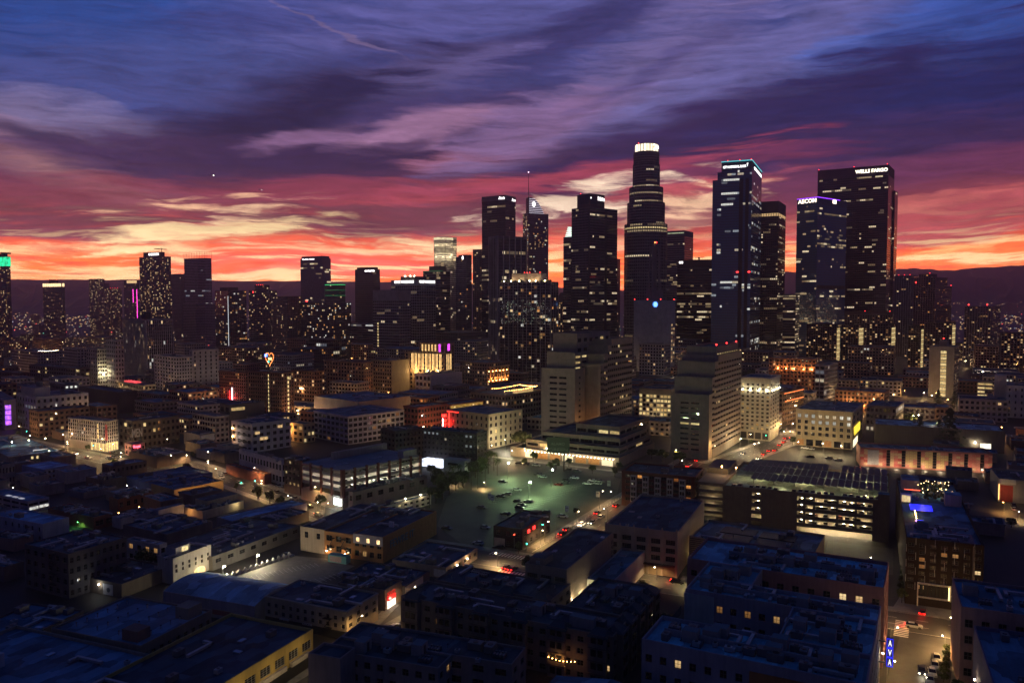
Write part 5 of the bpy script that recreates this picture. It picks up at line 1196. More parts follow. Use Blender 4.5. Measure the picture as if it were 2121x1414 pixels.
lettering(b.root, 'MEN', fR(b), uR(b, 273), uR(b, 294), b.h * .42, b.h * .72, plain('white_paint', (.45, .45, .48)), off=.1)
b = M('small pink building with a red neon script sign by the lit crossing', 258, 272, 300, 920, 945, 48, 'small_shop', wall=(.38, .20, .22), lit=0, nR=4, nL=2, nf=2, near=True, objs=False, pier=.5, sp=.5)
lettering(b.root, 'Royal', fR(b), uR(b, 276), uR(b, 290), b.h * .6, b.h * .9, glow('neon_pink', (1, .1, .16), 5), off=.3)
b = M('white apartment block with stacked dark balconies and orange porch lamps', 479, 521, 602, 878, 938, 50, 'white_apartments', wall=(.44, .40, .44), roof=(.08, .09, .12), nL=4, nR=6, nf=4, near=True, pier=.45, sp=.5, lit=.02, litL=.0, style='warm', units=10)
for k in range(3):
    x, y, _ = fL(b).pt(b.wl * .12, 0, .8); mb = MB(); mb.ball((x, y, 3 + k * 5), .5, BULB_O, 6, 4); mb.build('porch_lamp', b.root); point('porch_light', (x, y, 3 + k * 5), ORANGE, 260, b.root, .2)
mb = MB()
for k in range(4): fL(b).slab(mb, b.wl * .45, b.wl * .85, 2 + k * 4, 2.3 + k * 4, DARK, 0, 1.4); fL(b).slab(mb, b.wl * .45, b.wl * .85, 2.3 + k * 4, 3.2 + k * 4, plain('balcony_rail', (.02, .02, .03)), 1.3, 1.4)
mb.build('balcony', b.root)
mb = MB()
for u, z in ((.08, .62), (.66, .74), (.2, .40), (.28, .40)): fR(b).slab(mb, b.wr * u, b.wr * u + 3.2, b.h * z, b.h * z + 1.7, LITS['warm'][1], 0, .1)
mb.build('lit_window', b.root, kind='stuff')
b = M('beige walk up with three bright windows between the white blocks', 596, 628, 652, 878, 918, 50, 'beige_block', wall=(.40, .31, .20), lit=.25, style='yellow', nL=3, nR=3, nf=3, pier=.5, sp=.5)
b = M('dark office building with one strip of lit ribbon window', 455, 476, 548, 838, 892, 48, 'dark_block', wall=(.09, .09, .10), roof=(.09, .11, .15), nL=2, nR=0, blankR=True, lit=0, nf=3, units=5)
mb = MB(); fR(b).slab(mb, b.wr * .04, b.wr * .42, b.h - 4.5, b.h - 2.4, LITS['yellow'][1], 0, .1); mb.build('ribbon_window', b.root)
b = M('dim beige block with a square tower in front of the brick hotels', 398, 446, 474, 862, 918, 50, 'beige_block', wall=(.26, .22, .20), lit=.03, units=3, **OLD)
b = M('long white two storey building with paired windows beside the garage', 495, 583, 589, 953, 1004, 46, 'white_two_storey', wall=(.50, .44, .47), roof=(.07, .09, .13), nL=14, nR=1, nf=2, near=True, pier=.45, sp=.5, lit=0, units=8)
b = M('low red building with a pink mural wall and curved corner', 468, 548, 562, 982, 1004, 48, 'low_shop', wall=(.34, .13, .10), roof=(.06, .07, .10), nL=0, nR=0, blankL=True, blankR=True, units=2)
# ================================================================== the near blocks
def place_xy(name, label, C, th, wl, wr, h, cat='building', group=None):
    b = Building(); b.th = R(th); b.C = Vector((C[0], C[1], 0)); b.Y = C[1]; b.wl, b.wr, b.h = wl, wr, h
    b.root = thing(name, label, cat, b.C, b.th, group); BLD.append(b); return b
def loc2w(b, x, y, z=0.0):
    c, s = math.cos(b.th), math.sin(b.th); return Vector((b.C.x + x * c - y * s, b.C.y + x * s + y * c, z))
def wall_lamp(b, fa, u, z, rgb=WARM, watts=300, bulb=None, off=.5, r=.2):
    x, y, _ = fa.pt(u, 0, off); mb = MB(); mb.ball((x, y, z), r, bulb or BULB_W, 7, 4); mb.build('wall_lamp', b.root); x, y, _ = fa.pt(u, 0, off + .5); point('wall_lamp_light', (x, y, z - .1), rgb, watts, b.root, .2)
DKROOF = (.036, .056, .082); BLROOF = (.08, .14, .20); TEALROOF = (.19, .31, .40)  # roof colours already carry a painted tint of sky light
NEAR = dict(near=True, sink=.3)

# --- right: apartment complex with pale roofs round two courts
b = place_xy('apartment_complex', 'large apartment complex with pale equipment covered roofs and a vertical blue sign', (65, 142.6), 62, 43, 78, 20)
ava = b; w, n = MB(), MB(); st = wall_mat((.30, .28, .31), name='stucco'); stp = wall_mat((.34, .16, .15), name='stucco'); stg = wall_mat((.34, .42, .40), name='stucco')
A_ = dict(mbs=(w, n), parapet=.9, roof=TEALROOF, sp=.55, pier=.55, fh=3.4, gf=3, topblank=1.0, style='warm', roofname='roof', **NEAR)
build(b, x0=0, x1=14, y0=0, y1=43, wallm=st, nL=14, nR=3, nf=4, lit=.16, **A_)
build(b, x0=14.02, x1=33, y0=0, y1=18, wallm=st, nL=0, blankL=True, nR=5, nf=4, lit=.1, **A_)
do_facade(b, (14.0, 43), (33, 43), 3, 18, 4, 1, wins=n, wallmb=w, wall=st, lit=0)
build(b, x0=33.02, x1=43, y0=0, y1=43, wallm=st, nL=13, nR=2, nf=4, lit=.17, **A_)
build(b, x0=43.02, x1=56, y0=29, y1=43, wallm=st, nL=0, blankL=True, nR=3, nf=4, lit=.1, **A_)
build(b, x0=56.02, x1=78, y0=0, y1=49, wallm=stp, nL=13, nR=5, nf=4, lit=.2, **A_)
finish(b, w, n)
mb = MB(); mb.box(-.25, -.02, 9, 21, 0, 18, wall_mat((.42, .16, .05), name='stucco')); mb.build('coloured_wall_panel', b.root); mb = MB(); mb.box(32.7, 33.0, 36, 43.2, 0, 19, stg); mb.build('coloured_wall_panel', b.root)
KN = ('air_conditioner', 'condenser_bank', 'air_conditioner', 'condenser_bank', 'roof_vent', 'air_duct', 'stair_penthouse')
r2 = random.Random(5)
for (x0, x1, y0, y1, k) in ((1, 13, 1, 42, 34), (15, 32, 1, 17, 18), (34, 42, 1, 42, 24), (44, 55, 30, 42, 12), (57, 77, 1, 42, 46)): clutter(b, k, x0, x1, y0, y1, 19.1, KN, r2)
for (x0, x1, y0, y1) in ((6, 6.3, 2, 40), (37.4, 37.7, 2, 40), (66, 66.3, 2, 40)):
    mb = MB(); mb.box(x0, x1, y0, y1, 19.1, 20.6, wall_mat((.26, .28, .31))); mb.build('screen_wall', b.root)
mb = MB(); mb.box(36.0, 36.4, -3.0, -1.6, 9.0, 15.6, plain('sign_case_blue', (.01, .015, .12))); mb.box(36.1, 36.3, -1.4, -.02, 14.4, 14.7, METAL); mb.box(36.1, 36.3, -1.4, -.02, 9.6, 9.9, METAL); mb.build('sign_panel', b.root)
fs = Facade((36.0, -1.6), (36.0, -3.0)); sw = glow('sign_white_soft', (1, .95, .9), 1.3)
bl = glow('sign_blue', (.02, .03, 1), 1.1); mb = MB()
for k, ch in enumerate('AVA'):
    z = 13.4 - k * 2.15; lettering(b.root, ch, fs, .36, 1.06, z + .35, z + 1.7, sw, off=.12)
    for (u0, u1, z0, z1) in ((.04, 1.36, z, z + .14), (.04, 1.36, z + 1.9, z + 2.04), (.04, .17, z + .14, z + 1.9), (1.23, 1.36, z + .14, z + 1.9)): fs.slab(mb, u0, u1, z0, z1, bl, .02, .15)
mb.build('sign_outline', b.root, kind='stuff')
point('sign_light', (35, -2.5, 12), (.1, .15, 1), 25, b.root, .4)
wall_lamp(b, Facade((0, 0), (78, 0)), 43, 9, (1, .8, .45), 500, None, .6)

# --- right: dark apartment block with its lit lobby
b = place('apartment_block', 'dark apartment block with white light strips and a lit lobby frame facing the street', 1877, 2039, 2052, 1129, 226, 66, 'building', wr=88)
w, n = MB(), MB(); dk = wall_mat((.018, .011, .010), name='dark_cladding'); build(b, wallm=dk, mbs=(w, n), roof=BLROOF, nL=7, nR=19, nf=7, gf=4.5, lit=.17, litL=.15, style='warm', pier=.45, sp=.42, sink=.25, near=True, parapet=1.0); finish(b, w, n)
fa = fL(b); W_ = b.wl; mb = MB(); wh = plain('white_strip', (.42, .42, .40))
for i in range(8):
    for k in range(7):
        if (i + k) % 2: u = W_ * (i + .02) / 8; z = 4.6 + k * 2.25; fa.slab(mb, u, u + .14, z, z + 2.2, wh, 0, .14)
mb.build('vertical_strip', b.root, kind='stuff')
mb = MB(); fr = plain('pale_frame', (.55, .52, .46)); fa.slab(mb, W_ * .16, W_ * .175, 0, 7, fr, 0, .8); fa.slab(mb, W_ * .58, W_ * .60, 2.5, 7, fr, 0, .8); fa.slab(mb, W_ * .175, W_ * .58, 6.7, 7, fr, 0, .8); fa.slab(mb, W_ * .175, W_ * .58, 2.6, 2.9, fr, 0, .8); fa.slab(mb, W_ * .60, W_ * .99, 3.8, 4.2, fr, 0, .8); mb.build('lobby_frame', b.root)
mb = MB(); fa.slab(mb, W_ * .565, W_ * .578, 2.9, 6.7, glow('strip_warm', (1, .68, .28), 4), .82, .9); mb.build('light_strip', b.root)
for i in range(7):
    mb = MB(); u = W_ * (.19 + .054 * i); fa.slab(mb, u, u + W_ * .046, 3.1, 6.5, GL, 0, .2); mb.build('lobby_window', b.root)
mb = MB(); fa.slab(mb, W_ * .86, W_ * .885, 8.5, b.h - .6, plain('vertical_sign_case', (.10, .09, .09)), 0, .7); mb.build('vertical_sign', b.root)
clutter(b, 16, 1, 20, 1, b.wl - 1, b.h - 1, KN, r2)
# roof terrace: glazed pool, planters, pergola string lights
mb = MB(); mb.box(38, 47, W_ * .52, W_ * .86, b.h - .95, b.h - .6, plain('pool_edge', (.4, .4, .42)), top=glow('pool_water', (.01, .02, 1), 1.6, .25, .3)); mb.build('pool', b.root); point('pool_light', (42, W_ * .7, b.h + 1.5), (.03, .06, 1), 300, b.root, .5)
mb = MB(); mb.box(22, 25, W_ * .7, W_ * .82, b.h - .95, b.h - .6, plain('pool_edge', (.4, .4, .42)), top=glow('pool_water', (.01, .02, 1), 1.6, .25, .3)); mb.build('spa_pool', b.root)
for i in range(6): mb = MB(); mb.ball((25.5 + i * 2, W_ * .80, b.h - .2), .16, BULB_O, 6, 4); mb.build('step_lamp', b.root)
point('terrace_light', (31, W_ * .84, b.h + 1.2), ORANGE, 250, b.root, .3)
mb = MB(); mb.box(49, 54, W_ * .82, W_ * .99, b.h - 1, b.h + 2.5, wall_mat((.4, .36, .34)), top=roof_mat(BLROOF)); mb.box(48.9, 49, W_ * .84, W_ * .97, b.h - .5, b.h + 1.8, LITS['yellow'][0]); mb.build('pool_house', b.root)
for i in range(9):
    mb = MB(); mb.box(2 + i * 1.3, 2.5 + i * 1.3, W_ * .1, W_ * .62, b.h - .9, b.h - .55, plain('pv_blue', (.05, .07, .10), .3)); mb.build('solar_panel', b.root)
for k in range(30):
    if k == 0: sbm = MB(); sbm.ball((0, 0, 0), .13, SBULB, 6, 4); sbm = sbm.mesh('garland_bulb')
    link('garland_bulb', sbm, b.root, loc=(rng.uniform(56, 82), rng.uniform(2, 14), b.h + rng.uniform(.6, 3)))
for x, y in ((60, 6), (72, 9), (64, 12), (78, 6)): point('terrace_light', (x, y, b.h + 1.5), (1, .72, .36), 160, b.root, .3)
mb = MB(); mb.box(70, 80, 13, 19, b.h - 1, b.h + 3, wall_mat((.30, .27, .27)), top=roof_mat(BLROOF)); mb.build('stair_penthouse', b.root)
mb = MB(); mb.box(50, 56, 1, 6, b.h - 1, b.h + 3, wall_mat((.30, .27, .27)), top=roof_mat(BLROOF)); mb.build('stair_penthouse', b.root)
pl_ = plain('planter_leaf', (.05, .07, .03), .9)
mb = MB()
for i in range(46): mb.ball((rng.uniform(56, 82), rng.uniform(3, 13), b.h + rng.uniform(-.3, 1.2)), rng.uniform(.4, .9), pl_, 5, 4)
mb.build('terrace_plant', b.root, kind='stuff')
mb = MB(); g = glow('red_strip', (1, .12, .06), 3.0); mb.box(66, 66.3, W_ * .62, W_ * .9, b.h + .2, b.h + .36, g); mb.build('red_light_strip', b.root)

clutter(b, 12, 48, 86, 1, W_ - 1, b.h - 1, KN, r2)

# --- right edge
b = place_xy('apartment_block', 'blue roofed apartment block at the right edge across the lit driveway', (140, 164), 66, 40, 21, 20)
build(b, wall=(.30, .19, .19), roof=BLROOF, nL=12, nR=0, blankR=True, nf=4, gf=3, lit=.08, style='warm', pier=.5, sp=.5, near=True, topblank=1); clutter(b, 26, 1, 20, 1, 39, 19.2, KN, r2)
b = place_xy('apartment_block', 'nearest flat blue roof in the lower right corner', (127, 131), 66, 39.5, 30, 18)
build(b, wall=(.16, .15, .22), roof=(.10, .14, .20), nL=0, blankL=True, nR=0, blankR=True); clutter(b, 16, 1, 29, 10, 39, 17.2, KN, r2)
wall_lamp(b, Facade((30, 39.5), (0, 39.5)), 8, 9, WARM, 150, None, .5)
b = place('shop_block', 'open lit parking hall with a red wall at the right edge', 2068, 2150, 2180, 997, 350, 66, 'building', wr=26)
build(b, wall=(.34, .30, .25), roof=(.08, .075, .07), nL=0, blankL=True, nR=0, blankR=True, units=3)
mb = MB(); mb.box(-.3, -.02, b.wl * .55, b.wl * .97, b.h - 2.2, b.h, wall_mat((.62, .58, .5))); mb.build('white_fascia', b.root); mb = MB(); mb.box(-.2, -.02, b.wl * .62, b.wl * .94, .2, b.h - 2.8, wall_mat((.30, .04, .03))); mb.build('red_wall', b.root); mb = MB(); mb.box(-.6, -.3, b.wl * .975, b.wl * .985, 1, b.h - 2.4, glow('strip_warm', (1, .5, .16), 5)); mb.build('light_strip', b.root)
point('facade_light', (-5, b.wl * .75, 5), WARM, 450, b.root, .4)

# --- pink panelled building
b = place('panel_block', 'pink and yellow panelled building glowing from below, long dark roof', 1782, 2056, 2065, 939, 415, 73, 'building', wr=17)
w, n = MB(), MB(); build(b, wall=(.36, .15, .12), roof=(.12, .13, .15), nL=0, blankL=True, nR=0, blankR=True, mbs=(w, n)); w.build('wall', b.root)
pm_ = [plain('panel_pink', (.46, .12, .10), .7), plain('panel_yellow', (.50, .36, .16), .7), plain('panel_rose', (.48, .18, .14), .7), plain('panel_red', (.34, .05, .045), .7), plain('panel_cream', (.50, .34, .20), .7)]
fa = fL(b); NC, NR_ = 34, 6; pw = b.wl / NC; ph = (b.h - 1.6) / NR_; pmesh = {}
pr = random.Random(3)
for c in range(NC):
    zone = 2 if c < 3 else (1 if 9 < c < 22 else 0); f_ = c / NC
    for r_ in range(NR_):
        if c in (2, 3, 4) and r_ < 6: continue
        if c % 4 == 3: m = GL
        else: m = pr.choice([pm_[1], pm_[4], pm_[1], pm_[2]] if .32 < f_ < .68 else ([pm_[0], pm_[2], pm_[3], pm_[4]] if f_ <= .32 else [pm_[0], pm_[0], pm_[2], pm_[4]]))
        if m.name not in pmesh:
            q = MB(); q.box(-pw * .47, pw * .47, -.16 if m is not GL else -.05, 0, .08, ph - .08, m); pmesh[m.name] = q.mesh('facade_panel')
        link('facade_panel', pmesh[m.name], b.root, loc=fa.pt((c + .5) * pw, .8 + r_ * ph, .01), rotz=fa.angle())
mb = MB(); fa.slab(mb, 2 * pw, 5 * pw, 1.2, b.h - 1.2, plain('grey_panel', (.32, .31, .32)), 0, .2); mb.build('grey_panel', b.root)
for k in range(9): x, y, _ = fa.pt(b.wl * (.06 + .11 * k), 0, 3.2); point('up_light', (x, y, 1.0), (1, .74, .46), 800, b.root, .5)
clutter(b, 8, 1, 16, 2, b.wl - 2, b.h - .8, rnd=r2)

# --- solar roofed parking structure
b = place('parking_structure', 'big concrete parking structure with rows of solar canopies and cars on every lit deck', 1497, 1843, 1885, 1037, 294, 65, 'building', wr=52)
gar = b; w = MB(); cm = wall_mat((.15, .125, .10), .85, .18, .4, 'board_marked_concrete'); NFL = 5; dh = (b.h - 1.2) / NFL; W_ = b.wl; fa = fL(b)
U = lambda px: uL(b, px)
o1, o2, p1_, p2_, p3_ = U(1557), U(1577), U(1649), U(1842) * .915, W_
# solid walls and floors
for k in range(NFL + 1):
    z = k * dh + (.02 if k == 0 else 0); w.box(.4, b.wr, .3, W_, z - .25, z, cm)
fa.quad(w, 0, o1, 0, b.h, cm); fa.quad(w, o2, p1_, 0, b.h, cm); fa.quad(w, p2_, W_, 0, b.h, cm)
for k in range(1, NFL + 1):
    z = k * dh; h2 = 1.0
    for (ua, ub) in ((o1, o2), (p1_, p2_)): fa.slab(w, ua, ub, z - .35, z + h2 if k < NFL else b.h, cm, -.25, .0)
fa.quad(w, o1, o2, 0, .9, cm)
mid = [p1_ + (p2_ - p1_) * f for f in (0, .115, .24, .54, .775, 1)]
for u in mid: fa.slab(w, max(p1_, u - .35), min(p2_, u + .35), dh if u > mid[1] - .1 and u < mid[-1] - 1 else 0, b.h, cm, -.5, .02)
for (p, q) in (((0, 0), (b.wr, 0)), ((b.wr, 0), (b.wr, W_)), ((b.wr, W_), (0, W_))): f3 = Facade(p, q); f3.quad(w, 0, f3.W, 0, b.h, cm); f3.quad(w, 0, f3.W, 0, b.h, cm, -.3)
f3 = fR(b); w.build('wall', b.root)
mb = MB(); mb.box(.5, b.wr - .3, .3, W_ - .3, b.h - 1.15, b.h - 1.0, roof_mat((.22, .20, .17))); mb.build('roof_deck', b.root)
for k in range(2): mb = MB(); mb.box(.8, 1.0, o1 * .1, o1 * .98, b.h - .2 + k, b.h - .1 + k, METAL); 
tm = MB(); tm.box(-.1, .1, -1.6, 1.6, -.06, .04, glow('tube_light', (1, .83, .5), 9)); tm = tm.mesh('tube_lamp')
YL = [W_ - (p1_ + (p2_ - p1_) * f) for f in (.06, .18, .32, .46, .62, .72, .88)] + [W_ - (o1 + o2) / 2]
for k in range(NFL):
    for i, y in enumerate(YL):
        if k == 0 and i in (0, 7): continue
        link('tube_lamp', tm, b.root, loc=(7.0, y, (k + 1) * dh - .42))
        point('deck_light', (6.0, y, (k + 1) * dh - .7), (1, .80, .46), 800 if k else 1600, b.root, .25)
# back wall inside decks
mb = MB(); mb.box(11, 11.2, .4, W_ - .4, .05, b.h - 1.3, wall_mat((.46, .40, .30), .85, .2, .5)); mb.build('inner_wall', b.root)
# solar canopies
pvm = plain('solar_cells', (.010, .011, .014), .5, .0, .2); MS = MB(); Lc = 14.2
MS.face([(-Lc / 2, -1.1, -.12), (Lc / 2, -1.1, -.12), (Lc / 2, 1.05, .28), (-Lc / 2, 1.05, .28)], pvm); MS.face([(-Lc / 2, 1.05, .24), (Lc / 2, 1.05, .24), (Lc / 2, -1.1, -.16), (-Lc / 2, -1.1, -.16)], METAL)
for x in (): MS.box(x - .04, x + .04, -.95, .95, .02, .1, METAL)
MSm = MS.mesh('solar_canopy'); post = MB()
n_c = int((W_ - 3) / 2.55)
for j, x in enumerate((13.5, 28.6, 43.5)):
    for i in range(n_c):
        y = 2.0 + i * 2.55
        if j == 0 and y > W_ * .86: continue
        if j == 2 and i in (7, 8): continue
        link('solar_canopy', MSm, b.root, loc=(x, y, b.h + 2.1 + rng.uniform(-.04, .04)))
    for y in range(3, int(W_) - 2, 8): post.tube((x, y, b.h - 1), (x, y, b.h + 2.0), .14, METAL, 6)
    post.box(x - .12, x + .12, 1, W_ - 1, b.h + 1.82, b.h + 1.96, METAL)
post.build('canopy_post', b.root, kind='stuff')
for x, y in ((8, 8), (8, 24), (8, 40), (20, 14), (20, 32), (20, 50), (35, 8), (35, 24), (35, 42), (49, 16), (49, 36)):
    point('deck_light', (x, min(y, W_ - 3), b.h + 1.2), (1, .72, .36), 750, b.root, .3)
mb = MB(); mb.box(-.02, 4, .1, 4.0, b.h - .05, b.h + 2.2, cm, top=roof_mat(BLROOF)); mb.build('stair_head', b.root)
# protruding ramp bay at the left
bx0, bx1, by0, by1 = 4, 46, W_ + .02, W_ + 11
w = MB()
for k in range(1, NFL + 1): w.box(bx0, bx1, by0, by1, k * dh - .35, k * dh + .75, cm)
w.box(bx0 + 6, bx0 + 6.3, by0, by1, 0, b.h - 1.5, wall_mat((.40, .34, .26), .85, .2, .5)); w.box(bx0, bx0 + .5, by1 - .5, by1, 0, b.h - 1, cm); w.box(bx0 + 20, bx1, by0 + 2, by1, b.h - .6, b.h + 1.6, cm); w.build('ramp_bay', b.root)
for k in range(NFL): point('deck_light', (bx0 + 2, (by0 + by1) / 2, (k + 1) * dh - .8), (1, .8, .46), 260, b.root, .25)
for y in (W_ + 4, W_ - 2):
    mb = MB(); mb.tube((20, y, b.h - .6), (20, y, b.h + 3.4), .08, METAL, 5); mb.build('lamp_pole', b.root); mb = MB(); mb.ball((20, y, b.h + 3.5), .28, BULB_O, 7, 4); mb.build('lamp_bulb', b.root); point('lamp_light', (19.6, y, b.h + 3.1), (1, .66, .3), 900, b.root, .25)

# --- brick bay window apartments by the lot
b = place('brick_apartments', 'five storey brick apartment house with white bay windows beside the parking lot', 1288, 1439, 1457, 987, Yb(1062), 66, 'building')
w, n = MB(), MB(); bk = wall_mat((.13, .05, .04), .9, .2, .5, 'brickwork'); build(b, wallm=bk, roof=DKROOF, mbs=(w, n), nL=6, nR=2, nf=5, gf=2, pier=.6, sp=.45, lit=.10, style='orange', units=6, cornice=.7, **NEAR); finish(b, w, n)
wb_ = plain('white_bay_paint', (.40, .37, .36), .7)
for i in range(5):
    u = b.wl * (.17 + i * .167)
    mb = MB(); fL(b).slab(mb, u - 1.3, u + 1.3, 2.2, b.h - 1.6, wb_, 0, .9); bay_ = mb.build('bay_window', b.root)
    mb = MB()
    for k in range(5):
        z = 2.7 + k * (b.h - 4) / 5; fL(b).slab(mb, u - .9, u - .1, z, z + 1.5, LITS['orange'][1] if rng.random() < .10 else GL, .9, .95); fL(b).slab(mb, u + .1, u + .9, z, z + 1.5, GL, .9, .95)
    mb.build('pane', bay_, kind='stuff')

# --- beige art deco block, plain sided warehouse, striped hall
b = place('art_deco_warehouse', 'beige three storey block with pointed pilasters and square dark windows', 1254, 1404, 1459, 1102, Yb(1196), 66, 'building')
w, n = MB(), MB(); bm = wall_mat((.38, .30, .235), .85, .14, .3); build(b, wallm=bm, roof=DKROOF, mbs=(w, n), nL=5, nR=0, blankR=True, nf=3, gf=4.4, topblank=1.6, pier=.36, sp=.36, lit=0, style='cool', nx=4, ny=3, sink=.5, near=True, units=7); finish(b, w, n)
for i in range(6):
    mb = MB(); u = .35 + (b.wl - .7) * i / 5; fL(b).slab(mb, u - .35, u + .35, 0, b.h + .35, bm, 0, .35); fL(b).slab(mb, u - .18, u + .18, b.h + .35, b.h + .9, bm, .05, .3); mb.build('pilaster', b.root)
mb = MB(); fL(b).slab(mb, .8, b.wl - .8, 3.4, 3.9, plain('awning_canvas', (.06, .035, .03)), 0, 1.3); mb.build('awning', b.root)
mb = MB(); fL(b).slab(mb, .8, b.wl - .8, .2, 3.0, wall_mat((.30, .23, .15)), 0, .1); mb.build('shopfront', b.root)
fr_ = fR(b); wall_lamp(b, fr_, fr_.W * .5, 2.5, (1, .66, .26), 700, None, .5); wall_lamp(b, fr_, fr_.W * .85, 3.5, (1, .66, .26), 500, None, .5)
b = place('warehouse', 'tall plain sided warehouse with a broad blank wall lit by two lamps', 1088, 1174, 1271, 1179, 220, 64, 'building')
w, n = MB(), MB(); bm = wall_mat((.27, .21, .165), .9, .14, .25); build(b, wallm=bm, roof=(.05, .055, .07), mbs=(w, n), nL=3, nR=0, blankR=True, nf=4, gf=1, topblank=1.4, pier=.22, sp=.30, lit=0, nx=5, ny=4, sink=.5, near=True, parapet=.7, units=4); finish(b, w, n)
wa = b; fr_ = fR(b); wall_lamp(b, fr_, uR(b, 1184), 5.0, (1, .80, .42), 900, None, .4, .25); wall_lamp(b, fr_, uR(b, 1204), 4.6, (1, .80, .42), 900, None, .4, .25)
mb = MB(); mb.box(b.wr * .06, b.wr * .2, b.wl * .6, b.wl - .4, b.h - .7, b.h + 1.2, bm, top=roof_mat((.05, .055, .07))); mb.build('roof_hut', b.root)
mb = MB(); mb.box(b.wr * .83, b.wr * .87, 1.2, 2.2, b.h - .65, b.h - .2, plain('skylight_glass', (.6, .6, .58), .3)); mb.build('skylight', b.root)
for k, ch in enumerate('DORN'): lettering(b.root, ch, fr_, b.wr * .945, b.wr * .985, b.h - 3.4 - 1.6 * k, b.h - 2.2 - 1.6 * k, plain('faded_paint', (.09, .07, .06)), off=.06)
b = place('low_house', 'low white building with two lit windows wedged behind the plain sided warehouse', 1216, 1268, 1336, 1206, 231, 64, 'building')
build(b, wall=(.46, .45, .42), roof=(.14, .15, .18), nL=2, nR=0, blankR=True, nf=2, lit=.8, style='cool', pier=.3, sp=.45, near=True, units=3, parapet=.5)
wall_lamp(b, fL(b), b.wl * .55, b.h * .35, (.95, 1, .75), 260)
b = place('striped_hall', 'low hall with a wavy parapet and dark horizontal stripes on its front', 1427, 1685, 1703, 1149, 245.6, 61, 'building', wr=25)
w = MB(); bm = wall_mat((.42, .33, .22), .85, .1, .3); W_ = b.wl
def wav(u): return b.h + (.5 * math.cos(u / W_ * 9.0) if u < W_ * .9 else .2)
fa = fL(b)
for i in range(40):
    ua, ub = W_ * i / 40, W_ * (i + 1) / 40; w.face([fa.pt(ua, 0, 0), fa.pt(ub, 0, 0), fa.pt(ub, wav(ub), 0), fa.pt(ua, wav(ua), 0)], bm); w.face([fa.pt(ua, wav(ua), 0), fa.pt(ub, wav(ub), 0), fa.pt(ub, wav(ub), -.4), fa.pt(ua, wav(ua), -.4)], bm)
for p, q in (((0, 0), (b.wr, 0)), ((b.wr, 0), (b.wr, W_)), ((b.wr, W_), (0, W_))): Facade(p, q).quad(w, 0, Facade(p, q).W, 0, b.h, bm)
w.build('wall', b.root); mb = MB(); mb.face([(.4, .3, b.h - .8), (b.wr - .3, .3, b.h - .8), (b.wr - .3, W_ - .3, b.h - .8), (.4, W_ - .3, b.h - .8)], roof_mat((.13, .13, .15))); mb.build('roof', b.root)
sl = MB(); sl.box(-W_ * .34, W_ * .34, -.18, 0, 0, .22, plain('dark_slat', (.025, .02, .016))); slm = sl.mesh('slat')
for k in range(11): link('slat', slm, b.root, loc=fa.pt(W_ * .35, 4.0 + k * .66, .01), rotz=fa.angle())
pv = plain('solar_cells', (.010, .011, .014), .5, .0, .2)
for i in range(2):
    for j in range(2): mb = MB(); mb.box(4 + 9 * j, 11.5 + 9 * j, W_ * (.2 + .33 * i), W_ * (.2 + .33 * i) + W_ * .29, b.h - .75, b.h - .45, pv); mb.build('solar_array', b.root)
clutter(b, 10, 1, 24, 1, W_ - 1, b.h - .8, rnd=r2)

# --- centre bottom: dark stucco apartments with bays
b = place('stucco_apartments', 'dark stucco apartment complex with gabled bays, the largest block at the bottom centre', 830, 1270, 1360, 1318, 182, 64, 'building')
sx = b; w, n = MB(), MB(); sm_ = wall_mat((.20, .165, .14), name='stucco'); S_ = dict(mbs=(w, n), wallm=sm_, roof=(.05, .055, .07), near=True, sink=.3, fh=3.2, pier=.5, sp=.5, style='warm', parapet=.6)
build(b, x0=0, x1=13, nL=18, nR=4, nf=4, lit=.06, **S_)
build(b, x0=13.02, x1=b.wr, y0=0, y1=17, nL=0, blankL=True, nR=11, nf=4, lit=.05, **S_)
build(b, x0=17, x1=31, y0=23, y1=b.wl, z1=b.h - 1, nL=12, nR=3, nf=4, lit=.05, **S_)
finish(b, w, n)
gm_ = roof_mat((.045, .045, .055)); MS = MB(); MS.box(-2.2, 2.2, -1.4, 0, 0, b.h - .4, sm_)
MS.face([(-2.5, -1.7, b.h - .4), (2.5, -1.7, b.h - .4), (1.2, 1.2, b.h + 1.2), (-1.2, 1.2, b.h + 1.2)], gm_); MS.face([(-2.5, -1.7, b.h - .4), (-1.2, 1.2, b.h + 1.2), (-2.5, 3, b.h - .4)], gm_); MS.face([(2.5, -1.7, b.h - .4), (2.5, 3, b.h - .4), (1.2, 1.2, b.h + 1.2)], gm_); MS.face([(-1.2, 1.2, b.h + 1.2), (1.2, 1.2, b.h + 1.2), (2.5, 3, b.h - .4), (-2.5, 3, b.h - .4)], gm_)
for k in range(4): MS.box(-1.5, -.2, -1.46, -1.4, 1 + k * 3.1, 2.6 + k * 3.1, GL); MS.box(.2, 1.5, -1.46, -1.4, 1 + k * 3.1, 2.6 + k * 3.1, GL); MS.box(-2.4, 2.4, -1.6, -1.4, 2.95 + k * 3.1, 3.1 + k * 3.1, plain('balcony_edge', (.08, .06, .05)))
bm_ = MS.mesh('gabled_bay')
for i in range(6): link('gabled_bay', bm_, b.root, loc=(0, b.wl * (.06 + .175 * i), 0), rotz=-math.pi / 2)
for i in range(5): link('gabled_bay', bm_, b.root, loc=(b.wr * (.14 + .19 * i), 0, 0))
for i in range(3): link('gabled_bay', bm_, b.root, loc=(17, 26 + i * (b.wl - 28) / 3, -1), rotz=-math.pi / 2)
clutter(b, 22, 1, 12, 1, b.wl, b.h - .6, KN, r2); clutter(b, 18, 14, b.wr - 1, 1, 16, b.h - .6, KN, r2); clutter(b, 12, 18, 30, 24, b.wl, b.h - 1.6, KN, r2)
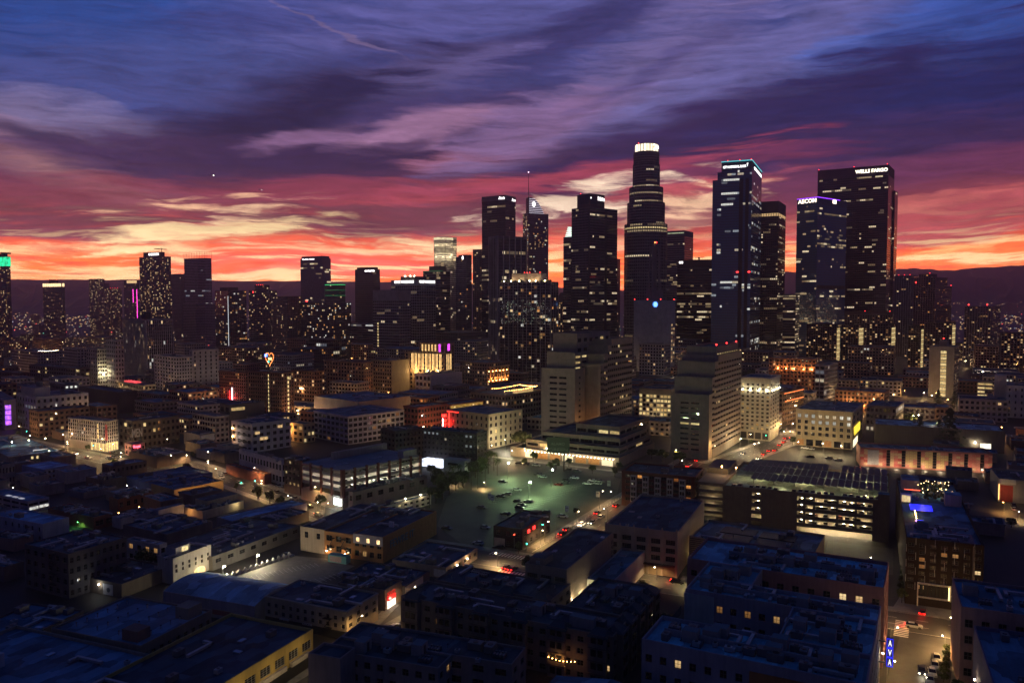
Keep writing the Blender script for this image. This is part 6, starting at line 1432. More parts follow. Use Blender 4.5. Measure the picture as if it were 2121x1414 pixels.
string_lights(b.root, [(-1.8, b.wl * .15, 5.2), (-1.8, b.wl * .28, 5.2)], 8, BULB_O, .10); point('balcony_light', (-2.2, b.wl * .22, 5.6), ORANGE, 50, b.root, .2)
b = place_xy('stucco_apartments', 'dark flat roofed apartments with a square roof hut at the bottom, left of centre', (0, 166), 70, 42, 9, 13)
w, n = MB(), MB(); sm_ = wall_mat((.24, .21, .20), name='stucco'); S_['mbs'] = (w, n); S_['wallm'] = sm_; build(b, nL=8, nR=2, nf=4, lit=.0, **S_); build(b, x0=-7, x1=0, y0=14, y1=42, nL=9, nR=2, nf=4, lit=.12, **S_); build(b, x0=-13, x1=-7.02, y0=34, y1=42, z1=14.5, nL=0, nR=0, blankL=True, blankR=True, **S_); finish(b, w, n); clutter(b, 18, -6, 8, 1, 41, 12.4, KN, r2)
b = place_xy('stucco_apartments', 'peaked dark roof just entering the frame at the bottom centre', (20, 128), 62, 25, 24, 13)
build(b, wall=(.2, .17, .15), roof=BLROOF, nL=0, blankL=True, nR=0, blankR=True); mb = MB(); mb.face([(0, 0, 13.02), (24, 0, 13.02), (24, 12.5, 15)], roof_mat(BLROOF)); mb.face([(24, 0, 13.02), (24, 25, 13.02), (24, 12.5, 15)], wall_mat((.2, .17, .15))); mb.face([(0, 0, 13.02), (24, 12.5, 15), (0, 25, 13.02)], roof_mat(BLROOF)); mb.face([(0, 25, 13.02), (24, 12.5, 15), (24, 25, 13.02)], roof_mat(BLROOF)); mb.build('hip_roof', b.root)

# --- centre left: old shops round the lit parking deck
def N(label, xl, xc, xr, yt, yb=None, Y=None, th=66, name='old_shop_block', wl=None, wr=None, h=None, **kw):
    b = place(name, label, xl, xc, xr, yt, Y if Y else Yb(yb), th, 'building', None, wl, wr, h)
    o = dict(near=True, sink=.3, pier=.5, sp=.5, lit=.03, roof=DKROOF, units=12, parapet=.5); o.update(kw); o['units'] = int(o['units'] * 1.6); build(b, **o); return b
b = N('beige three storey corner shop with arched bays and a dark shop base', 549, 718, 783, 1265, 1326, th=66, wall=(.36, .31, .235), nL=11, nR=4, nf=2, gf=2.6, topblank=.8, pier=.55, sp=.42, lit=0, units=7, cornice=.5)
mb = MB(); fL(b).slab(mb, .1, b.wl - .1, .05, 2.3, plain('dark_shopfront', (.02, .022, .024)), 0, .12); mb.build('shopfront', b.root)
lettering(b.root, 'COCOA', fL(b), uL(b, 627, 2), uL(b, 647, 2), 2.0, 2.7, plain('white_paint', (.45, .45, .48)), off=.1); lettering(b.root, 'MINIMART', fL(b), uL(b, 580, 2), uL(b, 600, 2), 2.1, 2.75, plain('white_paint', (.45, .45, .48)), off=.1)
b = N('low roofed shop with a glowing red and white doorway', 700, 797, 832, 1247, Y=228, th=66, h=6.2, wall=(.24, .18, .14), nL=0, blankL=True, nR=0, blankR=True)
mb = MB(); fR(b).slab(mb, b.wr * .14, b.wr * .62, .2, 2.6, glow('shop_glow', (.95, .9, .8), 1.6, .6, 1.5), 0, .08); mb.build('shopfront', b.root); mb = MB(); fR(b).slab(mb, b.wr * .12, b.wr * .55, 2.7, 4.0, glow('red_awning_glow', (1, .04, .03), .8), 0, .7); mb.build('awning', b.root); x, y, _ = fR(b).pt(b.wr * .4, 0, 2); point('shop_light', (x, y, 2.5), (1, .8, .6), 160, b.root, .3)
lettering(b.root, 'KING', fR(b), b.wr * .14, b.wr * .6, 4.2, 5.0, glow('sign_red_dim', (.8, .05, .03), .5), off=.1)
b = N('black graffiti walled shop with a white side wall', 707, 839, 890, 1213, Y=236, th=66, wall=(.10, .09, .09), nL=0, blankL=True, nR=0, blankR=True)
mb = MB(); fR(b).slab(mb, .05, b.wr * .72, .05, b.h - .3, wall_mat((.50, .42, .38)), 0, .06); mb.build('white_wall', b.root)
mb = MB(); gp = plain('graffiti_paint', (.22, .21, .22), .8); fa = fL(b)
for i in range(14):
    u = b.wl * (.28 + .05 * i); rr = rng.uniform(.5, 1.1)
    for k in range(9): a0, a1 = k * .7, (k + 1) * .7; fa2 = lambda a, r_: fa.pt(u + r_ * math.cos(a) * (1 + .3 * math.sin(3 * a + i)), b.h * .5 + r_ * math.sin(a), .05); mb.face([fa2(a0, rr), fa2(a1, rr), fa2(a1, rr * .7), fa2(a0, rr * .7)], gp)
mb.build('graffiti', b.root, kind='stuff')
b = N('single storey corner shop with two wall lamps by the crossing', 812, 924, 989, 1175, Y=255, th=66, wall=(.30, .24, .19), nL=0, blankL=True, nR=6, nf=1, gf=.8, units=6)
wall_lamp(b, fR(b), b.wr * .3, 2.6, WARM, 260); wall_lamp(b, fR(b), b.wr * .62, 2.6, WARM, 260)
mb = MB(); fL(b).slab(mb, b.wl * .78, b.wl * .99, .4, 2.8, plain('poster_white', (.5, .48, .46)), 0, .1); mb.build('poster_wall', b.root)
b = place('old_shop_block', 'orange brick and white three part block facing the lit parking deck', 622, 793, 904, 1112, Yb(1166), 66, 'building')
w, n = MB(), MB(); W_ = b.wl; ob = wall_mat((.40, .19, .08), .9, .15, .6, 'brickwork'); wm_ = wall_mat((.44, .34, .25)); gm2 = wall_mat((.30, .24, .20))
B3 = dict(mbs=(w, n), near=True, sink=.3, roof=(.05, .06, .08), parapet=.5)
build(b, y1=W_ * .35, wallm=ob, nL=4, nR=0, blankR=True, nf=2, gf=.6, topblank=1.2, pier=.42, sp=.42, lit=.25, style='warm', **B3); build(b, y0=W_ * .35 + .02, y1=W_ * .70, wallm=ob, z1=b.h - .6, nL=3, nR=0, blankR=True, nf=2, gf=.8, pier=.42, sp=.42, lit=.0, **B3); build(b, y0=W_ * .70 + .02, y1=W_, wallm=wm_, z1=b.h - .3, nL=2, nR=0, blankR=True, nf=1, gf=4, pier=.7, sp=.5, lit=0, **B3); finish(b, w, n)
mb = MB(); fa = Facade((0, W_ * .35), (0, 0)); fa.slab(mb, .1, fa.W - .05, b.h - 3.4, b.h - .05, wall_mat((.46, .40, .40)), 0, .1); wp_ = mb.build('white_wall_panel', b.root)
mb = MB()
for k in range(3): fa.slab(mb, fa.W * (.12 + .34 * k), fa.W * (.12 + .34 * k) + 1.2, b.h - 2.7, b.h - 1.3, glow('lit_window', (1, .66, .30), 1.6, .5), .1, .16)
mb.build('lit_window', b.root, kind='stuff')
lettering(b.root, 'FEWRE IT', fR(b), b.wr * .12, b.wr * .55, b.h - 5, b.h - 2.4, plain('faded_blue_paint', (.13, .17, .22)), off=.08)
for u, z in ((.66, 1.6), (.44, 1.4)): wall_lamp(b, fL(b), W_ * (1 - u), z, (1, .6, .25), 160, None, .6)
clutter(b, 16, 1, b.wr - 1, 1, W_ - 1, b.h - .6, rnd=r2)
mb = MB(); mb.box(b.wr * .35, b.wr * .37, W_ * .12, W_ * .17, b.h - .5, b.h + 1.4, plain('sail_white', (.5, .5, .55))); mb.build('roof_screen', b.root)
b = N('small black two storey building with red lit windows at the lot corner', 1022, 1082, 1139, 1096, 1138, th=64, wall=(.035, .03, .032), roof=(.05, .06, .085), nL=3, nR=5, nf=2, lit=.0, pier=.6, sp=.5, units=2)
mb = MB(); fR(b).slab(mb, b.wr * .18, b.wr * .24, b.h * .66, b.h * .82, glow('red_lit_window', (1, .03, .03), 3.0), 0, .2); mb.build('red_window', b.root); mb = MB(); fR(b).slab(mb, b.wr * .36, b.wr * .43, b.h * .68, b.h * .84, glow('red_lit_window', (1, .03, .03), 3.0), 0, .2); mb.build('red_window', b.root); x, y, _ = fR(b).pt(b.wr * .3, 0, 1.2); point('red_light', (x, y, b.h * .75), (1, .02, .02), 160, b.root, .2)
mb = MB(); fL(b).slab(mb, b.wl * .03, b.wl * .4, .1, b.h * .42, wall_mat((.42, .38, .30)), 0, .1); mb.build('roller_door', b.root)
mb = MB(); mb.box(b.wr * .75, b.wr * .9, b.wl * .2, b.wl * .5, b.h - .5, b.h + 1.4, wall_mat((.10, .06, .07))); mb.build('roof_hut', b.root)
# mid garage
b = place('parking_structure', 'parking garage with red piers and bright open decks left of centre', 623, 709.5, 872, 975, Yb(1056), 50, 'building')
w = MB(); cm = wall_mat((.30, .27, .25)); rp = wall_mat((.15, .06, .045)); gf = 5.2; NF2 = 4; dh = (b.h - gf) / NF2
for fa, npier in ((fL(b), 4), (fR(b), 8)):
    fa.quad(w, 0, fa.W, 0, gf, cm); fa.quad(w, 0, fa.W, gf, gf + .7, cm)
    for k in range(1, NF2 + 1): fa.slab(w, 0, fa.W, gf + k * dh - .9 if k == NF2 else gf + k * dh - .35, gf + k * dh + (1.0 if k < NF2 else 0), cm, -.3, 0)
for p, q in (((b.wr, 0), (b.wr, b.wl)), ((b.wr, b.wl), (0, b.wl))): Facade(p, q).quad(w, 0, Facade(p, q).W, 0, b.h, cm)
for k in range(NF2 + 1): w.box(.3, b.wr - .3, .3, b.wl - .3, gf + k * dh - .3, gf + k * dh - .02 - (.9 if k == NF2 else 0), cm)
w.build('wall', b.root)
for fa, npier in ((fL(b), 4), (fR(b), 7)):
    for i in range(npier + 1):
        u = min(max(.6, fa.W * i / npier), fa.W - .6); mb = MB(); fa.slab(mb, u - .6, u + .6, gf, b.h + .5, rp, -.4, .35); mb.build('pier', b.root)
mb = MB(); mb.box(14, 14.2, 14, b.wl - .5, gf, b.h - 1, wall_mat((.42, .38, .32))); mb.box(14, b.wr - .5, 14, 14.2, gf, b.h - 1, wall_mat((.42, .38, .32))); mb.build('inner_wall', b.root)
mb = MB(); mb.face([(.4, .4, b.h - .9), (b.wr - .4, .4, b.h - .9), (b.wr - .4, b.wl - .4, b.h - .9), (.4, b.wl - .4, b.h - .9)], roof_mat((.13, .14, .17))); mb.build('roof_deck', b.root)
tm2 = MB(); tm2.box(-1.4, 1.4, -.1, .1, -.06, .04, glow('tube_light_white', (1, .93, .74), 10)); tm2 = tm2.mesh('tube_lamp')
for k in range(1, NF2):
    for i in range(7): x = b.wr * (.09 + .14 * i); link('tube_lamp', tm2, b.root, loc=(x, 6, gf + (k + 1) * dh - .5)); point('deck_light', (x, 5, gf + (k + 1) * dh - .8), (1, .92, .70), 750, b.root, .25)
    for i in range(3): point('deck_light', (5, b.wl * (.25 + .3 * i), gf + (k + 1) * dh - .8), (1, .92, .70), 500, b.root, .25)
mb = MB(); mb.box(b.wr * .3, b.wr, b.wl - 6, b.wl - 4, b.h - .9, b.h + 3.0, wall_mat((.33, .29, .25))); mb.build('ramp_wall', b.root); mb = MB(); mb.box(b.wr * .8, b.wr * .98, 2, 6, b.h - .9, b.h + 3, cm); mb.build('stair_head', b.root)
mb = MB(); fL(b).slab(mb, b.wl * .80, b.wl * .97, 1.6, 4.6, glow('bright_billboard', (.90, 1, .93), 3.2), .02, .3); mb.build('lit_billboard', b.root); x, y, _ = fL(b).pt(b.wl * .88, 0, 3); point('billboard_light', (x, y, 3.5), (.9, 1, .95), 700, b.root, .4)
clutter(b, 6, 2, b.wr - 2, 8, b.wl - 8, b.h - .9, rnd=r2)
b = N('brick flats at the end of the red piered parking garage', 588, 621, 642, 954, Y=366, th=50, wall=(.10, .065, .06), nL=4, nR=2, nf=5, gf=3.5, lit=.12, style='yellow')
b = N('low sloping roofed workshop in front of the red piered garage', 722, 731, 884, 1019, 1062, th=50, wall=(.20, .17, .16), nL=1, nR=7, nf=1, gf=4, lit=.2, style='orange', roof=(.06, .07, .09))
b = N('small white two storey house with two roof lamps beside the lot', 785, 797, 893, 1048, 1070, th=50, wall=(.52, .46, .40), nL=1, nR=8, nf=2, lit=.15, style='yellow', units=2)
for u in (.45, .78): x, y, _ = fR(b).pt(b.wr * u, 0, -.5); mb = MB(); mb.ball((x, y, b.h + .8), .26, BULB_W, 6, 4); mb.build('roof_lamp', b.root); point('roof_lamp_light', (x, y - 1.2, b.h + 1.0), (1, .85, .5), 350, b.root, .2)

# --- left: low warehouses with blue roofs
b = place_xy('yellow_shop_row', 'yellow shop row with tall windows and awning signs at the bottom left', (-67, 152.6), 67, 26, 45, 9)
build(b, wall=(.46, .33, .10), roof=DKROOF, nL=0, blankL=True, nR=9, nf=1, gf=4.2, topblank=.9, pier=.3, sp=.3, lit=0, near=True, units=10, nx=3, ny=4, frame=FRAMEL)
fr_ = fR(b); mb = MB(); fr_.slab(mb, 0, b.wr, 0, 3.2, plain('dark_shopfront', (.02, .022, .024)), 0, .1); mb.build('shopfront', b.root)
for u0, u1, c in ((.05, .28, (.5, .12, .08)), (.32, .52, (.5, .44, .36)), (.56, .76, (.52, .46, .40)), (.80, .95, (.4, .36, .3))): mb = MB(); fr_.slab(mb, b.wr * u0, b.wr * u1, 3.2, 4.3, plain('awning_canvas', c), 0, .7); mb.build('awning', b.root)
for k in range(4): x, y, _ = fr_.pt(b.wr * (.2 + .22 * k), 0, 4.5); point('facade_light', (x, y, 6.0), (1, .74, .34), 300, b.root, .3)
b = N('wide blue roofed warehouse with rows of small roof vents', 106, 291, 438, 1337, Y=188, th=69, name='warehouse', wall=(.23, .19, .155), roof=(.11, .15, .22), nL=6, nR=9, nf=1, gf=3, topblank=1, lit=0, units=0)
A = ac_meshes()
for i in range(6):
    for j in range(4): link('roof_vent', A['roof_vent'][0], b.root, loc=(4 + i * (b.wr - 8) / 5, 4 + j * (b.wl - 8) / 3, b.h - .5))
mb = MB(); mb.box(b.wr * .72, b.wr * .92, b.wl * .05, b.wl * .2, b.h - .5, b.h + 2.6, wall_mat((.22, .19, .16))); mb.build('stair_penthouse', b.root); mb = MB(); mb.box(2, 6, 3, 8, b.h - .5, b.h + 2.2, wall_mat((.2, .12, .10))); mb.build('roof_hut', b.root)
b = place('warehouse', 'white walled warehouse with a low curved pale roof', 338, 527, 549, 1255, Yb(1293), 69, 'building', wr=18)
w = MB(); wm_ = wall_mat((.42, .36, .36)); W_ = b.wl; rmv = roof_mat((.26, .27, .32)); rf = MB(); NS = 12
for i in range(NS):
    x0_, x1_ = b.wr * i / NS, b.wr * (i + 1) / NS; za, zb = b.h + 1.7 * math.sin(math.pi * i / NS), b.h + 1.7 * math.sin(math.pi * (i + 1) / NS)
    rf.face([(x0_, 0, za), (x1_, 0, zb), (x1_, W_, zb), (x0_, W_, za)], rmv); w.face([(x0_, 0, 0), (x1_, 0, 0), (x1_, 0, zb), (x0_, 0, za)], wm_); w.face([(x0_, W_, 0), (x0_, W_, za), (x1_, W_, zb), (x1_, W_, 0)], wm_)
fL(b).quad(w, 0, W_, 0, b.h, wm_); w.box(-.2, .02, W_ * .02, W_ * .98, b.h - .25, b.h + .1, wm_); w.build('wall', b.root); rf.build('roof', b.root)
mb = MB(); fL(b).slab(mb, W_ * .55, W_ * .78, 1.0, 2.4, plain('faded_red_paint', (.30, .07, .08)), 0, .06); mb.build('painted_sign', b.root)
b = N('white four storey loft with a glowing arched doorway beside the parking deck', 326, 358, 437, 1156, 1210, th=66, name='loft_building', wall=(.40, .37, .33), nL=0, blankL=True, nR=6, nf=2, gf=3.2, topblank=1.6, pier=.68, sp=.3, lit=0, units=3, roof=(.06, .07, .09), nx=1, ny=3)
mb = MB(); fa = fR(b); g = glow('lit_arch', (1, .72, .30), 1.4, .5, .8); c_ = b.wr * .68; mb.face([fa.pt(c_ - 2.4, .2, .05), fa.pt(c_ + 2.4, .2, .05)] + [fa.pt(c_ + 2.4 * math.cos(k * math.pi / 8), 1.0 + 1.5 * math.sin(k * math.pi / 8), .05) for k in range(9)], g); mb.build('arched_doorway', b.root)
x, y, _ = fa.pt(c_, 0, 2.5); point('door_light', (x, y, 2.0), (1, .76, .36), 420, b.root, .3)
mb = MB(); mb.box(3, 9, b.wl * .3, b.wl * .9, b.h - .5, b.h + 2.2, wall_mat((.4, .38, .36)), top=roof_mat(DKROOF)); mb.build('roof_room', b.root); mb = MB(); mb.box(5.5, 8, b.wl * .26, b.wl * .3, b.h + .4, b.h + 1.8, LITS['yellow'][0]); mb.build('lit_window', b.root)
b = N('white stucco house with arched glowing windows behind the four storey loft', 262, 330, 346, 1128, 1172, th=64, name='stucco_house', wall=(.44, .40, .38), nL=4, nR=1, nf=2, lit=.35, style='orange', units=2)
b = N('dark pilastered block with a black brick side wall', 51, 141, 262, 1147, 1240, th=62, name='dark_block', wall=(.11, .10, .10), nL=6, nR=9, nf=4, lit=0, roof=(.06, .08, .11))
b = N('flat dark roofed shop with a white poster panel and a yellow edge', 143, 252, 354, 1225, Y=238, th=66, wall=(.15, .12, .09), nL=0, blankL=True, nR=0, blankR=True, h=4.4, roof=(.045, .05, .065), units=9)
mb = MB(); fL(b).slab(mb, b.wl * .66, b.wl * .84, .3, 3.6, plain('poster_white', (.5, .48, .46)), 0, .12); pw_ = mb.build('poster_panel', b.root); fa = fL(b); mb = MB(); cu = b.wl * .76; mb.face([fa.pt(cu + .8 * math.cos(k * .785), 1.9 + .8 * math.sin(k * .785), .16) for k in range(8)], plain('poster_dark', (.03, .05, .07))); mb.build('poster_emblem', b.root)
wall_lamp(b, fL(b), b.wl * .6, 3.2, (.9, .95, 1), 110)
b = N('pale blue walled building with a bright blue roof at the left edge', -22, 88, 143, 1085, 1125, th=64, name='pale_block', wall=(.36, .36, .42), roof=(.16, .26, .40), nL=8, nR=0, blankR=True, nf=2, lit=0, pier=.7, units=3)
b = N('red brown warehouse with cream doors and orange lamps at its back', 99, 195, 239, 1071, 1097, th=62, name='warehouse', wall=(.24, .09, .06), roof=(.09, .12, .17), nL=0, blankL=True, nR=2, nf=1, gf=.3, pier=.25, sp=.5, lit=0)
b = N('white building with two rows of bright strip windows at the left edge', -30, 58, 102, 1038, 1062, th=60, name='white_block', wall=(.44, .36, .38), roof=(.13, .18, .26), nL=5, nR=2, nf=2, pier=.12, sp=.5, lit=.0, units=0)
mb = MB(); fR(b).slab(mb, b.wr * .06, b.wr * .46, b.h * .22, b.h * .44, LITS['cool'][0], 0, .2); mb.build('lit_window', b.root); mb = MB(); fR(b).slab(mb, b.wr * .52, b.wr * .94, b.h * .24, b.h * .46, LITS['cool'][0], 0, .2); mb.build('lit_window', b.root)
for k in range(3): mb = MB(); mb.box(b.wr * .2, b.wr * .34, 8 + 5 * k, 11 + 5 * k, b.h - .45, b.h - .2, glow('skylight_glow', (.9, .9, 1), .35, .3)); mb.build('skylight', b.root)
b = N('long low roofed workshop behind the red brown warehouse', 141, 173, 241, 1020, 1034, th=60, name='workshop', wall=(.26, .20, .20), roof=(.08, .11, .16), nL=0, blankL=True, nR=0, blankR=True)
b = N('broad warehouse with a blue end wall beside three white yard lamps', 257, 309, 440, 1001, 1024, th=52, name='warehouse', wall=(.12, .16, .30), roof=(.08, .10, .14), nL=0, blankL=True, nR=0, blankR=True, units=8)
b = N('warehouse with a long orange lit side wall on the left street', 300, 361, 463, 1037, Y=357, th=52, name='warehouse', wall=(.38, .25, .12), roof=(.07, .10, .15), nL=0, blankL=True, nR=0, blankR=True, h=5.0)
for k in range(4): x, y, _ = fR(b).pt(b.wr * (.15 + .25 * k), 0, 3); point('facade_light', (x, y, 4), (1, .58, .2), 260, b.root, .3)
b = N('low tan building with an orange lit mural end and a raised middle', 381, 420, 505, 1058, 1076, th=58, name='low_shop', wall=(.36, .31, .27), roof=(.05, .06, .08), nL=0, blankL=True, nR=0, blankR=True)
mb = MB(); mb.box(6, 22, 5, 13, b.h - .5, b.h + 2.2, wall_mat((.36, .30, .20)), top=roof_mat(DKROOF)); mb.build('raised_roof', b.root); x, y, _ = fL(b).pt(b.wl * .4, 0, 2.5); point('facade_light', (x, y, 2.5), ORANGE, 420, b.root, .3); x, y, _ = fR(b).pt(b.wr * .8, 0, 1.5); point('facade_light', (x, y, 2.8), (1, .78, .36), 260, b.root, .3)
b = N('long blue roofed shed with white graffiti letters on its wall', 449, 480, 636, 1079, 1100, th=52, name='shed', wall=(.27, .25, .245), roof=(.15, .22, .34), nL=0, blankL=True, nR=0, blankR=True, units=0)
lettering(b.root, 'NHD', fR(b), uR(b, 486), uR(b, 520), b.h * .12, b.h * .75, plain('graffiti_white', (.42, .42, .46)), off=.06)
b = N('flat dark shed along the lit parking deck', 330, 440, 622, 1150, Y=263, th=63, name='shed', wall=(.11, .10, .095), roof=(.06, .07, .09), nL=0, blankL=True, nR=8, nf=1, gf=1.5, lit=0, h=4.8)
b = N('long low roofs with a reddish wall at the left edge', -50, 30, 69, 1131, Y=283, th=66, name='low_shop', wall=(.26, .15, .14), roof=(.09, .12, .18), nL=0, blankL=True, nR=0, blankR=True, h=4.5)
b = N('low flat roof under the dark pilastered block at the left edge', -60, 8, 50, 1175, Y=252, th=66, name='low_shop', wall=(.16, .13, .13), roof=(.12, .16, .24), nL=0, blankL=True, nR=0, blankR=True, h=5.0)
b = N('wide flat roofed hall with dark mural walls at the lower left', -90, 28, 175, 1331, Y=196, th=74, name='hall', wall=(.09, .085, .09), roof=(.07, .10, .15), nL=0, blankL=True, nR=0, blankR=True, units=10)
b = place_xy('hall', 'nearest blue roof in the lower left corner with a white roof hut', (-100, 147), 68, 46, 40, 7)
build(b, wall=(.30, .25, .20), roof=(.10, .14, .21), nL=0, blankL=True, nR=0, blankR=True, units=8); mb = MB(); mb.box(20, 24, 28, 32, 6.2, 9.4, wall_mat((.48, .48, .5))); mb.build('roof_hut', b.root)
wall_lamp(b, Facade((0, 46), (0, 0)), 10, 5, (.8, .9, 1), 200)
b = N('grey block with a row of arched windows at the left edge', -24, 4, 31, 962, 1006, th=58, name='grey_block', wall=(.26, .24, .23), nL=4, nR=4, nf=2, lit=0, units=2)
b = N('blue roofed building with a painted pale blue side wall', 45, 89, 150, 972, 994, th=58, name='pale_block', wall=(.22, .27, .38), roof=(.14, .26, .46), nL=0, blankL=True, nR=7, nf=2, lit=0, units=0)
b = N('lower pale blue annex below the painted side wall', 33, 60, 94, 998, Y=393, th=58, name='pale_block', wall=(.24, .29, .40), roof=(.13, .24, .43), nL=0, blankL=True, nR=0, blankR=True, h=3.5, units=0)
b = N('warehouse with two violet lit windows behind the broad blue walled warehouse', 211, 232, 304, 965, 990, th=52, name='warehouse', wall=(.13, .10, .10), roof=(.11, .14, .19), nL=4, nR=8, nf=1, gf=2, lit=0, units=3)
b = N('canopied market hall with white lamps under its roof at the left edge', -60, 18, 126, 946, 962, th=46, name='market_hall', wall=(.24, .22, .20), roof=(.10, .14, .20), nL=0, blankL=True, nR=0, blankR=True)
mb = MB(); fR(b).slab(mb, b.wr * .42, b.wr * .46, b.h * .35, b.h * .7, LITS['yellow'][0], 0, .2); fR(b).slab(mb, b.wr * .52, b.wr * .56, b.h * .35, b.h * .7, LITS['yellow'][0], 0, .2); mb.build('lit_window', b.root, kind='stuff')
for k in range(4): x, y = 3 + k * 9, b.wl * .5; mb = MB(); mb.ball((x, y, b.h + 1.6), .3, BULB_W, 6, 4); mb.build('roof_lamp', b.root); point('roof_lamp_light', (x, y, b.h + 1.2), (1, .95, .8), 260, b.root, .2)
b = N('long dark workshop with an orange lit brick front behind the two orange lamps', 226, 244, 318, 1046, Y=338, th=56, name='workshop', wall=(.30, .12, .06), roof=(.07, .09, .13), nL=0, blankL=True, nR=5, nf=1, gf=.8, lit=0, h=5.5)
b = N('low white walled store before the two orange lamps', 232, 250, 330, 1086, Y=312, th=56, name='store', wall=(.40, .37, .38), roof=(.08, .11, .16), nL=0, blankL=True, nR=0, blankR=True, h=4.2)
b = N('pale container like store right of the two orange lamps', 318, 328, 381, 1062, Y=322, th=56, name='store', wall=(.30, .33, .40), roof=(.10, .14, .2), nL=0, blankL=True, nR=0, blankR=True, h=5.0, units=0)
b = N('flat dark roof left of the shed with graffiti letters', 255, 345, 440, 1112, Y=288, th=60, name='shed', wall=(.14, .12, .12), roof=(.07, .09, .13), nL=0, blankL=True, nR=0, blankR=True, h=5.0)
b = N('low dark sheds between graffiti shed and parking deck', 440, 482, 640, 1122, Y=292, th=58, name='shed', wall=(.13, .12, .12), roof=(.06, .075, .10), nL=0, blankL=True, nR=0, blankR=True, h=4.0)
b = N('dark flat store left of the white yard lamps', 178, 214, 262, 1002, Y=372, th=56, name='store', wall=(.12, .09, .085), roof=(.06, .08, .11), nL=0, blankL=True, nR=0, blankR=True, h=6)
b = N('dark store with a sloped yard wall by the left street', 268, 325, 395, 972, Y=428, th=54, name='store', wall=(.15, .11, .10), roof=(.06, .08, .11), nL=0, blankL=True, nR=0, blankR=True, h=6)
def fire_escape(b, fa, u, n, z0=3.4, dz=3.3, w=2.6):
    mb = MB(); m = plain('escape_iron', (.02, .02, .022), .6, .5)
    for k in range(n):
        z = z0 + k * dz; fa.slab(mb, u, u + w, z, z + .08, m, .02, 1.1); fa.slab(mb, u, u + w, z + .9, z + .97, m, 1.04, 1.1)
        for i in range(6): fa.slab(mb, u + i * w / 5.2, u + i * w / 5.2 + .05, z + .08, z + .9, m, 1.05, 1.1)
        if k < n - 1: a_, c_ = fa.pt(u + .3, z + .1, .6), fa.pt(u + w - .3, z + dz, .6); mb.tube(a_, c_, .07, m, 4); a_, c_ = fa.pt(u + .3, z + .1, .9), fa.pt(u + w - .3, z + dz, .9); mb.tube(a_, c_, .07, m, 4)
    mb.build('fire_escape', b.root)
for bd in BLD:
    l_ = bd.root['label']
    if l_.startswith('orange brick and white'): fire_escape(bd, fL(bd), bd.wl * .36, 2, 3.2, 3.2); fire_escape(bd, fL(bd), bd.wl * .5, 2, 3.2, 3.2)
    if l_.startswith('dark pilastered'): fire_escape(bd, fL(bd), bd.wl * .62, 4)
    if l_.startswith('pale blue walled'): fire_escape(bd, fL(bd), bd.wl * .7, 2, 2.6, 2.8)
    if l_.startswith('beige three storey corner'): fire_escape(bd, fL(bd), bd.wl * .74, 2, 2.7, 2.5)
    if l_.startswith('five storey brick'): fire_escape(bd, fR(bd), .6, 4)
    if l_.startswith('old hotel with a red'): fire_escape(bd, fL(bd), bd.wl * .6, 4)
# ================================================================== streets and lots
ROADS = []
ORD = 'first second third fourth fifth sixth seventh eighth ninth tenth eleventh twelfth thirteenth fourteenth fifteenth sixteenth seventeenth eighteenth nineteenth twentieth'.split(); ORD += ['twenty ' + o for o in ORD[:9]]
def sheet(name, pts, m, z, kind='structure'):
    mb = MB(); mb.face([(p[0], p[1], z) for p in pts], m); return mb.build(name, kind=kind)
def road(name, pa, pb, w, ext=(0, 0), z=.008, m=None, lines=True, walks=((-1, 0, 1), (1, 0, 1)), n=None):
    a = Vector(pa[:2]); b = Vector(pb[:2]); d = (b - a).normalized(); a = a - d * ext[0]; b = b + d * ext[1]; L = (b - a).length; nn = Vector((d.y, -d.x))
    ROADS.append((a, b, w / 2 + 4))
    sheet(name, [a - nn * w / 2, b - nn * w / 2, b + nn * w / 2, a + nn * w / 2][::-1], m or ROAD, z)
    P = lambda u, v: a + d * u + nn * v
    for s, t0, t1 in walks:
        mb = MB(); u0, u1 = L * t0, L * t1; v0, v1 = s * w / 2, s * (w / 2 + 3.2)
        q = [P(u0, v0), P(u1, v0), P(u1, v1), P(u0, v1)]
        mb.prism([(p.x, p.y) for p in (q if s < 0 else q[::-1])], 0, .13, PAVE); mb.build('pavement', kind='structure')
    if lines:
        mb = MB()
        for v in (-w / 6, w / 6):
            u = 3.0
            while u < L - 3:
                mb.face([(*P(u, v - .08), z + .006), (*P(u + 3, v - .08), z + .006), (*P(u + 3, v + .08), z + .006), (*P(u, v + .08), z + .006)], PAINT); u += 8
        for v in (-w / 2 + .4, w / 2 - .4): mb.face([(*P(1, v - .08), z + .006), (*P(L - 1, v - .08), z + .006), (*P(L - 1, v + .08), z + .006), (*P(1, v + .08), z + .006)], PAINT)
        mb.build('road_marking', kind='structure')
    return a, d, nn, L
g1, g2 = ground(1108, 1138), ground(1285, 1030); dR = Vector((g2.x - g1.x, g2.y - g1.y)).normalized(); nR_ = Vector((dR.y, -dR.x))
c1 = Vector(g1[:2]) + nR_ * 6.5; c2 = Vector(g2[:2]) + nR_ * 6.5
R1 = road('street', c1, c2, 13, (4, 150), walks=((-1, .02, 1),))
X0 = ground(1062, 1163); X1 = ground(1390, 1213)
R2 = road('street', X0, X1, 15, (70, 150), z=.004, walks=((-1, 0, .38), (-1, .46, .93)))
R1b = road('street', Vector(X0[:2]) - dR * 8 + nR_ * 3, Vector(X0[:2]) - dR * 60 + nR_ * 2, 10, (0, 60), lines=False, walks=((1, .05, 1),))
R3 = road('street', ground(407, 969), ground(690, 1070), 14, (160, 60), walks=((-1, 0, .9), (1, 0, .9)))
R4 = road('street', ground(1921, 1322), ground(1902, 1412), 13, (2, 60), lines=False, walks=((-1, 0, 1),))
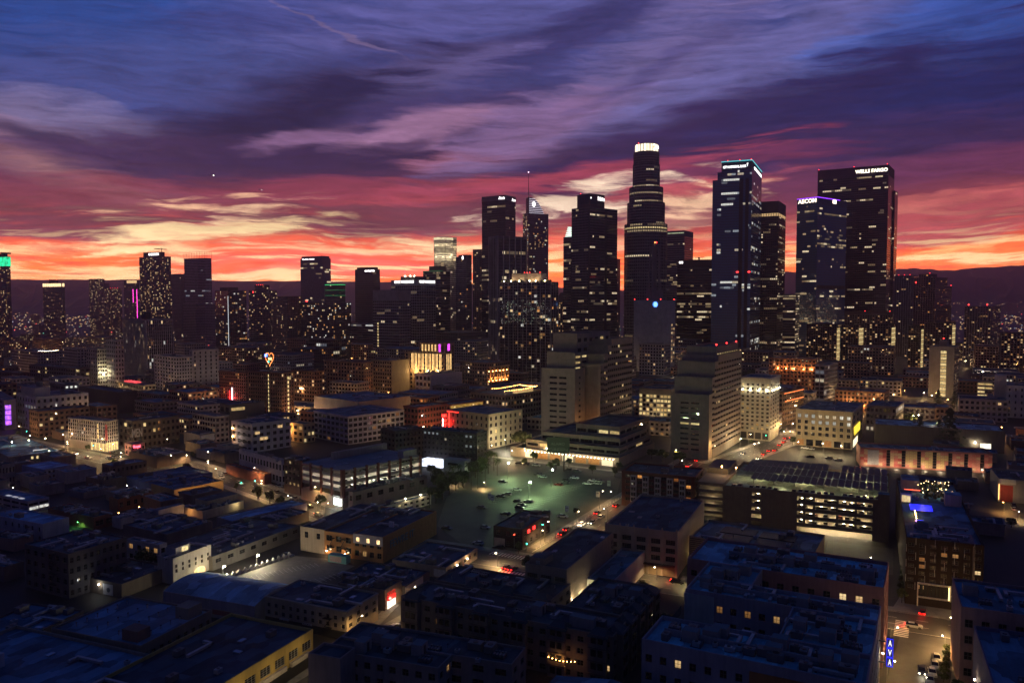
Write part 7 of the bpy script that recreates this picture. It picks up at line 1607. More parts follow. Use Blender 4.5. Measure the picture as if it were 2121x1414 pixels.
R5 = road('street', ground(1502, 958), ground(1640, 906), 17, (10, 260), walks=((-1, 0, 1), (1, .1, 1)))
R6 = road('street', ground(800, 1312), ground(850, 1258), 8, (40, 40), lines=False, walks=((-1, 0, .8),))
R7 = road('street', ground(90, 925), ground(280, 966), 13, (60, 40), walks=((-1, 0, 1),))
R8 = road('street', ground(1112, 962), ground(1280, 982), 9, (70, 4), z=.012, lines=False, walks=((-1, .1, 1),))
# zebra crossings at the lit junction
def zebra(c, d, n_, L_, w_, k, z=.02):
    mb = MB(); nn = Vector((d.y, -d.x))
    for i in range(k):
        p = c + d * (i - k / 2) * 1.25; mb.face([(*(p + nn * L_ / 2), z), (*(p - nn * L_ / 2), z), (*(p - nn * L_ / 2 + d * w_), z), (*(p + nn * L_ / 2 + d * w_), z)], PAINT)
    return mb.build('zebra_crossing', kind='structure')
dX = R2[1]; jc = Vector(X0[:2])
zebra(Vector(ground(1052, 1150)[:2]), nR_, None, 3.6, .6, 11); zebra(Vector(ground(1070, 1188)[:2]), nR_, None, 3.6, .6, 11); zebra(Vector(ground(1868, 1300)[:2]), dR, None, 3.6, .6, 10)
# lots
LOTS = []
def lot(name, px, m=LOT, z=.016):
    P = [ground(*p) for p in px]; LOTS.append([(p.x, p.y) for p in P]); return sheet(name, P, m, z)
lot('parking_lot', [(905, 1088), (925, 1030), (1000, 968), (1060, 945), (1128, 945), (1286, 992), (1276, 1030), (1100, 1137), (1020, 1140), (960, 1128)])
lot('parking_deck', [(455, 1209), (600, 1150), (674, 1156), (735, 1172), (664, 1204), (556, 1230)], asphalt('pale_worn_concrete', (.16, .145, .125), .5), .02)
lot('parking_lot', [(1640, 990), (1660, 928), (1770, 936), (1776, 990)]); lot('parking_lot', [(1800, 852), (1830, 822), (2010, 822), (2010, 858)])
lot('parking_lot', [(2075, 1090), (2080, 1030), (2180, 1020), (2200, 1120)]); lot('forecourt', [(1850, 1256), (1870, 1226), (1985, 1252), (1990, 1290)], PAVE, .012); lot('courtyard', [(1700, 1180), (1715, 1120), (1850, 1136), (1850, 1190)], asphalt('dark_concrete', (.07, .065, .06), .5), .016)
def stripes(px_a, px_b, k, L_, name='bay_marking'):
    a, b = Vector(ground(*px_a)[:2]), Vector(ground(*px_b)[:2]); d = (b - a).normalized(); nn = Vector((d.y, -d.x)); mb = MB()
    for i in range(k + 1): p = a.lerp(b, i / k); mb.face([(*(p - d * .06), .03), (*(p + d * .06), .03), (*(p + d * .06 + nn * L_), .03), (*(p - d * .06 + nn * L_), .03)], PAINT)
    mb.build(name, kind='structure')
stripes((500, 1196), (650, 1165), 16, 4.6); stripes((560, 1222), (700, 1186), 14, 4.6); stripes((1010, 1040), (1130, 975), 22, 4.8); stripes((1040, 1070), (1200, 1000), 24, 4.8)
# white cut stone merlons along the parking deck wall
a, b_ = ground(452, 1206), ground(604, 1152); wl_ = thing('boundary_wall', 'low wall with small white gabled piers along the lit parking deck', 'wall', (a.x, a.y, 0)); d = Vector((b_.x - a.x, b_.y - a.y)); L = d.length; d.normalize(); wl_.rotation_euler = (0, 0, math.atan2(d.y, d.x))
mb = MB(); mb.box(0, L, -.15, .15, 0, 1.0, wall_mat((.38, .35, .31))); mb.build('wall', wl_)
MS = MB(); wp = plain('white_pier', (.6, .58, .52)); MS.box(-.45, .45, -.25, .25, 0, 1.5, wp); MS.face([(-.45, -.25, 1.5), (.45, -.25, 1.5), (0, -.25, 2.0)], wp); MS.face([(-.45, .25, 1.5), (.45, .25, 1.5), (0, .25, 2.0)], wp); MS.face([(-.45, -.25, 1.5), (0, -.25, 2.0), (0, .25, 2.0), (-.45, .25, 1.5)], wp); MS.face([(.45, -.25, 1.5), (0, -.25, 2.0), (0, .25, 2.0), (.45, .25, 1.5)], wp); pm2 = MS.mesh('pier')
for i in range(13): link('pier', pm2, wl_, loc=(L * (i + .5) / 13, 0, 0))
a = ground(680, 1163); k_ = thing('container', 'turquoise shipping container with a painted mural at the parking deck end', 'container', a, R(-24))
mb = MB(); mb.box(0, 7.5, 0, 2.5, .1, 2.7, plain('turquoise_paint', (.12, .38, .36))); mb.build('body', k_); mb = MB(); mb.box(.6, 5.5, -.04, 0, .4, 2.3, plain('mural_paint', (.42, .28, .25))); mb.build('mural', k_)

# ------------------------------------------------------------------ billboard on a pole, signs, bollards
a = ground(1168, 975); t = thing('billboard', 'dark billboard on one tall pole in front of the government building', 'billboard', a, R(-8))
kb = a.y / F; zb0, zb1 = H - (940 - 625) * kb, H - (907 - 625) * kb
mb = MB(); mb.tube((0, 0, 0), (0, 0, zb0), .45, DARK, 8); mb.build('pole', t)
mb = MB(); mb.box(-9, 3, -.3, .3, zb0, zb1, plain('billboard_panel', (.015, .015, .016))); mb.box(-9, 3, -1.1, -.3, zb0 - .2, zb0 - .1, METAL); mb.build('panel', t)
lettering(t, 'GREEN', Facade((-9, -.3), (3, -.3)), 1.0, 11.0, zb0 + 1.0, zb0 + 2.6, plain('billboard_lettering', (.10, .10, .10)), off=.03); lettering(t, 'ALAMO', Facade((-9, -.3), (3, -.3)), 2.0, 9.5, zb0 + 4.2, zb0 + 5.6, plain('billboard_lettering', (.10, .10, .10)), off=.03)
MS = MB(); MS.tube((0, 0, 0), (0, 0, 1.0), .07, plain('bollard_white', (.7, .7, .68)), 6); MS.tube((0, 0, .7), (0, 0, .8), .075, plain('bollard_band', (.5, .25, .05)), 6); bo = MS.mesh('lane_post')
for i in range(26):
    p = Vector(g1[:2]).lerp(Vector(g2[:2]), i / 25) + nR_ * .5; o = link('lane_post', bo, loc=(p.x, p.y, 0)); tag(o, '%s white lane post from the lit crossing along the lot kerb' % ORD[i], 'bollard', 'white lane posts beside the parking lot')
SB = MB(); SB.tube((0, 0, 0), (0, 0, 2.6), .06, METAL, 5); SB.box(-.8, .8, -.06, .06, 1.4, 4.0, plain('sign_board_white', (.6, .6, .55))); SB.box(-.6, .6, -.08, -.06, 2.9, 3.2, plain('sign_print', (.1, .1, .1))); sbm = SB.mesh('lot_sign')
for (px, py), lab in (((1014, 1039), 'white parking sign on the left of the lot, nearer the palms'), ((1020, 1043), 'white parking sign on the left of the lot, nearer the cars'), ((1174, 1066), 'large white sign above the white car at the lot edge'), ((1261, 1012), 'white sign at the far right corner of the lot'), ((1238, 1035), 'yellowish sign post inside the right end of the lot')):
    o = link('lot_sign', sbm, loc=ground(px, py), rotz=R(-10)); tag(o, lab, 'sign', 'signs standing in the parking lot')
# traffic signals
def signal(px, py, mast, rot, lab, col, h=6.0):
    t = thing('traffic_signal', lab, 'traffic light', ground(px, py), rot, 'traffic lights at the crossings')
    mb = MB(); mb.tube((0, 0, 0), (0, 0, h), .12, METAL, 6, .09); mb.build('pole', t)
    if mast: mb = MB(); mb.tube((0, 0, h - .3), (mast, 0, h + .4), .08, METAL, 5); mb.build('mast_arm', t)
    mb = MB(); mb.box(mast - .2, mast + .2, -.2, .2, h - 1.3, h + .1, DARK); hd = mb.build('signal_head', t)
    mb = MB(); mb.ball((mast, -.25, h - .2 if col == 'r' else h - 1.0), .24, glow('signal_red', (1, .04, .02), 14) if col == 'r' else glow('signal_green', (.05, 1, .62), 12), 6, 4); mb.build('signal_lens', hd)
    return t
signal(1065, 1139, 0, 0, 'red traffic light in front of the small black building', 'r'); signal(1091, 1140, 0, 0, 'green traffic light on the corner right of the small black building', 'g', 3.6); signal(1150, 1115, -5, R(-20), 'traffic light on a curved mast arm over the light trail street', 'g'); signal(1051, 1120, 0, 0, 'red traffic light hanging at the left face of the small black building', 'r', 4.5)
signal(527, 1018, -6, R(30), 'green traffic light on a mast arm at the left crossing, outer', 'g'); signal(529, 1010, 0, 0, 'green traffic light on the pole of the left crossing', 'g', 4.5); signal(1586, 914, 0, 0, 'green traffic light below the white floodlit block', 'g', 5); signal(1601, 908, 0, 0, 'green traffic light among the red tail lights', 'g', 5); signal(194, 936, 0, 0, 'green traffic light at the bright shop corner', 'g', 5); signal(56, 905, 0, 0, 'green traffic light far left by the violet screens', 'g', 5)

# ------------------------------------------------------------------ street lamps
LP = 'tall lot lamp with a greenish white bulb, '
for (px, py, ph, lab, w_) in ((1051, 992, 958, LP + 'left of the three by the palms', 24000), (1142, 1009, 972, LP + 'right of the three', 15000), (1095, 1033, 998, LP + 'nearest of the three in mid lot', 24000)):
    p = ground(px, py); hh = (py - ph) / F * p.y; street_lamp(p, hh, (.60, 1, .42), w_, lab, BULB_G, .6, 0, 'lamps of the parking lot', .42)
for (px, py, lab) in ((462, 1200, 'left of two dazzling lamps beside the parking deck'), (532, 1177, 'right of two dazzling lamps beside the parking deck')):
    p = ground(px, py); hh = 28 / F * p.y; street_lamp(p, hh, (1, .88, .60), 6000, lab, BULB_W, .5, 0, 'lamps of the parking deck', .42)
for (px, py, hpx, rgb, w_, lab, bulb) in (
    (246, 1076, 15, ORANGE, 900, 'left of two orange lamps behind the red brown warehouse', BULB_O), (292, 1066, 17, ORANGE, 900, 'right of two orange lamps behind the red brown warehouse', BULB_O),
    (165, 1094, 9, (.2, 1, .2), 350, 'small green lamp beside the red brown warehouse', glow('lamp_bulb', (.15, 1, .2), 20)),
    (262, 1018, 13, (.9, .95, 1), 700, 'left of three white yard lamps by the blue end wall', BULB_W), (277, 1026, 12, (.9, .95, 1), 700, 'middle of three white yard lamps by the blue end wall', BULB_W), (297, 1032, 13, (.9, .95, 1), 700, 'right of three white yard lamps by the blue end wall', BULB_W),
    (432, 932, 14, (1, .95, .85), 1600, 'left of three white lamps on the dim beige block', BULB_W), (441, 933, 14, (1, .95, .85), 1600, 'middle of three white lamps on the dim beige block', BULB_W), (451, 934, 14, (1, .95, .85), 1600, 'right of three white lamps on the dim beige block', BULB_W),
    (99, 950, 16, (.85, .95, 1), 1500, 'white lamp right of the canopied market hall', BULB_W), (26, 1022, 12, WARM, 900, 'warm lamp at the foot of the grey arched block', BULB_W),
    (1973, 1322, 42, (1, .56, .18), 5500, 'warm street lamp on the corner of the lit driveway', BULB_W), (1957, 1352, 37, (1, .56, .18), 2200, 'twin armed lamp by the two walking people', BULB_W),
    (1047, 934, 23, (1, .9, .6), 7000, 'bright lamp at the side wall of the neon hotel', BULB_W), (1021, 942, 20, WARM, 1200, 'lamp left of the bright one by the neon hotel', BULB_W), (1062, 955, 22, WARM, 2500, 'globe lamp in front of the round tree', BULB_W), (1085, 950, 21, WARM, 2000, 'lamp under the round tree by the hotel', BULB_W), (1131, 946, 18, WARM, 2200, 'lamp left of the billboard', BULB_W),
    (1005, 1012, 14, WARM, 1500, 'lamp among the palms left of the lot', BULB_W), (941, 1004, 16, WARM, 1200, 'lamp over the path under the palms', BULB_W),
    (1031, 1173, 28, WARM, 3600, 'street lamp at the near side of the lit junction', BULB_W), (1120, 1128, 30, WARM, 1500, 'street lamp beside the small black building', BULB_W), (1195, 1085, 27, WARM, 1000, 'street lamp half way up the light trail street', BULB_W), (1268, 1042, 25, WARM, 1000, 'street lamp at the far end of the light trail street', BULB_W),
    (1427, 1218, 24, (1, .74, .34), 1600, 'street lamp at the end of the cross street by the striped hall', BULB_W), (1360, 1200, 26, WARM, 800, 'street lamp in front of the beige art deco warehouse', BULB_W),
    (545, 1024, 24, WARM, 2000, 'street lamp at the left crossing by the white two storey building', BULB_W), (600, 1050, 24, WARM, 1800, 'street lamp by the red piered garage', BULB_W), (655, 1062, 22, WARM, 1200, 'street lamp at the bright billboard', BULB_W), (450, 990, 20, WARM, 1500, 'street lamp on the left street above the orange warehouse', BULB_W), (430, 974, 20, WARM, 1500, 'street lamp farther along the left street', BULB_W), (386, 960, 18, WARM, 1500, 'farthest street lamp of the left street', BULB_W),
    (208, 948, 18, WARM, 2200, 'street lamp before the bright shop corner', BULB_W), (250, 962, 17, WARM, 2000, 'street lamp at the crossing by the pink shop', BULB_W), (140, 936, 17, WARM, 1500, 'street lamp left of the bright shop corner', BULB_W), (60, 918, 16, WARM, 2000, 'street lamp at the violet screens', BULB_W),
    (1560, 940, 21, (1, .78, .42), 3200, 'street lamp left of the river of tail lights', BULB_W), (1622, 912, 19, (1, .78, .42), 3200, 'street lamp among the tail lights', BULB_W), (1655, 935, 20, (1, .76, .40), 2600, 'street lamp at the curved corner of the cream block', BULB_W), (1706, 940, 22, (1, .76, .40), 2600, 'left globe lamp before the cream block', BULB_W), (1744, 945, 22, (1, .76, .40), 2600, 'right globe lamp before the cream block', BULB_W), (1640, 893, 16, WARM, 3000, 'street lamp far along the tail light street', BULB_W), (1532, 928, 20, (1, .9, .5), 2600, 'street lamp at the foot of the white floodlit block', BULB_W),
    (2001, 862, 16, (1, 1, .9), 3500, 'dazzling white lamp right of the conifers', BULB_W), (1985, 836, 13, WARM, 2500, 'lamp right of the beige stair tower', BULB_W), (1912, 826, 13, WARM, 2500, 'lamp left of the beige stair tower', BULB_W), (1872, 822, 13, ORANGE, 2000, 'orange lamp above the grey brick apartments', BULB_O),
    (2114, 966, 13, ORANGE, 1600, 'orange lamp at the right edge above the parking hall', BULB_O), (2081, 1060, 20, ORANGE, 1500, 'orange lamp left of the white car in the parking hall yard', BULB_O), (2108, 1078, 18, WARM, 1500, 'warm lamp by the shrub at the right edge', BULB_W), (1898, 870, 12, ORANGE, 2500, 'orange lamp lighting the round tent', BULB_O),
    (618, 872, 15, ORANGE, 6000, 'orange lamp lighting the wall right of the heart sign hotel', BULB_O), (664, 842, 13, ORANGE, 5000, 'orange lamp between the brick blocks right of the heart sign hotel', BULB_O), (700, 828, 12, ORANGE, 5000, 'orange lamp before the brick warehouse', BULB_O), (447, 858, 14, ORANGE, 3500, 'orange lamp left of the brick hotel pair', BULB_O), (790, 826, 12, ORANGE, 4000, 'orange lamp before the tan block', BULB_O), (330, 832, 12, WARM, 4000, 'warm lamp before the white many windowed block', BULB_W), (232, 820, 12, WARM, 4000, 'warm lamp at the foot of the grey blocks', BULB_W),
    (1395, 1300, 20, (1, .95, .6), 600, 'slim garden lamp by the lit shrubs', BULB_W), (1800, 1170, 12, (1, .86, .52), 900, 'court lamp under the solar parking structure', BULB_W)):
    p = ground(px, py); street_lamp(p, max(2.5, hpx / F * p.y), rgb, w_, lab, bulb, .7, rng.uniform(0, 6.28), r=.20 if w_ < 2500 else .26)

# ------------------------------------------------------------------ cars
def car_meshes(col, name):
    pm = plain('car_paint_' + name, col, .28, .35); gl = glass('car_glass', (.008, .009, .011), .05); ty = plain('tyre', (.012, .012, .012), .9)
    b = MB()
    prof = [(-2.25, .32), (-2.28, .72), (-2.1, .90), (-1.35, .96), (.95, .93), (2.0, .78), (2.27, .58), (2.25, .32)]
    for i in range(len(prof)):
        (xa, za), (xb, zb) = prof[i], prof[(i + 1) % len(prof)]; ya = .80 if za > .85 else .89; yb = .80 if zb > .85 else .89
        b.face([(xa, -ya, za), (xb, -yb, zb), (xb, yb, zb), (xa, ya, za)], pm)
    for s in (-1, 1): b.face([(x, s * (.80 if z > .85 else .89), z) for x, z in (prof if s > 0 else prof[::-1])], pm)
    b.face([(-1.35, -.60, 1.42), (.15, -.60, 1.42), (.15, .60, 1.42), (-1.35, .60, 1.42)], pm)
    c = MB(); lo = [(-2.0, -.79, .91), (1.05, -.79, .92), (1.05, .79, .92), (-2.0, .79, .91)]; hi = [(-1.35, -.60, 1.415), (.15, -.60, 1.415), (.15, .60, 1.415), (-1.35, .60, 1.415)]
    for i in range(4): j = (i + 1) % 4; c.face([lo[i], lo[j], hi[j], hi[i]], gl)
    w = MB(); w.tube((0, -.1, 0), (0, .1, 0), .33, ty, 10); w.tube((0, -.11, 0), (0, .11, 0), .18, METAL, 8)
    return b, c, w
LM = MB(); LM.box(-.04, .04, -.18, .18, -.07, .07, glow('head_lamp_off', (.6, .6, .6), 0.02)); HOFF = LM.mesh('head_light')
LM = MB(); LM.box(-.04, .04, -.18, .18, -.07, .07, HEADL); HON = LM.mesh('head_light')
LM = MB(); LM.box(-.04, .04, -.16, .16, -.07, .07, plain('tail_lens', (.25, .01, .01), .3)); TOFF = LM.mesh('tail_light')
LM = MB(); LM.box(-.05, .05, -.22, .22, -.09, .09, TAIL); TON = LM.mesh('tail_light')
COLS = {'white': (.62, .62, .60), 'silver': (.32, .33, .34), 'black': (.012, .012, .014), 'grey': (.09, .092, .10), 'red': (.30, .012, .012), 'blue': (.02, .035, .09)}
CAR = {k: [m.mesh(n) for m, n in zip(car_meshes(v, k), ('body', 'cabin_glass', 'wheel'))] for k, v in COLS.items()}
def car(loc, rot, col, label, lights='', group=None, sc=1.0):
    t = thing('car', label, 'car', loc, rot, group); t.scale = (1, 1, sc); b, c, w = CAR[col]
    link('body', b, t); link('cabin_glass', c, t)
    for x in (-1.4, 1.4):
        for y in (-.82, .82): link('wheel', w, t, loc=(x, y, .33))
    for y in (-.62, .62): link('head_light', HON if 'h' in lights else HOFF, t, loc=(2.22, y, .64)); link('tail_light', TON if 't' in lights else TOFF, t, loc=(-2.26, y, .78))
    if 't' in lights: point('tail_light_glow', (-2.9, 0, .8), (1, .03, .02), 130, t, .2)
    if 'h' in lights: point('head_light_glow', (3.0, 0, .7), (1, .86, .62), 170, t, .2)
    return t
PG = 'cars standing in the open parking lot'; LR = math.atan2(-dX.y, -dX.x)
for (px, py, col, lab, dr) in (
    (1115, 984, 'black', 'black car at the back of the lot left of the red one', 0), (1124, 989, 'white', 'pale car just in front of the black car at the back of the lot', 0), (1071, 1016, 'white', 'white car left of the nearest lot lamp', .1), (1157, 1005, 'red', 'red car shining under the right lot lamp', -.1), (1171, 1001, 'grey', 'grey car right behind the red car', 0), (1174, 996, 'black', 'black car, farther of two right of the red car', 0), (1190, 991, 'white', 'white car alone behind the two dark cars in the lot', 0),
    (1216, 1003, 'white', 'white car, leftmost of the cluster at the right end of the lot', 0), (1227, 997, 'silver', 'silver car behind the leftmost white car of the right cluster', 0), (1237, 1003, 'white', 'second white car of the right cluster', .1), (1243, 998, 'black', 'black car at the far right of the lot cluster', 0), (1038, 1030, 'black', 'black car, front one of the pair left of the nearest lamp', 0), (1050, 1025, 'grey', 'grey car, back one of the pair left of the nearest lamp', 0), (1073, 1040, 'black', 'black car below the nearest lot lamp, left of two', 0), (1094, 1040, 'silver', 'silver car below the nearest lot lamp, right of two', 0),
    (1077, 1053, 'black', 'black car, front of the stacked pair in mid lot', 0), (1081, 1048, 'black', 'black car, back of the stacked pair in mid lot', 0), (998, 1053, 'black', 'black car alone in the dark left half of the lot', 0), (1047, 1066, 'black', 'black car left of the small black building roof', 0), (1130, 1062, 'black', 'black car behind the small black building', .1), (1166, 1071, 'white', 'white car under the large white sign', 0), (1005, 1094, 'silver', 'silver car in the dark lower left of the lot', 0), (926, 1096, 'blue', 'dark blue car at the lot\'s lower left corner', 0), (1177, 974, 'black', 'dark car by the billboard pole, left of two', 0), (1195, 977, 'grey', 'dark car by the billboard pole, right of two', 0), (1111, 965, 'white', 'pale car in the back row near the hotel street', 0), (1090, 963, 'grey', 'grey car in the back row near the hotel street', 0), (1076, 961, 'black', 'black car leftmost in the back row', 0), (1041, 999, 'black', 'black car under the left lot lamp', 0)):
    car(ground(px, py), LR + dr + (math.pi if rng.random() < .5 else 0), col, lab, '', PG)
A1 = math.atan2(dR.y, dR.x)
for (px, py, col, rot, lt, lab) in (
    (1164, 1107, 'black', A1, 't', 'car with red tail lights on the light trail street, nearest'), (1174, 1098, 'grey', A1, 't', 'second car with red tail lights on the light trail street'), (1276, 1049, 'black', A1, 't', 'farthest car with red tail lights on the light trail street'), (1205, 1088, 'white', A1 + math.pi, 'h', 'oncoming car with white headlights on the light trail street'), (1226, 1084, 'grey', A1 + math.pi, 'h', 'second oncoming car with bright headlights'), (1245, 1072, 'white', A1, '', 'white car parked half way up the light trail street'), (1237, 1064, 'black', A1, 't', 'dark car with dim tail lights beside the parked white car'),
    (1050, 1177, 'black', A1, 't', 'car with tail lights waiting on the near zebra crossing'), (1062, 1180, 'grey', A1, 't', 'second car with tail lights on the near zebra crossing'), (1033, 1136, 'black', LR, '', 'black car before the small black building'), (990, 1127, 'silver', LR, '', 'silver van like car at the kerb of the lot'), (1403, 1207, 'black', LR + math.pi, 't', 'car with red lights leaving along the cross street'),
    (1911, 1270, 'red', R(58), 't', 'red lit car braking on the driveway of the dark apartment block'), (1909, 1392, 'black', R(246), 'h', 'car with warm headlights driving up at the lower right'), (1940, 1366, 'grey', R(246), '', 'first parked car of the row at the lower right kerb'), (1936, 1381, 'silver', R(246), '', 'second parked car of the row at the lower right kerb'), (1931, 1396, 'white', R(246), '', 'third parked car of the row at the lower right kerb'), (1926, 1411, 'silver', R(246), '', 'fourth parked car of the row at the lower right kerb'),
    (818, 1301, 'white', R(60), '', 'white car on the small street beside the glowing doorway shop'), (803, 1309, 'black', R(240), 't', 'car with red tail lights in front of the white one'),
    (578, 1008, 'silver', R(-45), '', 'silver car at the left crossing'), (497, 1002, 'white', R(-45), '', 'white car above the left crossing'), (459, 990, 'silver', R(-45), '', 'pale car farther up the left street'), (623, 1045, 'grey', R(-45), 't', 'car with red tail lights by the red piered garage, front'), (641, 1051, 'black', R(-45), 't', 'car with red tail lights by the red piered garage, behind'), (155, 941, 'white', R(-30), 'ht', 'car with glowing lights on the far left street'), (235, 940, 'black', R(-30), 't', 'car with red lights by the bright shop corner'), (237, 948, 'grey', R(-30), 't', 'second car with red lights by the bright shop corner'),
    (1679, 947, 'black', LR, '', 'dark car in the lot before the cream corner block, left'), (1717, 950, 'grey', LR, '', 'dark car in the lot before the cream corner block, middle'), (1737, 954, 'silver', LR, '', 'silver car in the lot before the cream corner block'), (1772, 970, 'red', LR, 't', 'red car by the pink panelled building'), (1667, 929, 'white', LR, '', 'white car parked under the cream corner block, left'), (1679, 931, 'white', LR, '', 'white car parked under the cream corner block, right'),
    (1594, 935, 'black', R(50), 't', 'car with red tail lights, nearest in the busy street'), (1583, 942, 'grey', R(50), 't', 'car with red tail lights at the near mouth of the busy street'), (1616, 923, 'black', R(50), 't', 'car with red tail lights in mid busy street, left lane'), (1624, 917, 'red', R(50), 't', 'red car with tail lights in the busy street'), (1627, 909, 'black', R(50), 't', 'car with red tail lights in the far part of the busy street'), (1640, 908, 'grey', R(50), 't', 'car with red tail lights at the far right of the busy street'), (1606, 934, 'black', R(50), 't', 'car with red tail lights in the right lane of the busy street'), (1572, 951, 'silver', R(230), 'h', 'car with headlights coming out of the busy street'),
    (2082, 1026, 'white', R(66), '', 'white car in front of the red wall at the right edge'), (2100, 1056, 'white', R(66), '', 'white car in the yard at the right edge, near'), (2099, 1047, 'blue', R(66), '', 'blue car in the yard at the right edge, far'), (597, 1152, 'blue', R(-25), '', 'dark car parked at the far end of the parking deck')):
    car(ground(px, py), rot, col, lab, lt, 'cars on the streets and kerbs')
for i in range(16):
    px = 1842 + (i % 8) * 19 + rng.uniform(-3, 3); py = 833 if i < 8 else 845
    car(ground(px, py), LR + math.pi / 2, rng.choice(('white', 'silver', 'grey', 'black')), '%s parked car from the left in the %s row by the beige stair tower' % (ORD[i % 8], 'back' if i < 8 else 'front'), '', 'cars in the far lot by the stair tower')
# cars on the decks of the solar roofed structure: too small for parts
GC = {}
for k, v in COLS.items():
    b0, c0_, w0 = car_meshes(v, k)
    for f_, m_ in zip(c0_.f, c0_.m): b0.face([c0_.v[i] for i in f_], c0_.mats[m_])
    for x in (-1.4, 1.4):
        for y in (-.82, .82): b0.tube((x, y - .1, .33), (x, y + .1, .33), .33, c0_.mats[0], 8)
    GC[k] = b0.mesh('parked_car')
dh = (gar.h - 1.2) / 5; LV = ('first', 'second', 'third', 'fourth'); rc = random.Random(12)
for lv in range(1, 5):
    for i in range(20):
        u = p1_ + 1.6 + i * (p2_ - p1_ - 3) / 19.0
        if rc.random() < (.35 if lv == 4 else .42): continue
        p = loc2w(gar, 3.2, gar.wl - u, lv * dh); o = link('parked_car', GC[rc.choice(('black', 'black', 'grey', 'black', 'silver', 'blue', 'red'))], loc=p, rotz=gar.th + (math.pi if rc.random() < .6 else 0))
        tag(o, 'car in the %s bay from left, %s raised deck of the solar structure' % (ORD[i], LV[lv - 1]), 'car', 'cars on deck %d of the solar roofed structure' % lv)
for lv in range(2, 5):
    p = loc2w(gar, 3.4, gar.wl - (o1 + o2) / 2, lv * dh); o = link('parked_car', GC['silver' if lv != 3 else 'black'], loc=p, rotz=gar.th); tag(o, 'parked car in the narrow opening of the solar roofed structure, %s level' % ORD[lv - 1], 'car', 'cars in the narrow opening of the structure')
for i in range(24):
    u = 4 + i * (gar.wl - 8) / 23.0
    if i in (2, 8, 9, 17): continue
    p = loc2w(gar, 3.2, gar.wl - u, gar.h - 1.0); o = link('parked_car', GC[rc.choice(('black', 'grey', 'black', 'blue'))], loc=p, rotz=gar.th + (math.pi if rc.random() < .5 else 0)); tag(o, 'dark car in the %s bay from the left along the solar roof deck edge' % ORD[i], 'car', 'cars on the roof deck of the structure')
MG = [x for x in BLD if x.root['label'].startswith('parking garage with red')][0]; dh2 = (MG.h - 5.2) / 4
for k in range(1, 4):
    for i in range(8):
        if rc.random() < .4: continue
        p = loc2w(MG, MG.wr * (.07 + .12 * i), 3.4, 5.2 + k * dh2 - .02); o = link('parked_car', GC[rc.choice(('black', 'grey', 'silver', 'white'))], loc=p, rotz=MG.th + math.pi / 2); tag(o, 'car in the %s bay from the left on deck %s of the red piered garage' % (ORD[i], ('one', 'two', 'three')[k - 1]), 'car', 'cars on the decks of the red piered garage')

# ------------------------------------------------------------------ trees
BARK = plain('bark', (.06, .045, .03), .95)
def leaf_mat(rgb):
    m = wall_mat(rgb, .8, .5, .7, 'leaves'); return m
LEAF = [leaf_mat((.075, .10, .035)), leaf_mat((.05, .075, .03)), leaf_mat((.10, .11, .04))]
def crown_round(seed, n=620, m=None, sx=1.0, sz=.8, clumps=14):
    r = random.Random(seed); mb = MB(); cl = []
    for _ in range(clumps):
        a = r.uniform(0, 6.28); e = r.uniform(-.7, 1.2); d = r.uniform(.35, .72); cl.append((d * math.cos(a) * math.cos(e) * sx, d * math.sin(a) * math.cos(e) * sx, d * math.sin(e) * sz, r.uniform(.25, .42)))
    for i in range(n):
        c = cl[i % clumps]; v = Vector((r.gauss(0, 1), r.gauss(0, 1), r.gauss(0, .8))).normalized() * c[3] * r.uniform(.55, 1.05); p = Vector(c[:3]) + v
        u = Vector((r.gauss(0, 1), r.gauss(0, 1), r.gauss(0, 1))).normalized(); w = u.cross(v).normalized() * r.uniform(.05, .10); u = u * r.uniform(.05, .10)
        mb.face([p - u - w, p + u - w, p + u + w, p - u + w], m)
    return mb.mesh('crown')
def trunk_mesh(h=1.0, r=.05):
    mb = MB(); mb.tube((0, 0, 0), (.02, .01, h), r, BARK, 7, r * .6)
    for k in range(4): a = k * 1.6; mb.tube((.02, .01, h * .8), (.35 * math.cos(a), .35 * math.sin(a), h + .3), r * .5, BARK, 5, r * .2)
    return mb.mesh('trunk')
RT = [crown_round(s, 650, LEAF[s % 3]) for s in range(4)]; TK = trunk_mesh(.55, .05)
def conifer(seed):
    r = random.Random(seed); mb = MB()
    for i in range(520):
        z = r.random(); rad = (1 - z) ** .8 * .30 * (.75 + .35 * math.sin(z * 40 + seed)) ; a = r.uniform(0, 6.28); p = Vector((rad * math.cos(a), rad * math.sin(a), .08 + z * .92)) * 1.0; s = r.uniform(.015, .04)
        t_ = Vector((-math.sin(a), math.cos(a), 0)) * s; o_ = Vector((math.cos(a), math.sin(a), -.6)) * s * 1.6; mb.face([p - t_, p + t_, p + t_ * .4 + o_, p - t_ * .4 + o_], LEAF[1])
    return mb.mesh('crown')
CF = [conifer(s) for s in range(3)]; CT = MB(); CT.tube((0, 0, 0), (0, 0, .9), .018, BARK, 6, .005); CT = CT.mesh('trunk')
def palm(seed):
    r = random.Random(seed); mb = MB(); gm_ = LEAF[seed % 2]
    for k in range(26):
        a = k * 2.4 + r.uniform(-.2, .2); e0 = r.uniform(-.3, 1.2); L = r.uniform(.85, 1.1); prev = Vector((0, 0, 0)); ang = e0
        for s in range(5):
            nx = prev + Vector((math.cos(a) * math.cos(ang), math.sin(a) * math.cos(ang), math.sin(ang))) * (L / 5); w = .10 * (1 - s / 6); sd = Vector((-math.sin(a), math.cos(a), 0))
            for sg in (-1, 1):
                mb.face([prev, nx, nx + sd * sg * w * .8 - Vector((0, 0, w * .7)), prev + sd * sg * w - Vector((0, 0, w * .8))], gm_)
            prev = nx; ang -= .42
    return mb.mesh('crown')
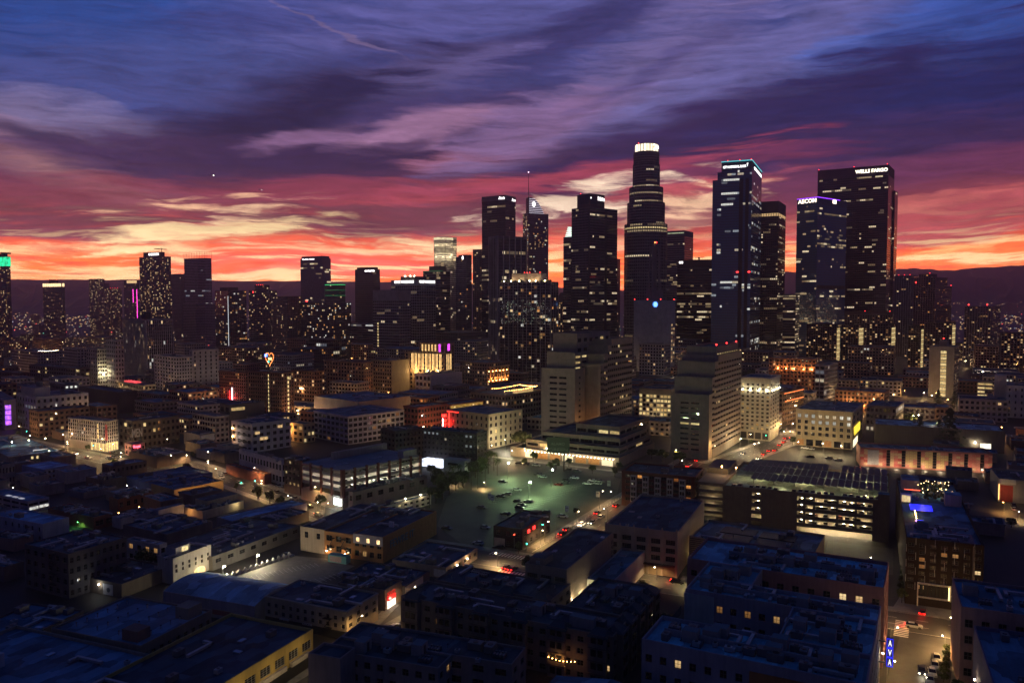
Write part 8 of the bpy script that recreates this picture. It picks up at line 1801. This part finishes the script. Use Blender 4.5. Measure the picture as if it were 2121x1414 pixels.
PM = [palm(s) for s in range(3)]; PT = MB(); PT.tube((0, 0, 0), (.02, 0, 1), .022, BARK, 7, .015); PT = PT.mesh('trunk')
def tree(px, py, h, kind, label, group=None, seed=0, w=None, loc=None):
    loc = loc or ground(px, py); t = thing({'r': 'tree', 'c': 'conifer', 'p': 'palm_tree'}[kind], label, {'r': 'tree', 'c': 'conifer', 'p': 'palm'}[kind], loc, rng.uniform(0, 6.28), group)
    if kind == 'r':
        w = w or h * .48; k = link('trunk', TK, t); k.scale = (h * .6, h * .6, h * .75); c = link('crown', RT[seed % 4], t, loc=(0, 0, h * .62)); c.scale = (w, w, h * .46)
    elif kind == 'c': k = link('trunk', CT, t); k.scale = (h, h, h); c = link('crown', CF[seed % 3], t); c.scale = (w or h, w or h, h)
    else: k = link('trunk', PT, t); k.scale = (h * .7, h * .7, h); c = link('crown', PM[seed % 3], t, loc=(.02 * h * .7, 0, h)); c.scale = (w or 3.4,) * 3
    return t
for i, (px, py, h, lab) in enumerate(((936, 1007, 9, 'leftmost of the row of palms by the lot'), (949, 1009, 10, 'second palm from the left of the row by the lot'), (976, 1014, 11, 'tallest palm in the middle of the row by the lot'), (989, 1012, 10, 'palm just right of the tallest one'), (1005, 1006, 10, 'fifth palm of the row, by the path lamp'), (1023, 975, 9, 'bushy palm at the back of the row'), (1012, 981, 10, 'palm left of the bushy one at the back'), (1030, 985, 8, 'rightmost palm of the row, near the left lot lamp'))): tree(px, py, h, 'p', lab, 'palms left of the parking lot', i)
for i, (px, py, h, w, lab) in enumerate(((911, 1024, 11, 5.0, 'big dark round tree beside the white house with roof lamps'), (1193, 1068, 3.6, 2.0, 'small lamp lit tree at the right edge of the lot'), (1082, 938, 14, 7.5, 'large dark dome shaped tree between hotel and government tower'), (1408, 962, 8, 5, 'round tree left of the smaller government tower'), (1372, 956, 7, 4.5, 'round tree by the government podium wall'), (1350, 950, 6, 4, 'leftmost small tree at the government podium'), (2066, 868, 9, 11, 'broad domed tree before the white stucco building'), (1884, 882, 10, 6, 'round tree left of the orange lit tent'), (1140, 975, 5, 2.6, 'small street tree below the billboard, left'), (1178, 966, 5, 2.6, 'small street tree below the billboard, right'), (664, 1052, 6, 3, 'street tree at the foot of the red piered garage'), (300, 1178, 7, 4.2, 'dark tree before the stucco house with arched windows'), (960, 1010, 6, 3.2, 'leafy tree under the palms'), (892, 985, 6, 3.4, 'tree in front of the lit screen, left'), (905, 992, 6, 3.4, 'tree in front of the lit screen, right'))): tree(px, py, h, 'r', lab, None, i, w)
for i, (px, py, h, lab) in enumerate(((1905, 925, 19, 'left conifer of three behind the pink panelled building'), (1943, 925, 17, 'shorter middle conifer behind the pink panelled building'), (1966, 932, 26, 'tallest conifer behind the pink panelled building'), (1943, 846, 16, 'conifer in front of the beige stair tower, left'), (1976, 846, 15, 'conifer in front of the beige stair tower, right'))): tree(px, py, h, 'c', lab, None, i, h * (1.0 if i != 2 else 1.15))
for i in range(12): tree(1542 + i * 5, rng.uniform(778, 792), rng.uniform(10, 15), 'r', '%s tree from the left in the park clump behind the white floodlit block' % ORD[i], 'park trees behind the floodlit block', i, 7)
for i in range(9): tree(288 + i * 7 + rng.uniform(-3, 3), rng.uniform(838, 856), rng.uniform(6, 9), 'r', '%s dark tree from the left below the white many windowed block' % ORD[i], 'street trees below the white many windowed block', i, 5)
for i, px in enumerate((398, 417, 404)): tree(px, 842 + i, 11, 'r', '%s dark tree standing before the tall white block' % ORD[i], 'trees before the tall white block', i, 5)
for i in range(7):
    p = Vector(ground(1866, 1262)[:2]) + dR * (6 + i * 7); tree(0, 0, 4.5, 'r', '%s small tree from the driveway along the dark apartment block' % ORD[i], 'street trees beside the dark apartment block', i, 1.9, (p.x, p.y, 0))
for i in range(6): tree(1728 + i * 19, 1196 + i * 2.5, 3.6, 'r', '%s leafy tree from the left before the solar roofed structure' % ORD[i], 'trees before the bright court', i, 2.6)
for i in range(4): tree(1375 + i * 9, 1292 + (i % 2) * 8, 3.0, 'r', '%s lamp lit garden shrub from the left by the dark stucco apartments' % ORD[i], 'lit garden shrubs', i, 1.9)
for i in range(6): tree(1962 - i * 1.5, 1352 + i * 12, 2.4, 'r', '%s low round shrub from the crossing along the lower right kerb' % ORD[i], 'shrubs along the lower right kerb', i, 1.3)
tree(2095, 1092, 4, 'r', 'lit shrub beside the warm lamp at the right edge', None, 2, 3)
t = thing('tent', 'round orange lit tent beyond the round tree', 'tent', ground(1896, 860)); mb = MB(); og = wall_mat((.5, .28, .16)); mb.prism([(7 * math.cos(k * .524), 5 * math.sin(k * .524)) for k in range(12)], 0, 3, og)
for k in range(12): mb.face([(7 * math.cos(k * .524), 5 * math.sin(k * .524), 3), (7 * math.cos((k + 1) * .524), 5 * math.sin((k + 1) * .524), 3), (0, 0, 6)], og)
mb.build('canvas', t); point('tent_light', (-4, -7, 4), ORANGE, 3000, t, .5)

# ------------------------------------------------------------------ two people walking at the lower right, one continuous body each
def person(px, py, coat, label, step):
    t = thing('person', label, 'person', ground(px, py), R(70) * step); t['group'] = 'people walking at the lower right'; 
    V = [(0, 0, .95), (0, 0, 1.2), (0, 0, 1.42), (0, .01, 1.52), (0, .02, 1.66), (.10, 0, .9), (.11, .10 * step, .5), (.11, .02, .08), (.11, -.10, .04), (-.10, 0, .9), (-.11, -.12 * step, .5), (-.11, -.2 * step, .08), (-.11, -.30, .05), (.2, 0, 1.38), (.25, .05, 1.12), (.24, -.10, .88), (-.2, 0, 1.38), (-.25, -.04, 1.12), (-.24, -.14, .88)]
    E = [(0, 1), (1, 2), (2, 3), (3, 4), (0, 5), (5, 6), (6, 7), (7, 8), (0, 9), (9, 10), (10, 11), (11, 12), (2, 13), (13, 14), (14, 15), (2, 16), (16, 17), (17, 18)]
    rad = [.15, .15, .14, .06, .115, .095, .07, .05, .045, .095, .07, .05, .045, .065, .05, .04, .065, .05, .04]
    me = bpy.data.meshes.new('body'); me.from_pydata(V, E, []); o = bpy.data.objects.new('body', me); COL.objects.link(o)
    m = o.modifiers.new('skin', 'SKIN'); 
    for i, v in enumerate(me.skin_vertices[0].data): v.radius = (rad[i], rad[i]); v.use_root = i == 0
    o.modifiers.new('s', 'SUBSURF').levels = 1; bpy.context.view_layer.update()
    nm = bpy.data.meshes.new_from_object(o.evaluated_get(bpy.context.evaluated_depsgraph_get())); bpy.data.objects.remove(o)
    nm.name = 'body'; nm.materials.clear(); nm.materials.append(plain('coat_cloth', coat, .9)); nm.materials.append(plain('skin', (.30, .18, .13), .6)); nm.materials.append(plain('trousers', (.02, .02, .03), .9))
    for f in nm.polygons:
        z = sum(nm.vertices[i].co.z for i in f.vertices) / len(f.vertices); f.material_index = 1 if z > 1.52 else (0 if z > .85 else 2)
    link('body', nm, t)
    mb = MB(); mb.ball((0, -.005, 1.70), .115, plain('dark_hair', (.015, .012, .01), .8), 8, 5, .8); mb.build('hair', t)
person(1966, 1345, (.03, .03, .04), 'person in a dark coat walking by the twin armed lamp, left of two', 1); person(1974, 1343, (.06, .05, .05), 'person in dark clothes walking right of the other one', -1)

# ------------------------------------------------------------------ two distant aircraft
for px, py, Yd, lab in ((441, 363, 5200, 'aircraft with a bright landing light, left of the two'), (541, 393, 6500, 'smaller aircraft farther right and lower')):
    p = at(px, py, Yd); t = thing('airplane', lab, 'airplane', p, R(20)); s = 1.0; mt = plain('airframe', (.3, .3, .32), .4, .3)
    mb = MB(); mb.tube((-18, 0, 0), (14, 0, 0), 2, mt, 8); mb.tube((14, 0, 0), (19, 0, -.3), 2, mt, 8, .3); mb.tube((-18, 0, 0), (-24, 0, 1), 2, mt, 8, .3); mb.build('fuselage', t)
    mb = MB(); mb.box(-4, 3, -18, 18, -.6, -.2, mt); mb.build('wing', t); mb = MB(); mb.box(-23, -19, -.2, .2, 0, 7, mt); mb.box(-23, -20, -6, 6, .8, 1.0, mt); mb.build('tail', t)
    mb = MB(); mb.ball((4, -2, -1.5), 3.2 if Yd < 6000 else 2.4, glow('landing_light', (1, .93, .8), 6), 6, 4); mb.build('landing_light', t)

# ------------------------------------------------------------------ the unnamed low blocks that fill the distance
def inside(bd, x, y, pad):
    c, s = math.cos(bd.th), math.sin(bd.th); dx_, dy_ = x - bd.C.x, y - bd.C.y; u, v = dx_ * c + dy_ * s, -dx_ * s + dy_ * c
    return -pad < u < bd.wr + pad and -pad < v < bd.wl + pad
def near_road(x, y):
    p = Vector((x, y))
    for a, b, r in ROADS:
        d = b - a; t = max(0, min(1, (p - a).dot(d) / d.length_squared))
        if (p - a - d * t).length < r + 1: return True
    return False
def in_lot(x, y):
    for P in LOTS:
        c = False; j = len(P) - 1
        for i in range(len(P)):
            if (P[i][1] > y) != (P[j][1] > y) and x < (P[j][0] - P[i][0]) * (y - P[i][1]) / (P[j][1] - P[i][1]) + P[i][0]: c = not c
            j = i
        if c: return True
    return False
rf = random.Random(21); cnt = 0; WCOL = [(.26, .20, .16), (.36, .31, .27), (.20, .12, .09), (.15, .13, .14), (.42, .37, .34), (.32, .16, .10), (.23, .21, .22)]
WNAME = ('brown', 'beige', 'dark brown', 'dark grey', 'pale', 'brick red', 'grey')
LMK = [('heart shaped neon', 'the heart sign hotel'), ('art deco block with golden', 'the golden floodlit block'), ('tall pale pinstriped', 'the pinstriped tower'), ('old hotel with a red', 'the red neon hotel'), ('largest beige stepped', 'the larger stepped tower'), ('smaller beige stepped', 'the smaller stepped tower'), ('tall white block floodlit', 'the white floodlit block'), ('cream corner block', 'the cream corner block'), ('beige tower with one', 'the glazed stair tower'), ('white five storey', 'the white office block'), ('pilastered corner', 'the pilastered corner block'), ('white industrial', 'the water tank block'), ('windowless pale', 'the globe emblem block'), ('gridded glass res', 'the gridded residential tower'), ('white gridded block', 'the double sign block'), ('tall lit apartment tower', 'the crane topped tower'), ('brick warehouse with orange', 'the brick warehouse'), ('brown hotel with', 'the arcaded hotel'), ('blue grey office', 'the ribbon windowed block'), ('tall blue glass', 'the blue glass tower'), ('unlit unfinished', 'the unfinished tower'), ('wide black brown', 'the black brown tower'), ('brick block with orange up', 'the uplit brick block'), ('dark wide office', 'the amber windowed office'), ('white stucco building', 'the white stucco building'), ('big concrete parking', 'the solar roofed structure'), ('pink and yellow', 'the pink panelled building'), ('white many windowed', 'the white many windowed block'), ('dark block with a row', 'the violet windowed block'), ('wide flat grey', 'the flat grey hall')]
LMK = [(bd, ph) for key, ph in LMK for bd in BLD if bd.root['label'].startswith(key) or key in bd.root['label']]
USED = {}
def own_label(head, x, y):
    best = sorted(LMK, key=lambda q: (q[0].C.x - x) ** 2 + (q[0].C.y - y) ** 2)[:6]
    for bd, ph in best:
        dx_, dy_ = x - bd.C.x, y - bd.C.y; rel = ('right of' if dx_ > 0 else 'left of') if abs(dx_) > abs(dy_) else ('behind' if dy_ > 0 else 'before')
        l = '%s %s %s' % (head, rel, ph)
        if l not in USED and len(l.split()) <= 16: USED[l] = 1; return l
    USED[l] = USED.get(l, 1) + 1; return '%s, %s' % (l, ('', '', 'second', 'third', 'fourth', 'fifth', 'sixth', 'seventh', 'eighth', 'ninth', 'tenth')[min(10, USED[l])])
BANDS = [(300, 520, 70, (4, 8), lambda px: px < 480 or px > 1990), (520, 900, 130, (7, 22), lambda px: True), (900, 1500, 120, (10, 38), lambda px: True), (1500, 3200, 80, (10, 50), lambda px: True)]
LABF = {300: ('low dark roofed shed among the warehouses at the left', 'unlit sheds among the left warehouses'), 520: ('low block with a few lit windows in the crowded middle distance', 'low blocks of the middle distance'), 900: ('small block with scattered lit windows around the foot of the towers', 'small blocks around the tower feet'), 1500: ('tiny far block with pinprick lights beyond the towers', 'tiny far blocks beyond the towers')}
FILL = []
for (ya, yb, n, (ha, hb), ok) in BANDS:
    done = 0
    for _ in range(n * (60 if ya == 300 else 14)):
        if done >= n: break
        Yd = ya * (yb / ya) ** rf.random(); px = rf.uniform(-60, 2180); x = (px - 1060.5) / F * Yd
        if not ok(px): continue
        k_ = .5 if ya == 300 else 1 if Yd < 900 else 1.4; w_, l_ = rf.uniform(14, 34) * k_, rf.uniform(16, 44) * k_; hh = rf.uniform(ha, hb) if rf.random() < .75 else rf.uniform(ha, (ha + hb) / 2)
        if Yd < 900 and 1090 < px < 1560 and hh > 12: hh = 10
        th = R(62 if px > 500 else 50); c, s = math.cos(th), math.sin(th); bad = False
        for i in range(5):
            for j in range(5):
                u, v = w_ * i / 4, l_ * j / 4; X_, Y_ = x + u * c - v * s, Yd + u * s + v * c
                if near_road(X_, Y_) or in_lot(X_, Y_) or any(inside(bd, X_, Y_, 3) for bd in BLD): bad = True; break
            if bad: break
        if bad: continue
        for bd in BLD:
            for fx in (0, .5, 1):
                for fy in (0, .5, 1):
                    q = loc2w(bd, bd.wr * fx, bd.wl * fy); dx_, dy_ = q.x - x, q.y - Yd; u, v = dx_ * c + dy_ * s, -dx_ * s + dy_ * c
                    if -2 < u < w_ + 2 and -2 < v < l_ + 2: bad = True
        if bad: continue
        grp = LABF[ya][1]; lab = LABF[ya][0]; b = Building(); b.th, b.C, b.Y, b.wl, b.wr, b.h = th, Vector((x, Yd, 0)), Yd, l_, w_, hh
        b.root = thing('low_block', lab, 'building', b.C, th, grp); BLD.append(b); done += 1
        st_ = rf.choice(('warm', 'warm', 'cool', 'orange', 'yellow', 'mix')); wc = rf.randrange(7); lf_ = 0 if ya == 300 else rf.choice((.02, .05, .10, .16)) if ya < 900 else rf.choice((.05, .10, .16))
        if ya < 1500: b.root['label'] = own_label('%s %s block with %s %s windows' % (WNAME[wc], 'low' if hh < 11 else 'mid height' if hh < 20 else 'tall', 'no' if lf_ == 0 else 'few' if lf_ < .06 else 'some' if lf_ < .12 else 'many', {'cool': 'white', 'orange': 'orange', 'yellow': 'yellow', 'mix': 'mixed'}.get(st_, 'amber') + ' lit'), x, Yd)
        build(b, wall=WCOL[wc], roof=rf.choice((DKROOF, BLROOF, (.08, .09, .11))), lit=lf_, style=st_, pier=.45, sp=.5, bay=3.4, fh=3.6, units=(3 if Yd < 900 else 0), nL=(0 if ya == 300 else None), nR=(0 if ya == 300 else None), blankL=ya == 300, blankR=ya == 300, cornice=.5 if Yd < 900 else 0)
# lamps scattered through the streets of the middle distance
done = 0
for _ in range(3000):
    if done >= 110: break
    Yd = 500 * (1700 / 500) ** rf.random(); px = rf.uniform(-20, 2140); x = (px - 1060.5) / F * Yd
    if any(inside(bd, x, Yd, 1.5) for bd in BLD): continue
    c_ = rf.choice((WARM, WARM, ORANGE, (1, .9, .7))); done += 1
    t = street_lamp((x, Yd, 0), 9, c_, 2700 if Yd < 900 else 4200, own_label('%s street lamp' % ('orange' if c_ is ORANGE else 'pale' if c_ == (1, .9, .7) else 'warm'), x, Yd), BULB_O if c_ is ORANGE else BULB_W, 1.2, rf.uniform(0, 6), 'distant street lamps', .22 + Yd / 6000)
# street trees on the pavements and more traffic
rt = random.Random(4)
for (a, d, nn, L), w_, k_, us in ((R2, 15, 16, (0, 1)), (R3, 14, 16, (.1, .95)), (R5, 17, 12, (.1, .9)), (R7, 13, 8, (0, 1)), (R8, 9, 9, (.3, 1)), (R4, 13, 6, (.2, 1))):
    for i in range(k_):
        s_ = rt.choice((-1, 1)); p = a + d * L * rt.uniform(*us) + nn * s_ * (w_ / 2 + 1.6)
        if any(inside(bd, p.x, p.y, 1.2) for bd in BLD): continue
        h_ = rt.uniform(3.6, 6.5); tree(0, 0, h_, 'r', own_label('small dark street tree', p.x, p.y), 'street trees on the pavements', i, h_ * .42, (p.x, p.y, 0))
for (a, d, nn, L), k_, us, lanes in ((R5, 12, (.05, .75), (-5, -1.8, 1.8)), (R2, 5, (.5, .9), (-3.5, 3.5)), (R3, 6, (.3, .9), (-3.5, 3.5)), (R1, 4, (.5, .95), (2, -2)), (R7, 4, (.1, .9), (-3, 3))):
    for i in range(k_):
        ln = rt.choice(lanes); p = a + d * L * rt.uniform(*us) + nn * ln; up_ = ln > 0
        if any(inside(bd, p.x, p.y, 1.5) for bd in BLD): continue
        car((p.x, p.y, .02), math.atan2(d.y, d.x) + (0 if up_ else math.pi), rt.choice(('black', 'grey', 'silver', 'white')), own_label('car with %s lights in the evening traffic' % ('red tail' if up_ else 'white head'), p.x, p.y), 't' if up_ else 'h', 'cars on the streets and kerbs')
for (a, d, nn, L), w_, us in ((R3, 14, (.25, .97)), (R7, 13, (0, 1)), (R5, 17, (0, .9)), (R2, 15, (.5, .95)), (R6, 8, (.2, .9)), (R1, 13, (0, .9)), (R4, 13, (.1, .8))):
    k_ = max(3, int(L * (us[1] - us[0]) / 26))
    for i in range(k_):
        s_ = 1 if i % 2 or d is R4[1] else -1; p = a + d * L * (us[0] + (us[1] - us[0]) * (i + .5) / k_) + nn * s_ * (w_ / 2 + .7)
        if any(inside(bd, p.x, p.y, .6) for bd in BLD): p = p - nn * s_ * 1.5
        if any(inside(bd, p.x, p.y, .3) for bd in BLD): continue
        street_lamp((p.x, p.y, 0), 8.0, (1, .58, .20), 1900, own_label('amber street lamp at the kerb', p.x, p.y), BULB_W, 1.5, math.atan2(-nn.y * s_, -nn.x * s_), r=.2)
for i in range(9):
    p = Vector(ground(918 + i * 13, 1052 - i * 9)[:2]); tree(0, 0, rt.uniform(7, 10), 'r' if i % 3 else 'p', '%s tree from the front in the dark row along the left edge of the lot' % ORD[i], 'trees along the left edge of the lot', i, 4.4 if i % 3 else 3.6, (p.x - 6, p.y, 0))
